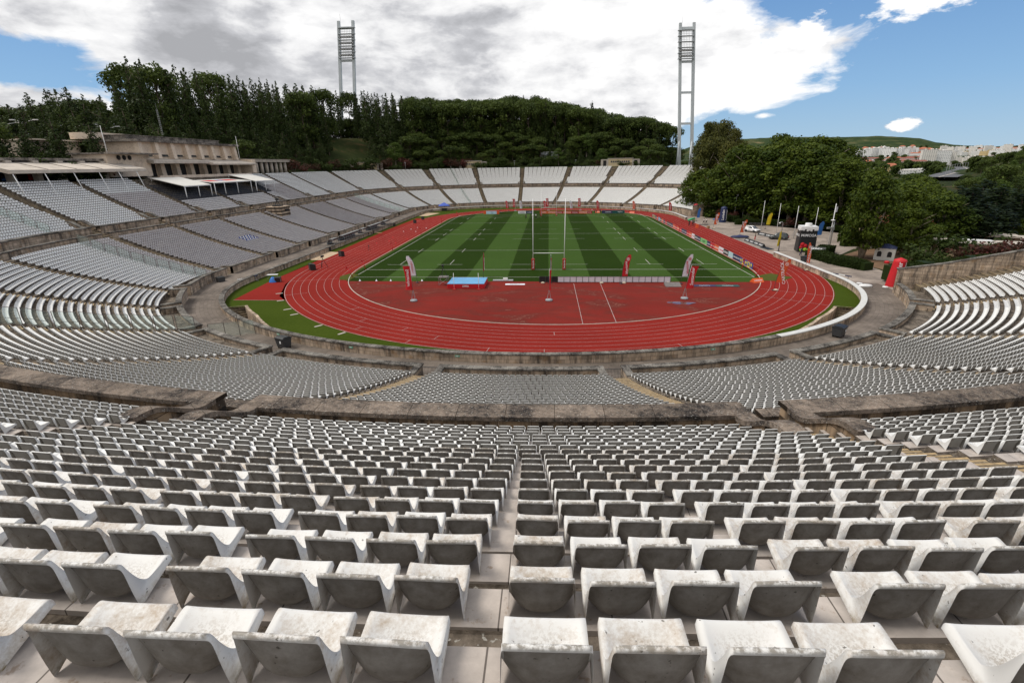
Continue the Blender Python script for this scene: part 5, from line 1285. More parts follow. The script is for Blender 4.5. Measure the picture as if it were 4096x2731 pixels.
b = MB(); b.box((0, 0, 2.2), (12, 8, 4.4)); b.build('wall', M['cream'], o); b = MB(); b.add([(-6.6, -4.6, 4.4), (6.6, -4.6, 4.4), (6.6, 4.6, 4.4), (-6.6, 4.6, 4.4), (-2.5, 0, 7.2), (2.5, 0, 7.2)], [(0, 1, 5, 4), (1, 2, 5), (2, 3, 4, 5), (3, 0, 4), (0, 3, 2, 1)]); b.build('roof', RF, o)
# ------------------------------------------------------------------ things on and around the field
PI = math.pi
def shapetext(par, s, mat, size, loc, rot, **kw): return put_text(s, mat, size, par, loc, rot, **kw)
def cloth(mb, cols, th=.012):
    """cols: list of point pairs ((x,z) top edge .. ) building a thin closed cloth from left and right edge curves with waves in y"""
    n = len(cols); vs = []
    for (xl, xr, z, y0, y1) in cols:
        for k in range(5):
            u = k/4; vs.append((xl+(xr-xl)*u, y0+(y1-y0)*u+.05*math.sin(u*5+z*2.1)*u, z))
    m = len(vs); vs += [(x, y+th, z) for x, y, z in vs]; fs = []
    for i in range(n-1):
        for k in range(4): a = i*5+k; fs += [(a, a+1, a+6, a+5), (a+m, a+5+m, a+6+m, a+1+m)]
    for i in range(n-1): fs += [(i*5, i*5+5, i*5+5+m, i*5+m), (i*5+4, i*5+4+m, i*5+9+m, i*5+9)]
    sm_ = mb.smooth; mb.smooth = True; mb.add(vs, fs); mb.smooth = sm_
def feather(x, y, h, mat, tmat, text, label, lean=0., rz=0., flip=False, group=None, side=1, wide=.95, mark=True, bag=False):
    """curved feather banner on a bending pole; side: cloth to the right (+1) or left (-1) of the pole"""
    o = thing('feather_flag', label, 'banner', (x, y, .02), rz, group)
    pts = []; n = 10
    for i in range(n+1):
        u = i/n; z = h*u; pts.append((lean*u*u+side*.55*wide*max(0, u-.72)**2*12*.75, 0, z-(.25*max(0, u-.8)**2*20)*.5))
    b = MB(); b.tube(pts, [.028]*5+[.022]*6, 6); b.build('pole', M['darkgrey'], o)
    b = MB(); cols = []
    for i in range(13):
        u = .26+.73*i/12; z = h*u; px_ = np.interp(z, [p[2] for p in pts], [p[0] for p in pts]); w = wide*(1-.12*i/12)
        if i > 10: w *= (1-.28*(i-10))
        off = max(0, .10*(2-i)) if i < 2 else 0
        cols.append((px_, px_+side*w, z-(.22-.12*i)*(i < 2)*0, 0., .08*side)) if side > 0 else cols.append((px_-w, px_, z, -.08, 0.))
    cloth(b, cols); b.build('cloth', mat, o)
    b = MB(); b.lathe([(.32, 0), (.33, .05), (.10, .09), (.05, .22)], (0, 0, 0), 10); b.build('base', M['black'], o)
    if text:
        zc = h*.56; c_ = lean*.33+side*wide*.52
        put_text(text, tmat, .62*wide, o, (c_+.02, -.05, zc), (PI/2, -PI/2+(-math.atan2(lean*1.1, h)), 0) if not flip else (PI/2, -PI/2, 0), sx=-1 if flip else 1, bold=.01)
        if mark:
            b = MB(); r = .24*wide; z = h*.84
            for k in range(6):
                a0, a1 = k*PI/3+PI/6, (k+1)*PI/3+PI/6
                b.tube([(r*math.cos(a0), 0, r*math.sin(a0)), (r*math.cos(a1), 0, r*math.sin(a1))], .022, 4)
            for dx in (-.06, .06):
                for dz in (-.06, .06): b.box((dx, 0, dz), (.08, .02, .08))
            q = b.build('emblem', tmat, o); q.location = (lean*.72+side*wide*.5+.03, -.03, z)
    if bag:
        b = MB(); b.smooth = True; b.lathe([(.30, .0), (.36, .10), (.24, .2), (.05, .23)], (.2, -.15, .04), 8); b.build('sandbag', plain('sandbag', (.5, .42, .32), .9, .2), o)
    return o
def tripod_banner(x, y, h, label, text='Santander', lean=.35, side=-1, sag=0, group=None, flip=False):
    o = thing('tripod_banner', label, 'banner', (x, y, .02), 0, group)
    b = MB()
    for k in range(4): a = PI/4+k*PI/2; b.tube([(.42*math.cos(a), .42*math.sin(a), .12), (.03*math.cos(a), .03*math.sin(a), 1.55)], .022, 5)
    b.build('stand', M['steel'], o)
    b = MB(); b.lathe([(.50, 0), (.54, .06), (.52, .2), (.3, .26)], (0, 0, 0), 8); b.build('weight', plain('grey_water_base', (.30, .32, .34), .6, .1), o)
    b = MB(); b.tube([(0, 0, 1.3), (lean, 0, h)], .024, 6); b.tube([(lean, 0, h), (lean+side*1.25, -.12, h-.10)], .018, 5); b.build('pole', M['steel'], o)
    cols = []
    for i in range(9):
        u = i/8; z = h-.1-(h-1.75)*u; xp = lean*(z-1.3)/(h-1.3); w = 1.05*(1-.18*math.sin(u*3)); cols.append((xp+min(0, side*w), xp+max(0, side*w), z-(.12 if side > 0 else 0), 0, .12*math.sin(u*5)))
    b = MB(); cloth(b, cols); b.build('cloth', M['red'], o)
    if text: put_text(text, M['textwhite'], .62, o, (lean*.5+side*.5, -.10, (h+1.6)/2), (PI/2, -PI/2, 0) if not flip else (PI/2, -PI/2, 0), sx=-1 if flip else 1, bold=.008)
    return o
feather(-21.9, -10.8, 4.5, M['whitefab'], M['textred'], 'Hovione', 'white feather banner with mirrored red lettering, left of the blue landing mat', lean=-.75, side=-1, flip=True)
tripod_banner(-19.4, -22.7, 5.2, 'red square banner on a tripod, leftmost of the three tripod banners on the near apron', lean=-.15, side=-1, flip=True)
feather(-11.2, -7.2, 4.3, M['red'], M['textwhite'], 'Santander', 'narrow red feather banner seen edge on behind the blue landing mat', lean=.2, rz=R(80), wide=.9, mark=False)
feather(.3, -11.1, 4.6, M['whitefab'], M['textred'], 'Hovione', 'white feather banner seen edge on between the near goalposts', lean=0, rz=R(78))
tripod_banner(.1, -22.2, 4.6, 'limp red banner on a tripod, middle one of the three on the near apron', lean=.02, side=.25, text=None)
feather(11.7, -11.5, 4.7, M['red'], M['textwhite'], 'Hovione', 'red feather banner with white lettering standing behind the white panel fence', lean=.55, side=1)
feather(21.1, -11.6, 4.75, M['whitefab'], M['textred'], 'Hovione', 'white feather banner with red lettering at the right end of the white panel fence', lean=.75, side=1)
tripod_banner(19.3, -21., 4.9, 'red square banner on a tripod, rightmost of the three tripod banners on the near apron', lean=.55, side=1)
feather(33.7, -15.9, 4.7, M['orange'], M['textwhite'], 'CARTRACK', 'orange feather banner leaning over the red lanes at the right bend', lean=1.0, side=1, mark=True, wide=1.05, bag=True)
feather(45.1, -1.1, 4.9, M['orange'], M['textwhite'], 'CARTRACK', 'orange feather banner beside the right track wall near the black carton', lean=-.5, side=1, rz=R(20), bag=True)
feather(48.7, 41.4, 4.3, M['orange'], M['textwhite'], 'CARTRACK', 'orange feather banner beside the white car', lean=.8, side=1)
feather(47.4, 58.6, 4.5, M['orange'], M['textwhite'], 'CARTRACK', 'small orange feather banner at the plaza edge before the dark inflatable column', lean=.6, side=1, bag=True)
feather(48.1, 78.5, 4.2, M['blue'], M['yellowfab'], '', 'blue feather banner with a yellow disc near the far red inflatable', lean=.2, side=1)
feather(49.2, 19.6, 4.2, M['yellowfab'], M['textblack'], '', 'yellow feather banner tied to the camera lamp post by the dark car', lean=.5, side=-1, rz=R(35))
feather(61.5, 57.5, 4.4, M['yellowfab'], M['textblack'], '', 'yellow feather banner beside the flagpole under the plane trees', lean=.5, side=1, wide=1.2)
feather(64.6, 35.4, 4.4, M['blue'], M['yellowfab'], '', 'blue feather banner just behind the black inflatable carton', lean=.3, side=1, wide=1.2)
FB = [(-16.7, 122., 'red'), (-10.9, 121.4, 'white'), (-.9, 120.3, 'red'), (9.7, 119.1, 'white'), (20.4, 117.9, 'red'), (34., 113.2, 'orange'), (46.1, 104.6, 'red')]
for i, (x, y, c) in enumerate(FB):
    feather(x, y, 4.2, M['whitefab' if c == 'white' else c], M['textred' if c == 'white' else 'textwhite'], 'Hovione' if c != 'orange' else 'CARTRACK', c+' feather banner along the far bend of the track, '+['leftmost', 'second from left', 'third from left', 'fourth from left', 'third from right', 'second from right', 'rightmost'][i], lean=-.4, side=-1, flip=True, wide=1.05, mark=False)
for i, (x, y) in enumerate(((-13.9, 121.7), (-.1, 122.5), (13., 121.))): tripod_banner(x, y, 5., 'red square tripod banner beyond the far goalposts, '+['leftmost', 'middle', 'rightmost'][i]+' of three', lean=-.1, side=-1, flip=True)

# rugby goals
def goal(y, label):
    o = thing('rugby_posts', label, 'goalposts', (0, y, .03))
    hh = 12.6 if y < 50 else 9.5
    for s_ in (-1, 1):
        b = MB(); b.tube([(s_*2.85, 0, 0), (s_*2.88, 0, hh)], [.075, .05], 10); b.build('upright', M['white'], o)
        b = MB(); b.box((s_*2.85, 0, 1.0), (.56, .56, 2.0)); p = b.build('pad', M['darkred'], o, .04)
        put_text('Santander', M['textwhite'], .40, p, (s_*2.85+.02, -.29, 1.05), (PI/2, -PI/2, 0), bold=.01)
    b = MB(); b.tube([(-2.85, 0, 3.02), (2.85, 0, 3.02)], .06, 8); b.build('crossbar', M['white'], o)
goal(0, 'tall white rugby posts with red pads on the near goal line'); goal(100, 'white rugby posts with red pads on the far goal line')
# corner and line flags with padded posts
def cornerflag(x, y, label, lx=0, ly=0, pad=True):
    o = thing('corner_post', label, 'corner flag', (x, y, .03), 0, 'padded line posts around the pitch')
    b = MB(); b.tube([(0, 0, 0), (lx, ly, 1.5)], .07 if pad else .03, 8); b.build('post', M['darkred'], o)
    b = MB(); b.box((lx*1.1-.16, ly, 1.66), (.34, .03, .30), M=Matrix.Rotation(.3, 3, 'Y')); b.build('flag', M['darkred'], o)
CF = [(-34.6, -6.6, -.7, 0, 'near left corner of the dead ball line'), (-34.6, 0, -.35, 0, 'left end of the near goal line'), (-36, 22, -.1, 0, 'left end of the near 22 metre line'), (-36.2, 50, 0, 0, 'left end of the halfway line'), (-36, 78, 0, 0, 'left end of the far 22 metre line'), (-34.6, 100, 0, 0, 'left end of the far goal line'),
      (34.6, -6.6, .45, 0, 'near right corner of the dead ball line'), (34.6, 0, .35, 0, 'right end of the near goal line'), (36, 22, .15, 0, 'right end of the near 22 metre line'), (35.6, 50, .1, 0, 'right end of the halfway line'), (35.6, 78, 0, 0, 'right end of the far 22 metre line'), (34.6, 104, 0, 0, 'far right corner of the pitch')]
for x, y, lx, ly, l in CF: cornerflag(x, y, 'red padded post at the '+l, lx, ly)

# advertising boards along the right touchline
BX = 36.75
seq = [('LIDL', 2.6), ('LIDL', 2.6), ('NV', 2.6), ('O', 2.6), ('LB', 2.6), ('BK', 2.6), ('O', 2.6), ('NL', 2.6), ('RS', 2.6), ('TR', 2.6), ('TR', 2.6), ('NL', 2.6), ('O', 2.6), ('RS', 2.6), ('O', 2.6), ('RS', 2.6), ('NL', 2.6), ('NL', 2.6), ('RS', 2.6), ('O', 2.6), ('WH', 2.6), ('HO', 2.6), ('NL', 2.6), ('GR', 5.2), ('NL', 2.6), ('RS', 2.9), ('O', 3.), ('WH', 3.1), ('HO', 3.1), ('CL', 2.7), ('SM', 4.4), ('LI', 6.4)]
BD = {'O': ('orange', 'CARTRACK', 'textwhite'), 'RS': ('red', 'Santander', 'textwhite'), 'NL': ('navy', 'Lusíadas', 'textwhite'), 'WH': ('whitefab', 'Hovione', 'textred'), 'HO': ('black', 'HONDA', 'textwhite'), 'TR': ('black', 'TRACTOR', 'textwhite'), 'GR': ('green', 'GILBERT', 'textblack'), 'CL': (None, '', None), 'SM': ('navy', 'SMARTFAN.TICKETS', 'textwhite'), 'LI': ('blue', '', None), 'LIDL': ('blue', '', None), 'NV': ('navy', 'Lusíadas', 'textwhite'), 'LB': ('matblue', 'RUGBY', 'textwhite'), 'BK': ('black', 'MACRON', 'textwhite')}
BNAME = dict(O='orange advertising board', RS='red advertising board', NL='navy advertising board', WH='white advertising board with red lettering', HO='black advertising board', TR='black advertising board', GR='wide pale green banner', CL='plain pale cyan cloth board', SM='wide navy ticket advertising board', LI='blue and yellow checked board', LIDL='blue and yellow board', NV='navy advertising board', LB='light blue advertising board', BK='black advertising board')
BLUE2 = plain('royal_blue_vinyl', (.025, .07, .30), .5, .1, 3)
y = 93.2
for i, (k, w) in enumerate(seq):
    c = (BX if y > 8 else BX+.0, y-w/2); ang = -PI/2
    if y-w/2 < 1: ang = -PI/2-.06
    x_ = BX+(.0 if y-w/2 > 4 else -.25)
    n_ = len(seq)-1-i; ordn = 'nearest board of the right touchline row' if n_ == 0 else ORD[min(n_, 29)]+' board of the right touchline row counting from the camera'
    if n_ > 29: ordn = 'farthest board of the right touchline row'if i == 0 else ('second farthest board of the right touchline row' if i == 1 else ordn)
    o = thing('advertising_board', (BNAME[k]+', '+ordn), 'advertising board', (x_, y-w/2, .03), ang, 'boards along the right touchline')
    o['label'] = BNAME[k]+', '+(('nearest' if n_ == 0 else ORD[min(n_, 29)]+' nearest' if n_ <= 29 else ['farthest', 'second farthest'][i])+' in the right touchline row')
    mt = M[BD[k][0]] if BD[k][0] and k not in ('LI', 'LIDL') else (BLUE2 if k != 'CL' else plain('pale_cyan_cloth', (.42, .58, .62), .6, .08, 2))
    b = MB(); b.box((0, 0, .5), (w-.04, .08, 1.0)); b.build('panel', mt, o)
    if BD[k][1]:
        sz = min(.62, (w-.5)/(len(BD[k][1])*.60)); put_text(BD[k][1], M[BD[k][2]], sz, o, (.12 if k != 'SM' else 0, -.046, .48), bold=.012)
        if k in ('O', 'RS', 'NL', 'HO', 'WH'):
            b = MB(); b.prism([(-w/2+.12, .3), (-w/2+.42, .3), (-w/2+.27, .72)], 'y', -.05, -.043) if k != 'WH' else b.box((w/2-.3, -.046, .5), (.3, .01, .3)); b.build('emblem', M[BD[k][2]], o)
    if k in ('LI', 'LIDL'):
        for j in range(5 if k == 'LI' else 2):
            ww = w/(5 if k == 'LI' else 2); cx_ = -w/2+ww*(j+.5)
            if j % 2: b = MB(); b.box((cx_, -.043, .5), (ww-.06, .006, .92)); b.build('yellow_panel', M['yellowfab'], o)
            b = MB(); b.lathe([(.34, 0), (.34, .012)], (0, 0, 0), 20); q = b.build('disc', M['yellowfab'] if j % 2 == 0 else BLUE2, o); q.location = (cx_, -.047, .5); q.rotation_euler = (PI/2, 0, 0)
            put_text('L', BLUE2 if j % 2 == 0 else M['yellowfab'], .4, o, (cx_, -.07, .5), bold=.03)
    y -= w
# boards behind the far dead ball line
fx = [(-12.1, -9.0, 'whitefab', 'Lusíadas', 'textblack', 'white board left of the far goalposts'), (-8.95, -6.4, 'navy', 'Lusíadas', 'textwhite', 'navy board just left of the far goalposts'), (-3.5, -.4, 'orange', 'NAVEX', 'textwhite', 'orange board behind the far goalposts, leftmost of the orange ones'), (-.35, 2.6, 'orange', 'CARTRACK', 'textwhite', 'orange board behind the far goalposts, second from the left'),
      (2.65, 5.6, 'darkred', 'Santander', 'textwhite', 'dark red board behind the far goalposts, leftmost of the red ones'), (5.65, 8.6, 'orange', 'CARTRACK', 'textwhite', 'orange board behind the far goal, third orange one'), (8.65, 11.6, 'darkred', 'Santander', 'textwhite', 'dark red board right of the far goal, middle red one'), (11.65, 14.7, 'orange', 'CARTRACK', 'textwhite', 'orange board right of the far goal, rightmost orange one'), (14.75, 16.6, 'darkred', 'Santander', 'textwhite', 'short dark red board at the right end of the far row')]
for x0, x1, c, s_, tm, l in fx:
    o = thing('advertising_board', l, 'advertising board', ((x0+x1)/2, 110.6-.11*((x0+x1)/2+12), .03), R(-6)); w = x1-x0
    b = MB(); b.box((0, 0, .5), (w, .08, 1.)); b.build('panel', M[c], o); put_text(s_, M[tm], min(.62, w/(len(s_)*.62)), o, (.05, -.046, .48), bold=.01)
o = thing('advertising_box', 'long dark green box shaped board right of the far goalposts', 'advertising board', (24.7, 107.6, .03), R(-6))
b = MB(); b.box((0, .4, .55), (8.6, .9, 1.1)); b.build('box', M['teal'], o, .03); b = MB(); b.box((-2.3, -.06, .55), (4, .01, 1.08)); b.build('navy_panel', M['navy'], o)
put_text('Lusíadas', M['textwhite'], .66, o, (-1.9, -.075, .56), bold=.01); put_text('HeyDoc', M['textwhite'], .55, o, (2.6, -.06, .60), bold=.01)
o = thing('electronic_scoreboard', 'low light blue scoreboard with orange ends at the far left of the pitch', 'scoreboard', (-22.6, 109.5, .03), R(-6))
b = MB(); b.box((0, 0, .6), (4.3, .15, 1.15)); b.build('screen', plain('pale_blue_screen', (.45, .60, .72), .4, .05), o)
for s_ in (-1, 1): b = MB(); b.box((s_*2.65, 0, .6), (1., .15, 1.15)); b.build('end_panel', M['orange'], o)
put_text('0   0', M['navy'], .45, o, (.3, -.09, .84), bold=.01); put_text('00:00', M['navy'], .38, o, (.3, -.09, .32), bold=.01)

# the white panel fence across the near end
for i in range(7):
    x0 = -1.5+i*3.02; o = thing('panel_fence', ('black' if i == 0 else 'white')+' three panel barrier on the near dead ball side, '+['leftmost', 'second from left', 'third from left', 'fourth from left', 'third from right', 'second from right', 'rightmost'][i], 'barrier', (x0, -10.85, .03), 0, 'panel barriers on the near side')
    for j in range(3): b = MB(); b.box((.5+j*1.0, 0, .55), (.93, .03, .88)); b.build('panel', M['black'] if i == 0 else M['whitefab'], o)
    b = MB()
    for j in range(4): b.box((j*1.0, -.02, .52), (.045, .06, 1.04))
    b.box((1.5, -.02, 1.02), (3.0, .05, .05)); b.box((1.5, -.02, .1), (3.0, .05, .05)); b.build('frame', M['darkgrey'], o)
for i, x in enumerate((-.9, 8.6, 19.2 , 12.2)): 
    b = MB(); b.smooth = True; b.lathe([(.28, 0), (.34, .10), (.22, .22), (.05, .26)], (0, 0, 0), 8); o = b.build('sandbag', plain('sandbag', (.5, .42, .32), .9, .2)); o.location = (x, -11.3, .02); tag(o, 'pale sandbag at the foot of the white panel fence', 'sandbag', 'sandbags along the panel fence')
# landing mat and high jump stands
o = thing('landing_mat', 'blue topped high jump landing mat with red sides', 'landing mat', (-13.05, -12.7, .02))
b = MB(); b.prism([(-3, 0), (3, 0), (2.95, .72), (-2.95, .72)], 'y', -2.3, 2.3); b.build('base', M['red'], o, .05); b = MB(); b.box((0, 0, .75), (5.9, 4.6, .09)); b.build('top', M['matblue'], o, .03); put_text('DIMA', M['textwhite'], .42, o, (0, -2.33, .38), bold=.02)
for x, l in ((-14.8, 'left'), (-10.9, 'right')):
    o = thing('jump_stand', l+' white upright stand in front of the blue landing mat', 'jump stand', (x, -15.5, .02)); b = MB(); b.tube([(0, 0, .02), (0, 0, 2.6)], .035, 6); b.build('upright', M['white'], o); b = MB(); b.box((0, 0, .04), (.5, .35, .07)); b.build('base', M['red'], o)
# camera scaffold
o = thing('camera_platform', 'small grey scaffold table left of the blue landing mat', 'platform', (-17.1, -12.2, .02))
b = MB(); b.box((0, 0, 1.3), (1.5, 1.5, .08)); b.build('deck', plain('grey_deck', (.16, .14, .13), .7, .2), o)
for a in (-1, 1):
    for c in (-1, 1): b = MB(); b.tube([(a*.68, c*.68, 0), (a*.68, c*.68, 1.28)], .035, 5); b.build('leg', M['steel'], o)
b = MB()
for a, c in ((-1, -1), (1, -1), (-1, 1)): b.tube([(a*.68, c*.68, .15), (-a*.68 if c < 0 else a*.68, c*.68 if c < 0 else -c*.68, 1.1)], .02, 4)
b.build('brace', M['steel'], o)
def tripod_cam(x, y, z, s, label):
    b = MB()
    for k in range(3): a = .5+k*2.1; b.tube([(.55*math.cos(a), .55*math.sin(a), 0), (.0, 0, 1.35)], .03, 5)
    b.box((0, 0, 1.55), (.22, .5, .25)); b.tube([(0, .25, 1.55), (0, .5, 1.55)], .08, 8); b.tube([(-.1, 0, 1.4), (-.5, -.4, 1.25)], .015, 4)
    o = b.build('video_tripod', M['black']); o.location = (x, y, z); o.scale = (s, s, s); return tag(o, label, 'tripod')
tripod_cam(-17.1, -12.2, 1.38, 1.15, 'black camera tripod standing on the grey scaffold table')
tripod_cam(-41.7, 22.3, .02, .75, 'black measuring tripod on the left straight'); tripod_cam(-43.8, 2.2, .02, 1.4, 'tall thin black loudspeaker stand near the left bend'); tripod_cam(-19.5, 112.2, .3, .9, 'black camera tripod near the scoreboard'); 
b = MB(); b.box((0, 0, .5), (1.9, 1.2, .1)); 
for a in (-.9, .9): b.box((a, 0, .25), (.06, 1.1, .5))
o = b.build('low_platform', M['darkgrey']); o.location = (-19.5, 112.2, 0); tag(o, 'low dark platform under the tripod near the scoreboard', 'platform')
# loudspeakers
for i, (x, y, w, h, rz, l) in enumerate(((-45.1, .2, 1.45, 1.2, -.9, 'largest black loudspeaker, lying beside the left bend'), (-45.3, 14.9, 1.1, 1.2, -.5, 'black loudspeaker at the sand pit'), (-51.2, 22.2, .8, 1.0, -.5, 'black bin like speaker in front of the dugouts'), (-51.2, 52.6, .6, .9, -.3, 'small black speaker beside the far dugout'), (-45.6, 79.4, .9, 1.2, -.3, 'black loudspeaker on the far left straight, nearer of two'), (-45.6, 90.8, .9, 1.2, -.3, 'black loudspeaker on the far left straight, farther of two'), (-50.1, 70.6, .7, 1.0, -.3, 'small black speaker on the grass verge of the far left straight'))):
    o = thing('loudspeaker', l, 'loudspeaker', (x, y, .02), rz); b = MB(); b.prism([(-w*.35, 0), (w*.35, 0), (w*.35, h*.86), (-w*.2, h), (-w*.35, h)], 'x', -w/2, w/2); b.build('cabinet', M['black'], o, .03); b = MB(); b.box((0, -w*.36, h*.5), (w*.86, .02, h*.82)); b.build('grille', M['darkgrey'], o)
# table and flight case on the grass at left
o = thing('trestle_table', 'white folding table on the turf at the left bend', 'table', (-48.6, -7.8, .02), .2); b = MB(); b.box((0, 0, .74), (1.8, .75, .05)); b.build('top', M['white'], o)
for a in (-.8, .8): b = MB(); b.tube([(a, -.3, 0), (a, .3, .72)], .02, 4); b.tube([(a, .3, 0), (a, -.3, .72)], .02, 4); b.build('leg', M['steel'], o)
o = thing('flight_case', 'black equipment case half covered with a blue tarpaulin on the turf', 'case', (-46.9, -10.3, .02), .3); b = MB(); b.box((.5, 0, .42), (1.0, .8, .75)); b.build('case', M['black'], o, .03); b = MB()
for e_ in (.02, .98):
    for a in (-.4, .4): b.box((e_, a, .42), (.05, .04, .78))
b.build('edging', M['steel'], o); b = MB(); b.smooth = True; rsx = random.Random(3)
vs = [(.0+.75*math.cos(a)*r, .62*math.sin(a)*r, max(.02, .92*(1-r*r)+rsx.uniform(-.05, .05))) for r in (0.02, .35, .7, 1.) for a in [2*PI*k/12 for k in range(12)]]
fs = [(i*12+k, i*12+(k+1) % 12, (i+1)*12+(k+1) % 12, (i+1)*12+k) for i in range(3) for k in range(12)]+[tuple(range(12))]; b.add(vs, fs); q = b.build('tarpaulin', plain('blue_tarpaulin', (.02, .14, .48), .45, .15, 4), o); q.location = (-.25, 0, 0)
# dugouts along the left straight
def dugout(y0, y1, label):
    o = thing('dugout', label, 'dugout', (-52.2, (y0+y1)/2, .02)); L_ = y1-y0
    n = max(2, int(L_/1.3)); 
    for i in range(n+1):
        yy = -L_/2+L_*i/n; b = MB(); b.tube([(.9, yy, 0), (.95, yy, 1.7), (.5, yy, 2.2), (-.4, yy, 2.15), (-.9, yy, 1.2), (-.95, yy, 0)], .045, 5); b.build('hoop', M['steel'], o)
    b = MB(); b.box((.75, 0, 2.0), (.08, L_, .3)); b.build('fascia', M['black'], o)
    b = MB(); b.smooth = True; pr = [(.5, 2.22), (-.4, 2.17), (-.92, 1.2), (-.97, .1)]
    vs = [(x, s_*L_/2, z) for s_ in (-1, 1) for x, z in pr]; b.add(vs, [(i, i+1, i+5, i+4) for i in range(3)]); b.build('cover', plain('clear_plastic', (.30, .31, .31), .2, .2), o)
    b = MB(); b.box((-.3, 0, .45), (.5, L_*.95, .12)); b.box((-.55, 0, .75), (.1, L_*.95, .5)); b.build('bench', M['darkgrey'], o)
dugout(32., 43.6, 'long hooped dugout on the left straight, nearer of the two long ones'); dugout(52.1, 63., 'long hooped dugout on the left straight, farther of the two long ones')
dugout(25.6, 28.6, 'short hooped shelter at the near end of the left dugouts'); dugout(46., 49., 'short hooped shelter between the long dugouts'); dugout(66, 70.5, 'short hooped shelter at the far end of the dugouts')
# folding table and chairs by the track
o = thing('officials_table', 'small brown table with chairs beside the left straight', 'table', (-47.9, 48.6, .02), -.3); b = MB(); b.box((0, 0, .74), (1.7, .8, .05)); b.build('top', plain('brown_wood', (.36, .19, .09), .6, .2), o)
for a in (-.75, .75):
    for c in (-.3, .3): b = MB(); b.tube([(a, c, 0), (a, c, .72)], .03, 4); b.build('leg', M['darkgrey'], o)
for dx in (-1.3, -.6):
    o = thing('folding_chair', 'black folding chair beside the brown table', 'chair', (-49.2+dx, 47.6+dx*.3, .02), .6, 'black folding chairs'); b = MB(); b.box((0, 0, .45), (.42, .42, .04)); b.build('seat', M['black'], o); b = MB(); b.box((0, -.22, .8), (.42, .04, .36)); b.build('backrest', M['black'], o)
    for a in (-.18, .18): b = MB(); b.tube([(a, -.22, .95), (a, .2, 0)], .015, 4); b.tube([(a, .2, .45), (a, -.2, 0)], .015, 4); b.build('leg', M['darkgrey'], o)
for i, (x, y) in enumerate(((-43, 56), (-42.2, 61.5), (-41.2, 65.5), (-39.2, 55.6), (-38, 63.8))):
    b = MB(); b.smooth = True; b.lathe([(.03, -.15), (.1, -.11), (.145, 0), (.1, .11), (.03, .15)], (0, 0, 0), 10); o = b.build('rugby_ball', M['whitefab']); o.location = (x, y, .16); o.rotation_euler = (1.2, 0, i*1.1); tag(o, 'white ball lying on the left straight', 'ball', 'balls lying on the left straight')
cm_ = None
for i, (x, y, c) in enumerate([(-43.5, 33.2, 'red'), (-41.5, 37, 'red'), (-38.7, 33.5, 'red'), (-37.8, 41, 'red'), (-42.6, 44, 'red')]+[(-32.2, -9.6, 'whitefab'), (-29.3, -9.6, 'whitefab'), (-26.8, -9.6, 'whitefab'), (-24, -9.6, 'whitefab'), (-21.4, -9.6, 'whitefab')]):
    b = MB(); b.lathe([(.19, 0), (.19, .02), (.13, .03), (.03, .3)], (0, 0, 0), 10); o = b.build('marker_cone', M[c]); o.location = (x, y, .03); tag(o, ('red marker cone on the left straight' if c == 'red' else 'white marker cone along the near edge of the grass'), 'cone', ('red' if c == 'red' else 'white')+' marker cones')
# mats, tray, ramp
for nm, x, y, w, d_, c, txt, l in (('ground_mat', -5.4, -12.15, 3.2, .9, 'whitefab', 'Lusíadas', 'white printed mat lying right of the landing mat'), ('ground_mat', 24.4, -13., 3.4, 1.1, 'navy', 'Lusíadas', 'navy printed mat lying at the right of the apron'), ('ground_mat', 27.9, -13.05, 3.5, 1.1, 'teal', 'HeyDoc', 'green printed mat lying at the right of the apron')):
    o = thing(nm, l, 'mat', (x, y, .03)); b = MB(); b.box((0, 0, .03), (w, d_, .03)); b.build('sheet', M[c], o); put_text(txt, M['textblack'] if c == 'whitefab' else M['textwhite'], .5, o, (0, 0, .05), (0, 0, PI))
o = thing('metal_tray', 'grey metal tray with a white box beside the landing mat', 'tray', (-7.6, -9.5, .03)); b = MB(); b.box((0, 0, .1), (3.4, .9, .12)); b.build('tray', M['steel'], o); b = MB(); b.box((.4, 0, .3), (.75, .55, .3)); b.build('box', M['white'], o)
o = thing('ramp', 'dark grey low ramp at the right end of the panel fence', 'ramp', (19.5, -13, .02)); b = MB(); b.prism([(-.8, 0), (.8, 0), (.8, .42), (-.8, .06)], 'x', -1.2, 1.2); b.build('deck', plain('grey_deck', (.16, .14, .13), .7, .2), o)
for x, y, rz, l in ((33.4, -10.2, .35, 'small orange folded sign at the near right corner of the pitch'), (31.9, 108, -.2, 'small orange folded sign at the far right corner of the pitch'), (19.2, 111, 0, 'small orange folded sign behind the four people at the far end')):
    o = thing('folded_sign', l, 'sign', (x, y, .03), rz); b = MB(); b.prism([(-.55, 0), (.55, 0), (0, .62)], 'x', -.95, .95); b.build('panel', M['orange'], o); put_text('CARTRACK', M['textwhite'], .3, o, (0, -.32, .30), (R(48), 0, 0), bold=.01)
# puddle
import bmesh
pd = [(18.4+1.7*math.cos(a)*(1+.3*math.sin(3*a)), -23.3+.8*math.sin(a)*(1+.25*math.cos(2*a+1))) for a in [2*PI*k/26 for k in range(26)]]
o = sheet('puddle', pd, .026, plain('puddle_water', (.10, .03, .025), .03, .1, spec=.9))
# hurdles
for x, y, rz, l in ((-52.4, -10.6, 1.2, 'blue and white steeplechase barrier by the left wall'), (45.9, -8.4, -1.0, 'blue and white steeplechase barrier by the right wall')):
    o = thing('barrier_hurdle', l, 'hurdle', (x+.9, y, .02), rz)
    for k in range(4): b = MB(); b.box((-1.5+k*1.0, 0, .84), (.98, .13, .13)); b.build('beam', M['navy'] if k % 2 else M['white'], o)
    for a in (-1.5, 1.5): b = MB(); b.box((a, 0, .4), (.08, .08, .8)); b.box((a, 0, .05), (.1, 1.3, .08)); b.build('foot', M['steel'], o)
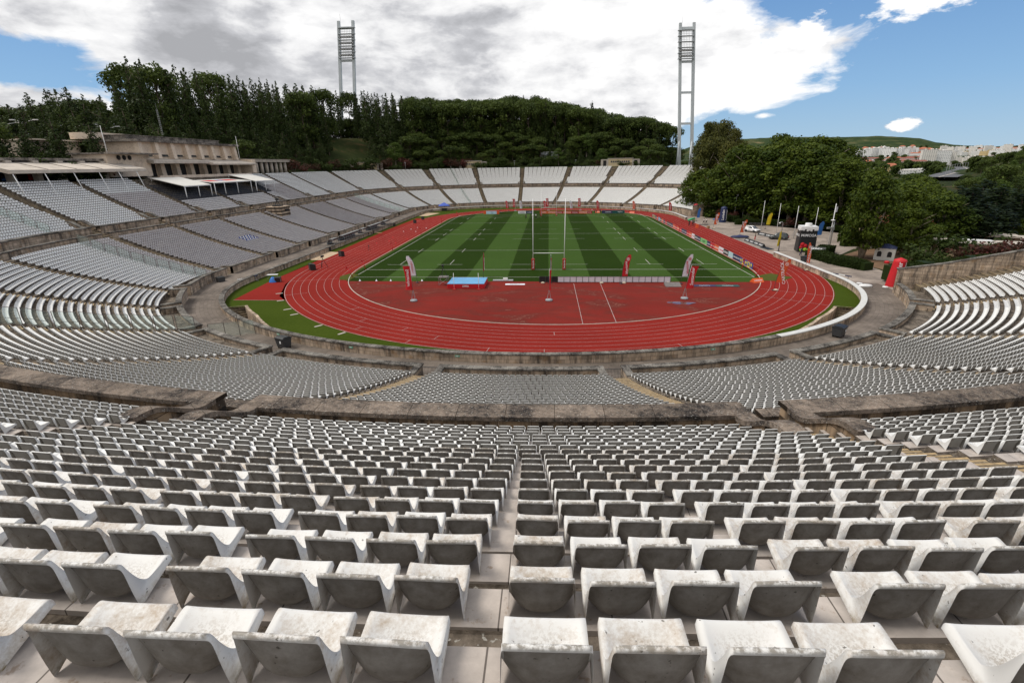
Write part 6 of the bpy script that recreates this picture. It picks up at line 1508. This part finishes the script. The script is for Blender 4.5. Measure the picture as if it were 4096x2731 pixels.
# wheelie bins
def bin_(x, y, z, rz, s, label):
    o = thing('wheeled_bin', label, 'bin', (x, y, z), rz); o.scale = (s, s, s)
    b = MB(); b.add([(-.55, -.42, .15), (.55, -.42, .15), (.55, .42, .15), (-.55, .42, .15), (-.66, -.52, 1.05), (.66, -.52, 1.05), (.66, .52, 1.05), (-.66, .52, 1.05)], [(3, 2, 1, 0), (0, 1, 5, 4), (1, 2, 6, 5), (2, 3, 7, 6), (3, 0, 4, 7), (4, 5, 6, 7)]); b.build('body', M['darkgrey'], o, .03)
    b = MB(); b.box((0, 0, 1.1), (1.4, 1.12, .1)); b.prism([(-.5, 1.15), (.5, 1.15), (.3, 1.26), (-.3, 1.26)], 'x', -.6, .6); b.build('lid', M['black'], o, .02)
    for a in (-.45, .45):
        for c in (-.34, .34): b = MB(); b.tube([(a-.03, c, .09), (a+.03, c, .09)], .09, 10); b.build('wheel', M['black'], o)
    b = MB(); b.box((.2, -.535, .75), (.22, .01, .26)); b.build('sticker', M['textwhite'], o) if s > .9 else None
bin_(31.8, -37.1, .03, .75, 1.05, 'large dark grey wheeled bin beside the track wall on the right walkway'); bin_(-28.6, -42.3, .03, -.45, 1.05, 'large dark grey wheeled bin beside the track wall on the left walkway')
bin_(48.4, 6.2, .02, .4, 1., 'dark wheeled bin on the plaza beside the right track wall'); bin_(-54.6, -13.2, .45, 1., .9, 'dark wheeled bin on the left walkway by the hurdle')
for i in range(4): bin_(60.3+i*1.1, 65.2-i*.25, .02, -.2, .72, 'small black bin, '+['leftmost', 'second from left', 'second from right', 'rightmost'][i]+' of four before the plaza hedge')
# inflatables
def inflatable(x, y, r, h, lx, mat, text, tm, label, sz):
    o = thing('inflatable_column', label, 'inflatable', (x, y, .02)); n = 14; b = MB(); b.smooth = True; ring = []
    for i in range(n+1):
        u = i/n; rr_ = r*(1.12-.12*u) if u < .93 else r*math.sqrt(max(.02, 1-((u-.93)/.07)**2)); ring.append((lx*u, u*h, rr_))
    vs = [(cx+rr_*math.cos(a), rr_*math.sin(a), z) for cx, z, rr_ in ring for a in [2*PI*k/20 for k in range(20)]]
    b.add(vs, [(i*20+k, i*20+(k+1) % 20, (i+1)*20+(k+1) % 20, (i+1)*20+k) for i in range(n) for k in range(20)]+[tuple(n*20+k for k in range(20))]); b.build('body', mat, o)
    for a in ((-.35, .75) if r > .8 else (0,)):
        q = put_text(text, tm, sz, o, (lx*.5+math.sin(a)*r*1.07, -math.cos(a)*r*1.07-.03, h*.48), (PI/2, -PI/2, 0), bold=.012); q.rotation_euler = (Matrix.Rotation(a, 3, 'Z') @ Matrix.Rotation(PI/2, 3, 'X') @ Matrix.Rotation(PI/2, 3, 'Z')).to_euler()
inflatable(52.4, -12.9, .82, 4.3, .35, M['red'], 'Santander', M['textwhite'], 'big red inflatable column beside the right end wall', .85)
inflatable(53.8, 100., .95, 3.9, -.2, M['darkred'], 'Santander', M['textwhite'], 'dark red inflatable column at the end of the far right stand', .62)
inflatable(55.2, 75., .95, 4.9, .1, M['navy'], 'Lusíadas', M['textwhite'], 'dark navy inflatable column in front of the plaza hedge', .95)
for x, y in ((49.6, -14.4), (50.9, -15.6), (47.2, -12.0)): 
    b = MB(); b.lathe([(.38, 0), (.42, .08), (.36, .16)], (0, 0, 0), 12); o = b.build('weight', M['white']); o.location = (x+1.2, y+.5, .02); tag(o, 'round white ballast weight at the foot of the red inflatable', 'weight', 'white ballast weights')
b = MB(); b.smooth = True; b.lathe([(1.0, 0), (1.05, .2), (.8, .42), (.2, .5)], (0, 0, 0), 9); o = b.build('folded_sheet', M['white']); o.location = (48.2, -13.4, .02); o.scale = (1, .55, .8); tag(o, 'crumpled white plastic sheet on the paving left of the red inflatable', 'sheet')
# black carton shaped inflatable
o = thing('carton_inflatable', 'giant black milk carton inflatable with a white drip top on the plaza', 'inflatable', (54.4, 19.3, .02), R(-12))
b = MB(); b.add([(-1.7, -1.5, 0), (1.7, -1.5, 0), (1.7, 1.5, 0), (-1.7, 1.5, 0), (-1.55, -1.4, 4.9), (1.55, -1.4, 4.9), (1.55, 1.4, 4.9), (-1.55, 1.4, 4.9)], [(3, 2, 1, 0), (0, 1, 5, 4), (1, 2, 6, 5), (2, 3, 7, 6), (3, 0, 4, 7), (4, 5, 6, 7)]); b.build('body', M['black'], o, .15)
b = MB(); b.box((0, 0, 5.05), (3.2, 2.9, .45)); 
for k in range(9): u = (k+.5)/9; dz = .9*(.45+.5*math.cos(u*2*PI)**2)*(1 if k % 2 else .6); b.box((-1.6+3.2*u, -1.44, 4.95-dz/2), (.37, .1, dz)); b.box((-1.6, -1.3+2.6*u, 4.95-dz/2), (.1, .32, dz)); b.box((1.6, -1.3+2.6*u, 4.95-dz/2), (.1, .32, dz))
b.build('drip_top', M['white'], o, .04); b = MB(); b.lathe([(.62, 5.2), (.66, 5.3), (.66, 5.75), (.58, 5.85)], (0, 0, 0), 18); b.build('cap', M['white'], o)
put_text('MiMOSA', M['textwhite'], .78, o, (0, -1.52, 3.45), bold=.01); q = put_text('MiMOSA', M['textwhite'], .72, o, (-1.7, 0, 3.4), (PI/2, 0, -PI/2), bold=.01)
for x, z, r, m_ in ((-.9, 1.6, .42, 'red'), (-.35, 1.3, .42, 'red'), (-1.1, 1.0, .36, 'red'), (-1.0, .5, .34, 'green'), (-.3, .6, .36, 'green'), (.3, .45, .34, 'green')): b = MB(); b.lathe([(r, 0), (r*.9, .05)], (0, 0, 0), 16); q = b.build('fruit_print', M[m_] if m_ != 'green' else plain('lime_print', (.30, .55, .05), .6, .1), o); q.location = (x, -1.63, z); q.rotation_euler = (PI/2, 0, 0)
# leaning panel
o = thing('leaning_panel', 'black leaning display panel with white lettering and a grid on the plaza', 'display panel', (52.9, 11.6, .02), R(-35))
Mx = Matrix.Rotation(R(52), 4, 'X'); b = MB(); b.box((0, 0, 0), (3.0, 2.6, .07)); p = b.build('panel', M['black'], o); p.rotation_euler = (R(48), 0, 0); p.location = (0, 0, 1.0)
b = MB()
for k in range(9): b.box((-1.4+k*.35, -.25, .04), (.015, 1.9, .006))
for k in range(6): b.box((0, -1.15+k*.35, .04), (2.9, .015, .006))
g = b.build('grid', M['steel'], p); put_text('HONDA', M['textwhite'], .52, p, (0, .82, .05), (0, 0, 0), bold=.02); put_text('POWER', M['textwhite'], .34, p, (0, .38, .05), (0, 0, 0), bold=.015)
b = MB()
for a in (-1.2, 1.2): b.tube([(a, 1.0, 0), (a, .8, 1.85)], .04, 5)
b.build('strut', M['steel'], o)
# low wedge boards
def wedge(x, y, rz, label): 
    o = thing('wedge_board', label, 'advertising board', (x, y, .02), rz, 'black wedge boards'); b = MB(); b.prism([(-.45, 0), (.45, 0), (.0, .72)], 'x', -1.25, 1.25); b.build('panel', M['black'], o); put_text('HONDA', M['textwhite'], .46, o, (.1, -.27, .34), (R(58), 0, 0), bold=.015); return o
for i in range(4): wedge(48.0+.06*i, 33.6-i*2.55, -PI/2+.06, 'black wedge board beside the right straight, '+['farthest', 'second farthest', 'second nearest', 'nearest'][i]+' of four')
wedge(55.5, 44.2, -1.2, 'black wedge board on the plaza between the two cars, farther one'); wedge(56, 41.2, -1.2, 'black wedge board on the plaza between the two cars, nearer one')
# flagpoles and lamps on the plaza
def pole(x, y, h, label, flag=None, r=.09, tiltx=0.):
    o = thing('flagpole', label, 'flagpole', (x, y, .02)); b = MB(); b.tube([(0, 0, 0), (tiltx, 0, h)], [r, r*.55], 8); b.build('pole', M['white'], o)
    if flag: b = MB(); cloth(b, [(tiltx, tiltx+.95*(1-.35*i/6), h-.15-i*.36, 0, .1) for i in range(7)]); b.build('flag', M['whitefab'], o)
    return o
pole(60., 56.7, 7.8, 'bare white flagpole on the plaza, leftmost of the four bare ones'); pole(60., 46.6, 7.8, 'bare white flagpole on the plaza behind the dark car'); pole(60.4, 37.7, 7.8, 'bare white flagpole on the plaza left of the black carton'); pole(65.3, 38.2, 7.4, 'bare white flagpole half hidden behind the black carton')
pole(61.2, 82.1, 9.8, 'tall flagpole with a limp white flag at the far end of the plaza', True)
o = pole(62.2, 25., 9.3, 'tall mast with a small white flag, cameras and floodlight beside the near hedge', None, .13); b = MB(); cloth(b, [(.02, .55, 8.6-i*.28, 0, .1) for i in range(5)]); b.build('flag', M['whitefab'], o); b = MB(); b.box((-.5, 0, 4.1), (.9, .5, .35)); b.box((.3, 0, 4.0), (.4, .5, .7)); b.build('camera_box', M['steel'], o); b = MB(); b.lathe([(.45, 0), (.4, .12), (.1, .2)], (0, 0, 5.7), 12); b.build('lamp_head', M['white'], o); b = MB(); b.tube([(.35, 0, 0), (.35, 0, 5.4)], .12, 8); b.build('mast', M['steel'], o)
o = thing('camera_post', 'thin grey post with a hooked surveillance camera at the corner of the track wall', 'lamp post', (49.4, 19.9, .02)); b = MB(); b.tube([(0, 0, 0), (0, 0, 5.8), (-.15, 0, 6.05), (-.6, 0, 6.0)], [.11, .06, .05, .05], 8); b.build('post', M['steel'], o); b = MB(); b.lathe([(.16, 0), (.2, .1), (.1, .22)], (-.65, 0, 5.72), 10); b.build('camera', M['white'], o)
o = thing('street_lamp', 'slender grey lamp post in front of the plaza hedge', 'street lamp', (63., 80, .02)); b = MB(); b.tube([(0, 0, 0), (0, 0, 5.2)], .07, 6); b.build('post', M['steel'], o); b = MB(); b.box((0, 0, 5.25), (.9, .3, .14)); b.build('lamp_head', M['white'], o)
# crowd barriers on the plaza
for i, (x, y, rz) in enumerate(((58, 53, .1), (61.5, 46, .3), (62.5, 42, .8), (64, 38, .1), (67.5, 34.5, .1), (70.5, 32.5, .1), (73, 30.5, .2), (68.5, 62.5, -.1), (74, 58.8, -.4))):
    o = thing('crowd_barrier', 'grey metal crowd barrier standing on the back of the plaza', 'barrier', (x, y, .02), rz, 'crowd barriers on the plaza'); b = MB(); b.tube([(-1.1, 0, .25), (-1.1, 0, 1.08), (1.1, 0, 1.08), (1.1, 0, .25), (-1.1, 0, .25)], .022, 5)
    for k in range(9): b.tube([(-.9+k*.225, 0, .25), (-.9+k*.225, 0, 1.08)], .009, 4)
    b.build('frame', M['steel'], o); b = MB(); b.box((-.8, 0, .1), (.05, .6, .04)); b.box((.8, 0, .1), (.05, .6, .04)); b.build('foot', M['steel'], o)
# small white tent, red drum, tarpaulins
o = thing('party_tent', 'small white tent wall with arched windows under the trees', 'tent', (64.6, 9.4, .02), R(-35)); b = MB(); b.box((0, 0, 1.15), (3.2, 3.0, 2.3)); b.build('wall', M['whitetent'], o); b = MB(); b.add([(-1.7, -1.6, 2.3), (1.7, -1.6, 2.3), (1.7, 1.6, 2.3), (-1.7, 1.6, 2.3), (0, 0, 3.1)], [(0, 1, 4), (1, 2, 4), (2, 3, 4), (3, 0, 4)]); b.build('roof', M['navy'], o)
for k in (-.8, .8): b = MB(); b.prism([(-.35, 0), (.35, 0), (.35, .7), (.2, 1.0), (-.2, 1.0), (-.35, .7)], 'y', -.02, .02); q = b.build('window', M['dark'], o); q.location = (k, -1.52, .7)
b = MB(); b.smooth = True; b.lathe([(.55, 0), (.75, .25), (.7, .55), (.4, .8), (.1, .85)], (0, 0, 0), 12); o = b.build('red_bundle', M['red']); o.location = (62.6, 5.2, .02); o.scale = (.6, .6, .6); tag(o, 'round red bundle on the soil in front of the small tent', 'bundle')
b = MB(); b.smooth = True; b.lathe([(1.3, 0), (1.5, .2), (1.2, .5), (.7, .55), (.2, .75), (.05, .8)], (0, 0, 0), 11); o = b.build('tarpaulin_heap', M['navy']); o.location = (48.4, 40.2, .02); o.scale = (1.6, .8, .9); tag(o, 'heap of dark blue and white tarpaulin at the plaza edge', 'tarpaulin')
b = MB(); b.smooth = True; b.lathe([(1.0, 0), (1.0, .3), (.5, .5), (.1, .5)], (0, 0, 0), 9); o = b.build('blue_bundle', M['blue']); o.location = (55.8, 82, .02); o.scale = (1.5, .6, .8); tag(o, 'blue wrapped bundle on the ground left of the dark inflatable column', 'bundle')
o = thing('orange_barrel', 'orange plastic water barrier on the right straight', 'barrier', (43.4, 60.8, .02)); b = MB(); b.prism([(-.4, 0), (.4, 0), (.3, .5), (.24, 1.05), (-.24, 1.05), (-.3, .5)], 'x', -.35, .35); b.build('body', M['orange'], o, .04); b = MB(); b.lathe([(.09, 0), (.09, .08)], (0, 0, 1.05), 8); b.build('cap', M['black'], o)
o = thing('cardboard_box', 'small brown cardboard box beside the small orange feather banner', 'box', (46.2, 59.4, .02), .3); b = MB(); b.box((0, 0, .35), (.7, .6, .7)); b.build('box', plain('cardboard', (.34, .22, .12), .9, .15), o)
b = MB(); b.box((0, 0, .03), (2.6, 1.6, .05)); o = b.build('rubber_mat', M['black']); o.location = (47.6, 68.6, .01); o.rotation_euler = (0, 0, -.5); tag(o, 'black rubber mat at the track edge by the two walking people', 'mat')
b = MB(); b.box((0, 0, .05), (3.2, 1.5, .09)); o = b.build('rubber_ramp', M['black']); o.location = (48.2, 22.9, .01); o.rotation_euler = (0, 0, -1.45); tag(o, 'black rubber ramp between the plaza and the track beside the camera post', 'ramp')
# blue gazebo and boat-like tarp at the far left corner
o = thing('gazebo', 'small blue gazebo tent at the far left bend', 'tent', (-45.0, 127.4, .3), .3); b = MB(); b.add([(-2.3, -2.3, 1.9), (2.3, -2.3, 1.9), (2.3, 2.3, 1.9), (-2.3, 2.3, 1.9), (0, 0, 3.2), (-2.3, -2.3, 1.7), (2.3, -2.3, 1.7), (2.3, 2.3, 1.7), (-2.3, 2.3, 1.7)], [(0, 1, 4), (1, 2, 4), (2, 3, 4), (3, 0, 4), (0, 5, 6, 1), (1, 6, 7, 2), (2, 7, 8, 3), (3, 8, 5, 0)]); b.build('canopy', plain('blue_canopy', (.05, .10, .42), .6, .1, 2), o)
for a in (-2.2, 2.2):
    for c in (-2.2, 2.2): b = MB(); b.tube([(a, c, -.3), (a, c, 1.8)], .05, 5); b.build('leg', M['steel'], o)
o = thing('judges_table', 'grey table under the blue gazebo', 'table', (-45, 127.2, .0)); b = MB(); b.box((0, 0, .8), (2.6, 1., .4)); b.build('top', M['darkgrey'], o); b = MB(); b.box((0, 0, .3), (2.2, .7, .6)); b.build('base', M['darkgrey'], o)

# cars
def car(x, y, rz, mat, label, text=None):
    o = thing('parked_car', label, 'car', (x, y, .02), rz)
    # body cross sections along the length (x), half widths and heights: lofted so that the sides curve
    st = [(-2.2, .62, .42, .80, .82), (-2.12, .82, .28, .98, 1.0), (-1.7, .90, .24, 1.02, 1.05), (-.9, .93, .22, 1.02, 1.04), (.2, .93, .22, 1.0, 1.02), (1.0, .92, .22, .98, .99), (1.6, .88, .24, .90, .94), (2.05, .78, .28, .80, .84), (2.2, .60, .40, .66, .68)]
    b = MB(); b.smooth = True; vs = []
    for xx, w, z0, z1, zc in st: vs += [(xx, -w*.86, z0), (xx, -w, z0+.22), (xx, -w*.985, z1-.18), (xx, -w*.86, z1), (xx, 0, zc), (xx, w*.86, z1), (xx, w*.985, z1-.18), (xx, w, z0+.22), (xx, w*.86, z0)]
    n = 9; b.add(vs, [(i*n+k, i*n+(k+1) % n, (i+1)*n+(k+1) % n, (i+1)*n+k) for i in range(len(st)-1) for k in range(n)]+[tuple(range(n)), tuple((len(st)-1)*n+k for k in range(n))[::-1]]); b.build('body', mat, o)
    cab = [(-1.95, .70, 1.02, 1.04), (-1.55, .72, 1.5, 1.54), (-.6, .72, 1.62, 1.66), (.25, .70, 1.58, 1.62), (1.15, .70, 1.0, 1.01)]
    b = MB(); b.smooth = True; vs = []
    for xx, w, z1, zc in cab: vs += [(xx, -.82, .98), (xx, -w, z1), (xx, 0, zc), (xx, w, z1), (xx, .82, .98)]
    b.add(vs, [(i*5+k, i*5+k+1, (i+1)*5+k+1, (i+1)*5+k) for i in range(4) for k in range(4)]); b.build('roof', mat, o)
    for s_ in (-1, 1):
        b = MB(); b.add([(-1.5, s_*.79, 1.08), (-.45, s_*.81, 1.06), (-.5, s_*.745, 1.5), (-1.35, s_*.755, 1.42)], [(0, 1, 2, 3)]); b.add([(-.38, s_*.81, 1.06), (.85, s_*.80, 1.05), (.22, s_*.745, 1.48), (-.42, s_*.745, 1.5)], [(0, 1, 2, 3)]); b.build('window', M['glass'], o)
        b = MB(); b.box((.78, s_*.98, 1.08), (.16, .2, .14)); b.build('mirror', mat, o, .02)
        for xx in (-1.38, 1.36):
            b = MB(); b.lathe([(.36, -.12), (.37, 0), (.36, .12)], (0, 0, 0), 18); q = b.build('wheel', M['black'], o); q.location = (xx, s_*.86, .36); q.rotation_euler = (PI/2, 0, 0)
            b = MB(); b.lathe([(.22, -.135), (.23, 0), (.22, .135)], (0, 0, 0), 10); b.build('rim', M['darkgrey'], q)
        b = MB(); b.box((2.05, s_*.60, .74), (.22, .34, .10)); b.build('headlight', M['white'], o); b = MB(); b.box((-2.16, s_*.58, .86), (.12, .4, .12)); b.build('tail_light', M['darkred'], o)
    b = MB(); b.add([(1.12, -.68, 1.03), (1.12, .68, 1.03), (.30, .64, 1.56), (.30, -.64, 1.56)], [(0, 1, 2, 3)]); q = b.build('windscreen', M['glass'], o); q.location = (.03, 0, .03)
    b = MB(); b.add([(-1.97, -.66, 1.08), (-1.97, .66, 1.08), (-1.6, .64, 1.46), (-1.6, -.64, 1.46)], [(3, 2, 1, 0)]); q = b.build('rear_window', M['glass'], o); q.location = (-.03, 0, .02)
    b = MB(); b.box((2.17, 0, .58), (.1, 1.05, .22)); b.build('grille', M['black'], o); b = MB(); b.box((0, 0, .3), (4.1, 1.6, .16)); b.build('sill', M['black'], o)
    if text:
        put_text(text, M['textwhite'] if mat != M['carwhite'] else M['textblack'], .3, o, (-.2, -.95, .72))
    return o
def gloss(n, c): 
    m = plain(n, c, .25, .03, 1); m.node_tree.nodes['Principled BSDF'].inputs['Coat Weight'].default_value = .6; return m
M['carwhite'] = gloss('white_car_paint', (.72, .72, .72)); M['cardark'] = gloss('dark_grey_car_paint', (.035, .042, .042))
car(55.4, 50.8, -1.15, M['carwhite'], 'white parked car with sporty dark wheels on the plaza', 'HR-V'); car(56.4, 36.7, 2.6, M['cardark'], 'dark grey parked car with white lettering on its doors', 'HONDA')

# people
SK = plain('skin', (.42, .24, .16), .6, .05); HR = plain('dark_hair', (.03, .02, .015), .7, .1)
def person(x, y, rz, top, legs, label, pose='walk', h=1.75, z=.03):
    o = thing('person', label, 'person', (x, y, z), rz); s = h/1.75
    st = {'walk': .28, 'stand': .10, 'carry': .16}[pose]; hip = .93
    J = {'pelvis': (0, 0, hip), 'chest': (0, .02, 1.28), 'neck': (0, .02, 1.50), 'head': (0, .04, 1.60), 'crown': (0, .03, 1.74), 'hl': (-.1, 0, hip-.04), 'kl': (-.1, .10+st*.4, .50), 'al': (-.1, st, .07), 'tl': (-.1, st+.16, .03), 'hr': (.1, 0, hip-.04), 'kr': (.1, .05-st*.2, .50), 'ar': (.1, -st, .10), 'tr': (.1, -st+.15, .03),
         'sl': (-.19, .02, 1.43), 'el': (-.25, -.06-st*.3, 1.15), 'wl': (-.25, .05-st*.5, .90), 'sr': (.19, .02, 1.43), 'er': (.25, -.02+st*.3, 1.15), 'wr': (.25, .12+st*.5, .92)}
    if pose == 'carry': J['el'] = (-.26, .05, 1.2); J['wl'] = (-.2, .32, 1.2); J['er'] = (.26, .05, 1.2); J['wr'] = (.2, .32, 1.2)
    J['fl'] = tuple(np.array(J['wl'])+(0, .02, -.14)); J['fr'] = tuple(np.array(J['wr'])+(0, .03, -.13))
    Rr = dict(pelvis=(.15, .11), chest=(.17, .115), neck=(.055, .055), head=(.085, .10), crown=(.06, .07), hl=(.1, .1), kl=(.062, .062), al=(.04, .045), tl=(.04, .03), hr=(.1, .1), kr=(.062, .062), ar=(.04, .045), tr=(.04, .03), sl=(.06, .06), el=(.042, .042), wl=(.03, .03), sr=(.06, .06), er=(.042, .042), wr=(.03, .03), fl=(.035, .02), fr=(.035, .02))
    E_ = [('pelvis', 'chest'), ('chest', 'neck'), ('neck', 'head'), ('head', 'crown'), ('pelvis', 'hl'), ('hl', 'kl'), ('kl', 'al'), ('al', 'tl'), ('pelvis', 'hr'), ('hr', 'kr'), ('kr', 'ar'), ('ar', 'tr'), ('chest', 'sl'), ('sl', 'el'), ('el', 'wl'), ('wl', 'fl'), ('chest', 'sr'), ('sr', 'er'), ('er', 'wr'), ('wr', 'fr')]
    def skin(name, names, edges, grow, mat):
        ks = list(names); me = bpy.data.meshes.new(name); me.from_pydata([tuple(c*s for c in J[k]) for k in ks], [(ks.index(a), ks.index(b_)) for a, b_ in edges], []); me.materials.append(mat)
        q = link(name, me, o); sk = q.modifiers.new('skin', 'SKIN'); sk.use_smooth_shade = True
        for i, k in enumerate(ks): me.skin_vertices[0].data[i].radius = (Rr[k][0]*s+grow, Rr[k][1]*s+grow)
        me.skin_vertices[0].data[0].use_root = True; sb = q.modifiers.new('sub', 'SUBSURF'); sb.levels = 1; sb.render_levels = 1; return q
    skin('body', J.keys(), E_, 0, SK)
    skin('shirt', ['chest', 'pelvis', 'sl', 'el', 'sr', 'er'], [('chest', 'pelvis'), ('chest', 'sl'), ('sl', 'el'), ('chest', 'sr'), ('sr', 'er')], .018, top)
    skin('trousers', ['pelvis', 'hl', 'kl', 'al', 'hr', 'kr', 'ar'], [('pelvis', 'hl'), ('hl', 'kl'), ('kl', 'al'), ('pelvis', 'hr'), ('hr', 'kr'), ('kr', 'ar')], .02, legs)
    b = MB(); b.smooth = True; b.lathe([(.095*s, 0), (.105*s, .05*s), (.085*s, .11*s), (.03*s, .145*s)], (0, .01, 1.60*s), 10); b.build('hair', HR, o); return o
BK, WHs, RD = M['black'], M['whitefab'], M['red']
person(-8.1, 90.1, .2, BK, BK, 'person in black walking on the pitch before the far goalposts'); person(-4.6, 90.6, -1.2, WHs, BK, 'person in a white shirt walking just right of the near left upright'); person(-5.7, 91.2, -.6, WHs, BK, 'person in a white shirt hidden behind the near left upright')
person(16.7, 108.6, 1.5, WHs, M['darkgrey'], 'person in white at the left of the group by the far boards', 'stand', 1.82); person(17.7, 107.4, .4, BK, BK, 'person in black second in the group by the far boards', 'stand'); person(18.5, 109.4, 2.6, RD, M['darkgrey'], 'person in red in the group by the far boards', 'stand', 1.65); person(19.7, 107.2, 3, BK, BK, 'person in black at the right of the group by the far boards', 'stand')
person(42.2, 64.7, .3, BK, BK, 'person in black carrying a long green roll on the track, nearer one', 'carry', 1.9); person(43.6, 66.1, .3, BK, BK, 'person in black carrying a long green roll on the track, farther one', 'carry', 1.85); person(45.2, 70.3, 2.2, plain('lime_shirt', (.25, .45, .10), .7, .1), M['darkgrey'], 'person in lime green at the far end of the green roll', 'carry', 1.8)
b = MB(); b.smooth = True; b.tube([(41.9, 65, 1.75), (43.2, 66.6, 1.95), (44.8, 69.4, 1.8)], [.28, .34, .3], 9); tag(b.build('green_roll', plain('bright_green_cloth', (.05, .42, .16), .6, .15)), 'long bright green roll carried on the shoulders of three people', 'roll')
person(48.1, 70.4, .9, WHs, BK, 'person in a white shirt and black trousers, left of the two walking on the plaza', 'walk', 1.7); person(48.9, 70.5, .9, WHs, BK, 'person in a white shirt and black trousers, right of the two walking on the plaza', 'walk', 1.7)
person(50.4, 35.6, 1.2, BK, RD, 'person in black top and red shorts beside the wedge boards', 'stand', 1.6); person(50.9, 13.3, .5, M['navy'], M['navy'], 'person in dark blue standing at the foot of the black carton', 'stand', 1.75)
person(69.8, -3.4, 2., plain('orange_vest', (.75, .10, .03), .7, .05), M['navy'], 'person in an orange vest behind the long hedge', 'stand', 1.75, .3)
person(68.4, -2.6, 1., plain('lime_vest', (.45, .62, .05), .7, .05), M['navy'], 'person in a lime vest behind the long hedge, left of the orange one', 'stand', 1.75, .3); person(71.0, -3.0, .4, plain('lime_vest', (.45, .62, .05), .7, .05), M['navy'], 'person in a lime vest behind the long hedge, right of the orange one', 'stand', 1.75, .3)

# glass barriers running up three aisles, rails at the near gates
M['panel'] = plain('pale_glass_panel', (.5, .55, .52), .08, .1)
def clearglass():
    m, t, b = newmat('clear_safety_glass'); b.inputs['Base Color'].default_value = (.75, .9, .84, 1); b.inputs['Roughness'].default_value = .05
    tr = t.new('ShaderNodeBsdfTransparent'); tr.inputs[0].default_value = (.86, .93, .90, 1); mx = t.new('ShaderNodeMixShader'); mx.inputs[0].default_value = .13
    t.l.new(tr.outputs[0], mx.inputs[1]); t.l.new(b.outputs[0], mx.inputs[2]); t.l.new(mx.outputs[0], m.node_tree.nodes['Material Output'].inputs[0]); return m
M['clear'] = clearglass()
def glassfence(s, off, tiers, label):
    nx, ny = nrm(s); tx, ty = -ny, nx; o = thing('glass_barrier', label, 'barrier', (0, 0, 0))
    for P_, d0, d1 in tiers:
        d = d0
        while d < d1:
            zA, zB = fl(P_, d), fl(P_, d+1.9); x0, y0 = pos(s, d); x1, y1 = pos(s, d+1.75); x0 += tx*off; y0 += ty*off; x1 += tx*off; y1 += ty*off
            b = MB()
            for (xx, yy, zz) in ((x0, y0, zA), (x1, y1, zB)): b.tube([(xx, yy, zz-.1), (xx, yy, zz+1.75)], .032, 5)
            b.tube([(x0, y0, zA+1.75), (x1, y1, zB+1.75)], .028, 5); b.tube([(x0, y0, zA+.75), (x1, y1, zB+.75)], .022, 5); b.tube([(x0, y0, zA+.15), (x1, y1, zB+.15)], .022, 5); b.build('frame', plain('brown_metal_frame', (.13, .115, .10), .5, .15), o)
            b = MB(); b.add([(x0, y0, zA+.2), (x1, y1, zB+.2), (x1, y1, zB+1.7), (x0, y0, zA+1.7)], [(0, 1, 2, 3)]); b.build('pane', M['clear'], o); d += 1.95
glassfence(36.2, -.55, ((PL, 5.2, 24.5),), 'framed glass barrier climbing the lower stand in the left foreground')
glassfence(64.5, 0, ((PL, 5.4, 24.5), (PU, 28.6, 40)), 'framed glass barrier between white and grey seats on the left stand')
glassfence(184.5, 0, ((PL, 5.4, 24.5),), 'framed glass barrier on the far left corner of the lower stand'); glassfence(222, 0, ((PL, 5.4, 24.5), (PU, 28.6, 43)), 'framed glass barrier on the far stand')
x0, y0 = pos(33.3, .3); x1, y1 = pos(35.6, 4.3); o = thing('glass_gate', 'glass gate panel across the left walkway', 'gate', (0, 0, 0)); b = MB()
P_ = [(x1+(x0-x1)*u, y1+(y0-y1)*u) for u in (0, .34, .66, 1)]
for (xx, yy), hh in zip(P_, (1.8, 1.8, 2.6, 1.2)): b.tube([(xx, yy, 0), (xx, yy, hh)], .04, 5)
b.tube([(*P_[0], 1.8), (*P_[1], 1.8), (*P_[1], 2.0), (*P_[2], 2.6)], .03, 5); b.build('frame', plain('brown_metal_frame', (.13, .115, .10), .5, .15), o)
for a, c in ((0, 1), (1, 2), (2, 3)): b = MB(); b.add([(*P_[a], .1), (*P_[c], .1), (*P_[c], 1.75), (*P_[a], 1.75)], [(0, 1, 2, 3)]); b.build('pane', M['clear'], o)
for s in (-7.8, 7.4):
    x, y = pos(s, 4.9); nx, ny = nrm(s); o = thing('aisle_gate', 'low grey railing gate closing the '+('right' if s < 0 else 'left')+' centre aisle at the walkway', 'gate', (x, y, .5), math.atan2(-nx, ny)+PI); b = MB(); b.tube([(-.8, 0, .9), (.8, 0, .9)], .025, 5)
    for k in range(13): b.tube([(-.78+k*.13, 0, -.3), (-.78+k*.13, 0, .9)], .013, 4)
    b.tube([(-.8, 0, -.25), (.8, 0, -.25)], .02, 5); b.build('railing', M['darkgrey'], o)
# stadium stair numbers painted on the bench ends near the camera, and paper notices on the wing walls
for sI, offs in ((23.4, -1), (-23.6, 1)):
    for j in range(2, 12):
        d = DU0+TRU*j; x, y = pos(sI, d-.12); nx, ny = nrm(sI); tx, ty = -ny, nx
        sg = offs; o = link('row_number', text_mesh(str(20-j), M['textblack'], .26, 'CENTER', .003, .01)); o.location = (x+tx*sg*(HW-.012), y+ty*sg*(HW-.012), uprim(j)-.58); o.rotation_euler = (PI/2, 0, math.atan2(nx, -ny)+(PI/2 if sg < 0 else -PI/2)); tag(o, 'row number painted on a bench end beside the '+('left' if sI > 0 else 'right')+' stairs of the upper tier', 'row number', 'painted row numbers '+('left' if sI > 0 else 'right'))
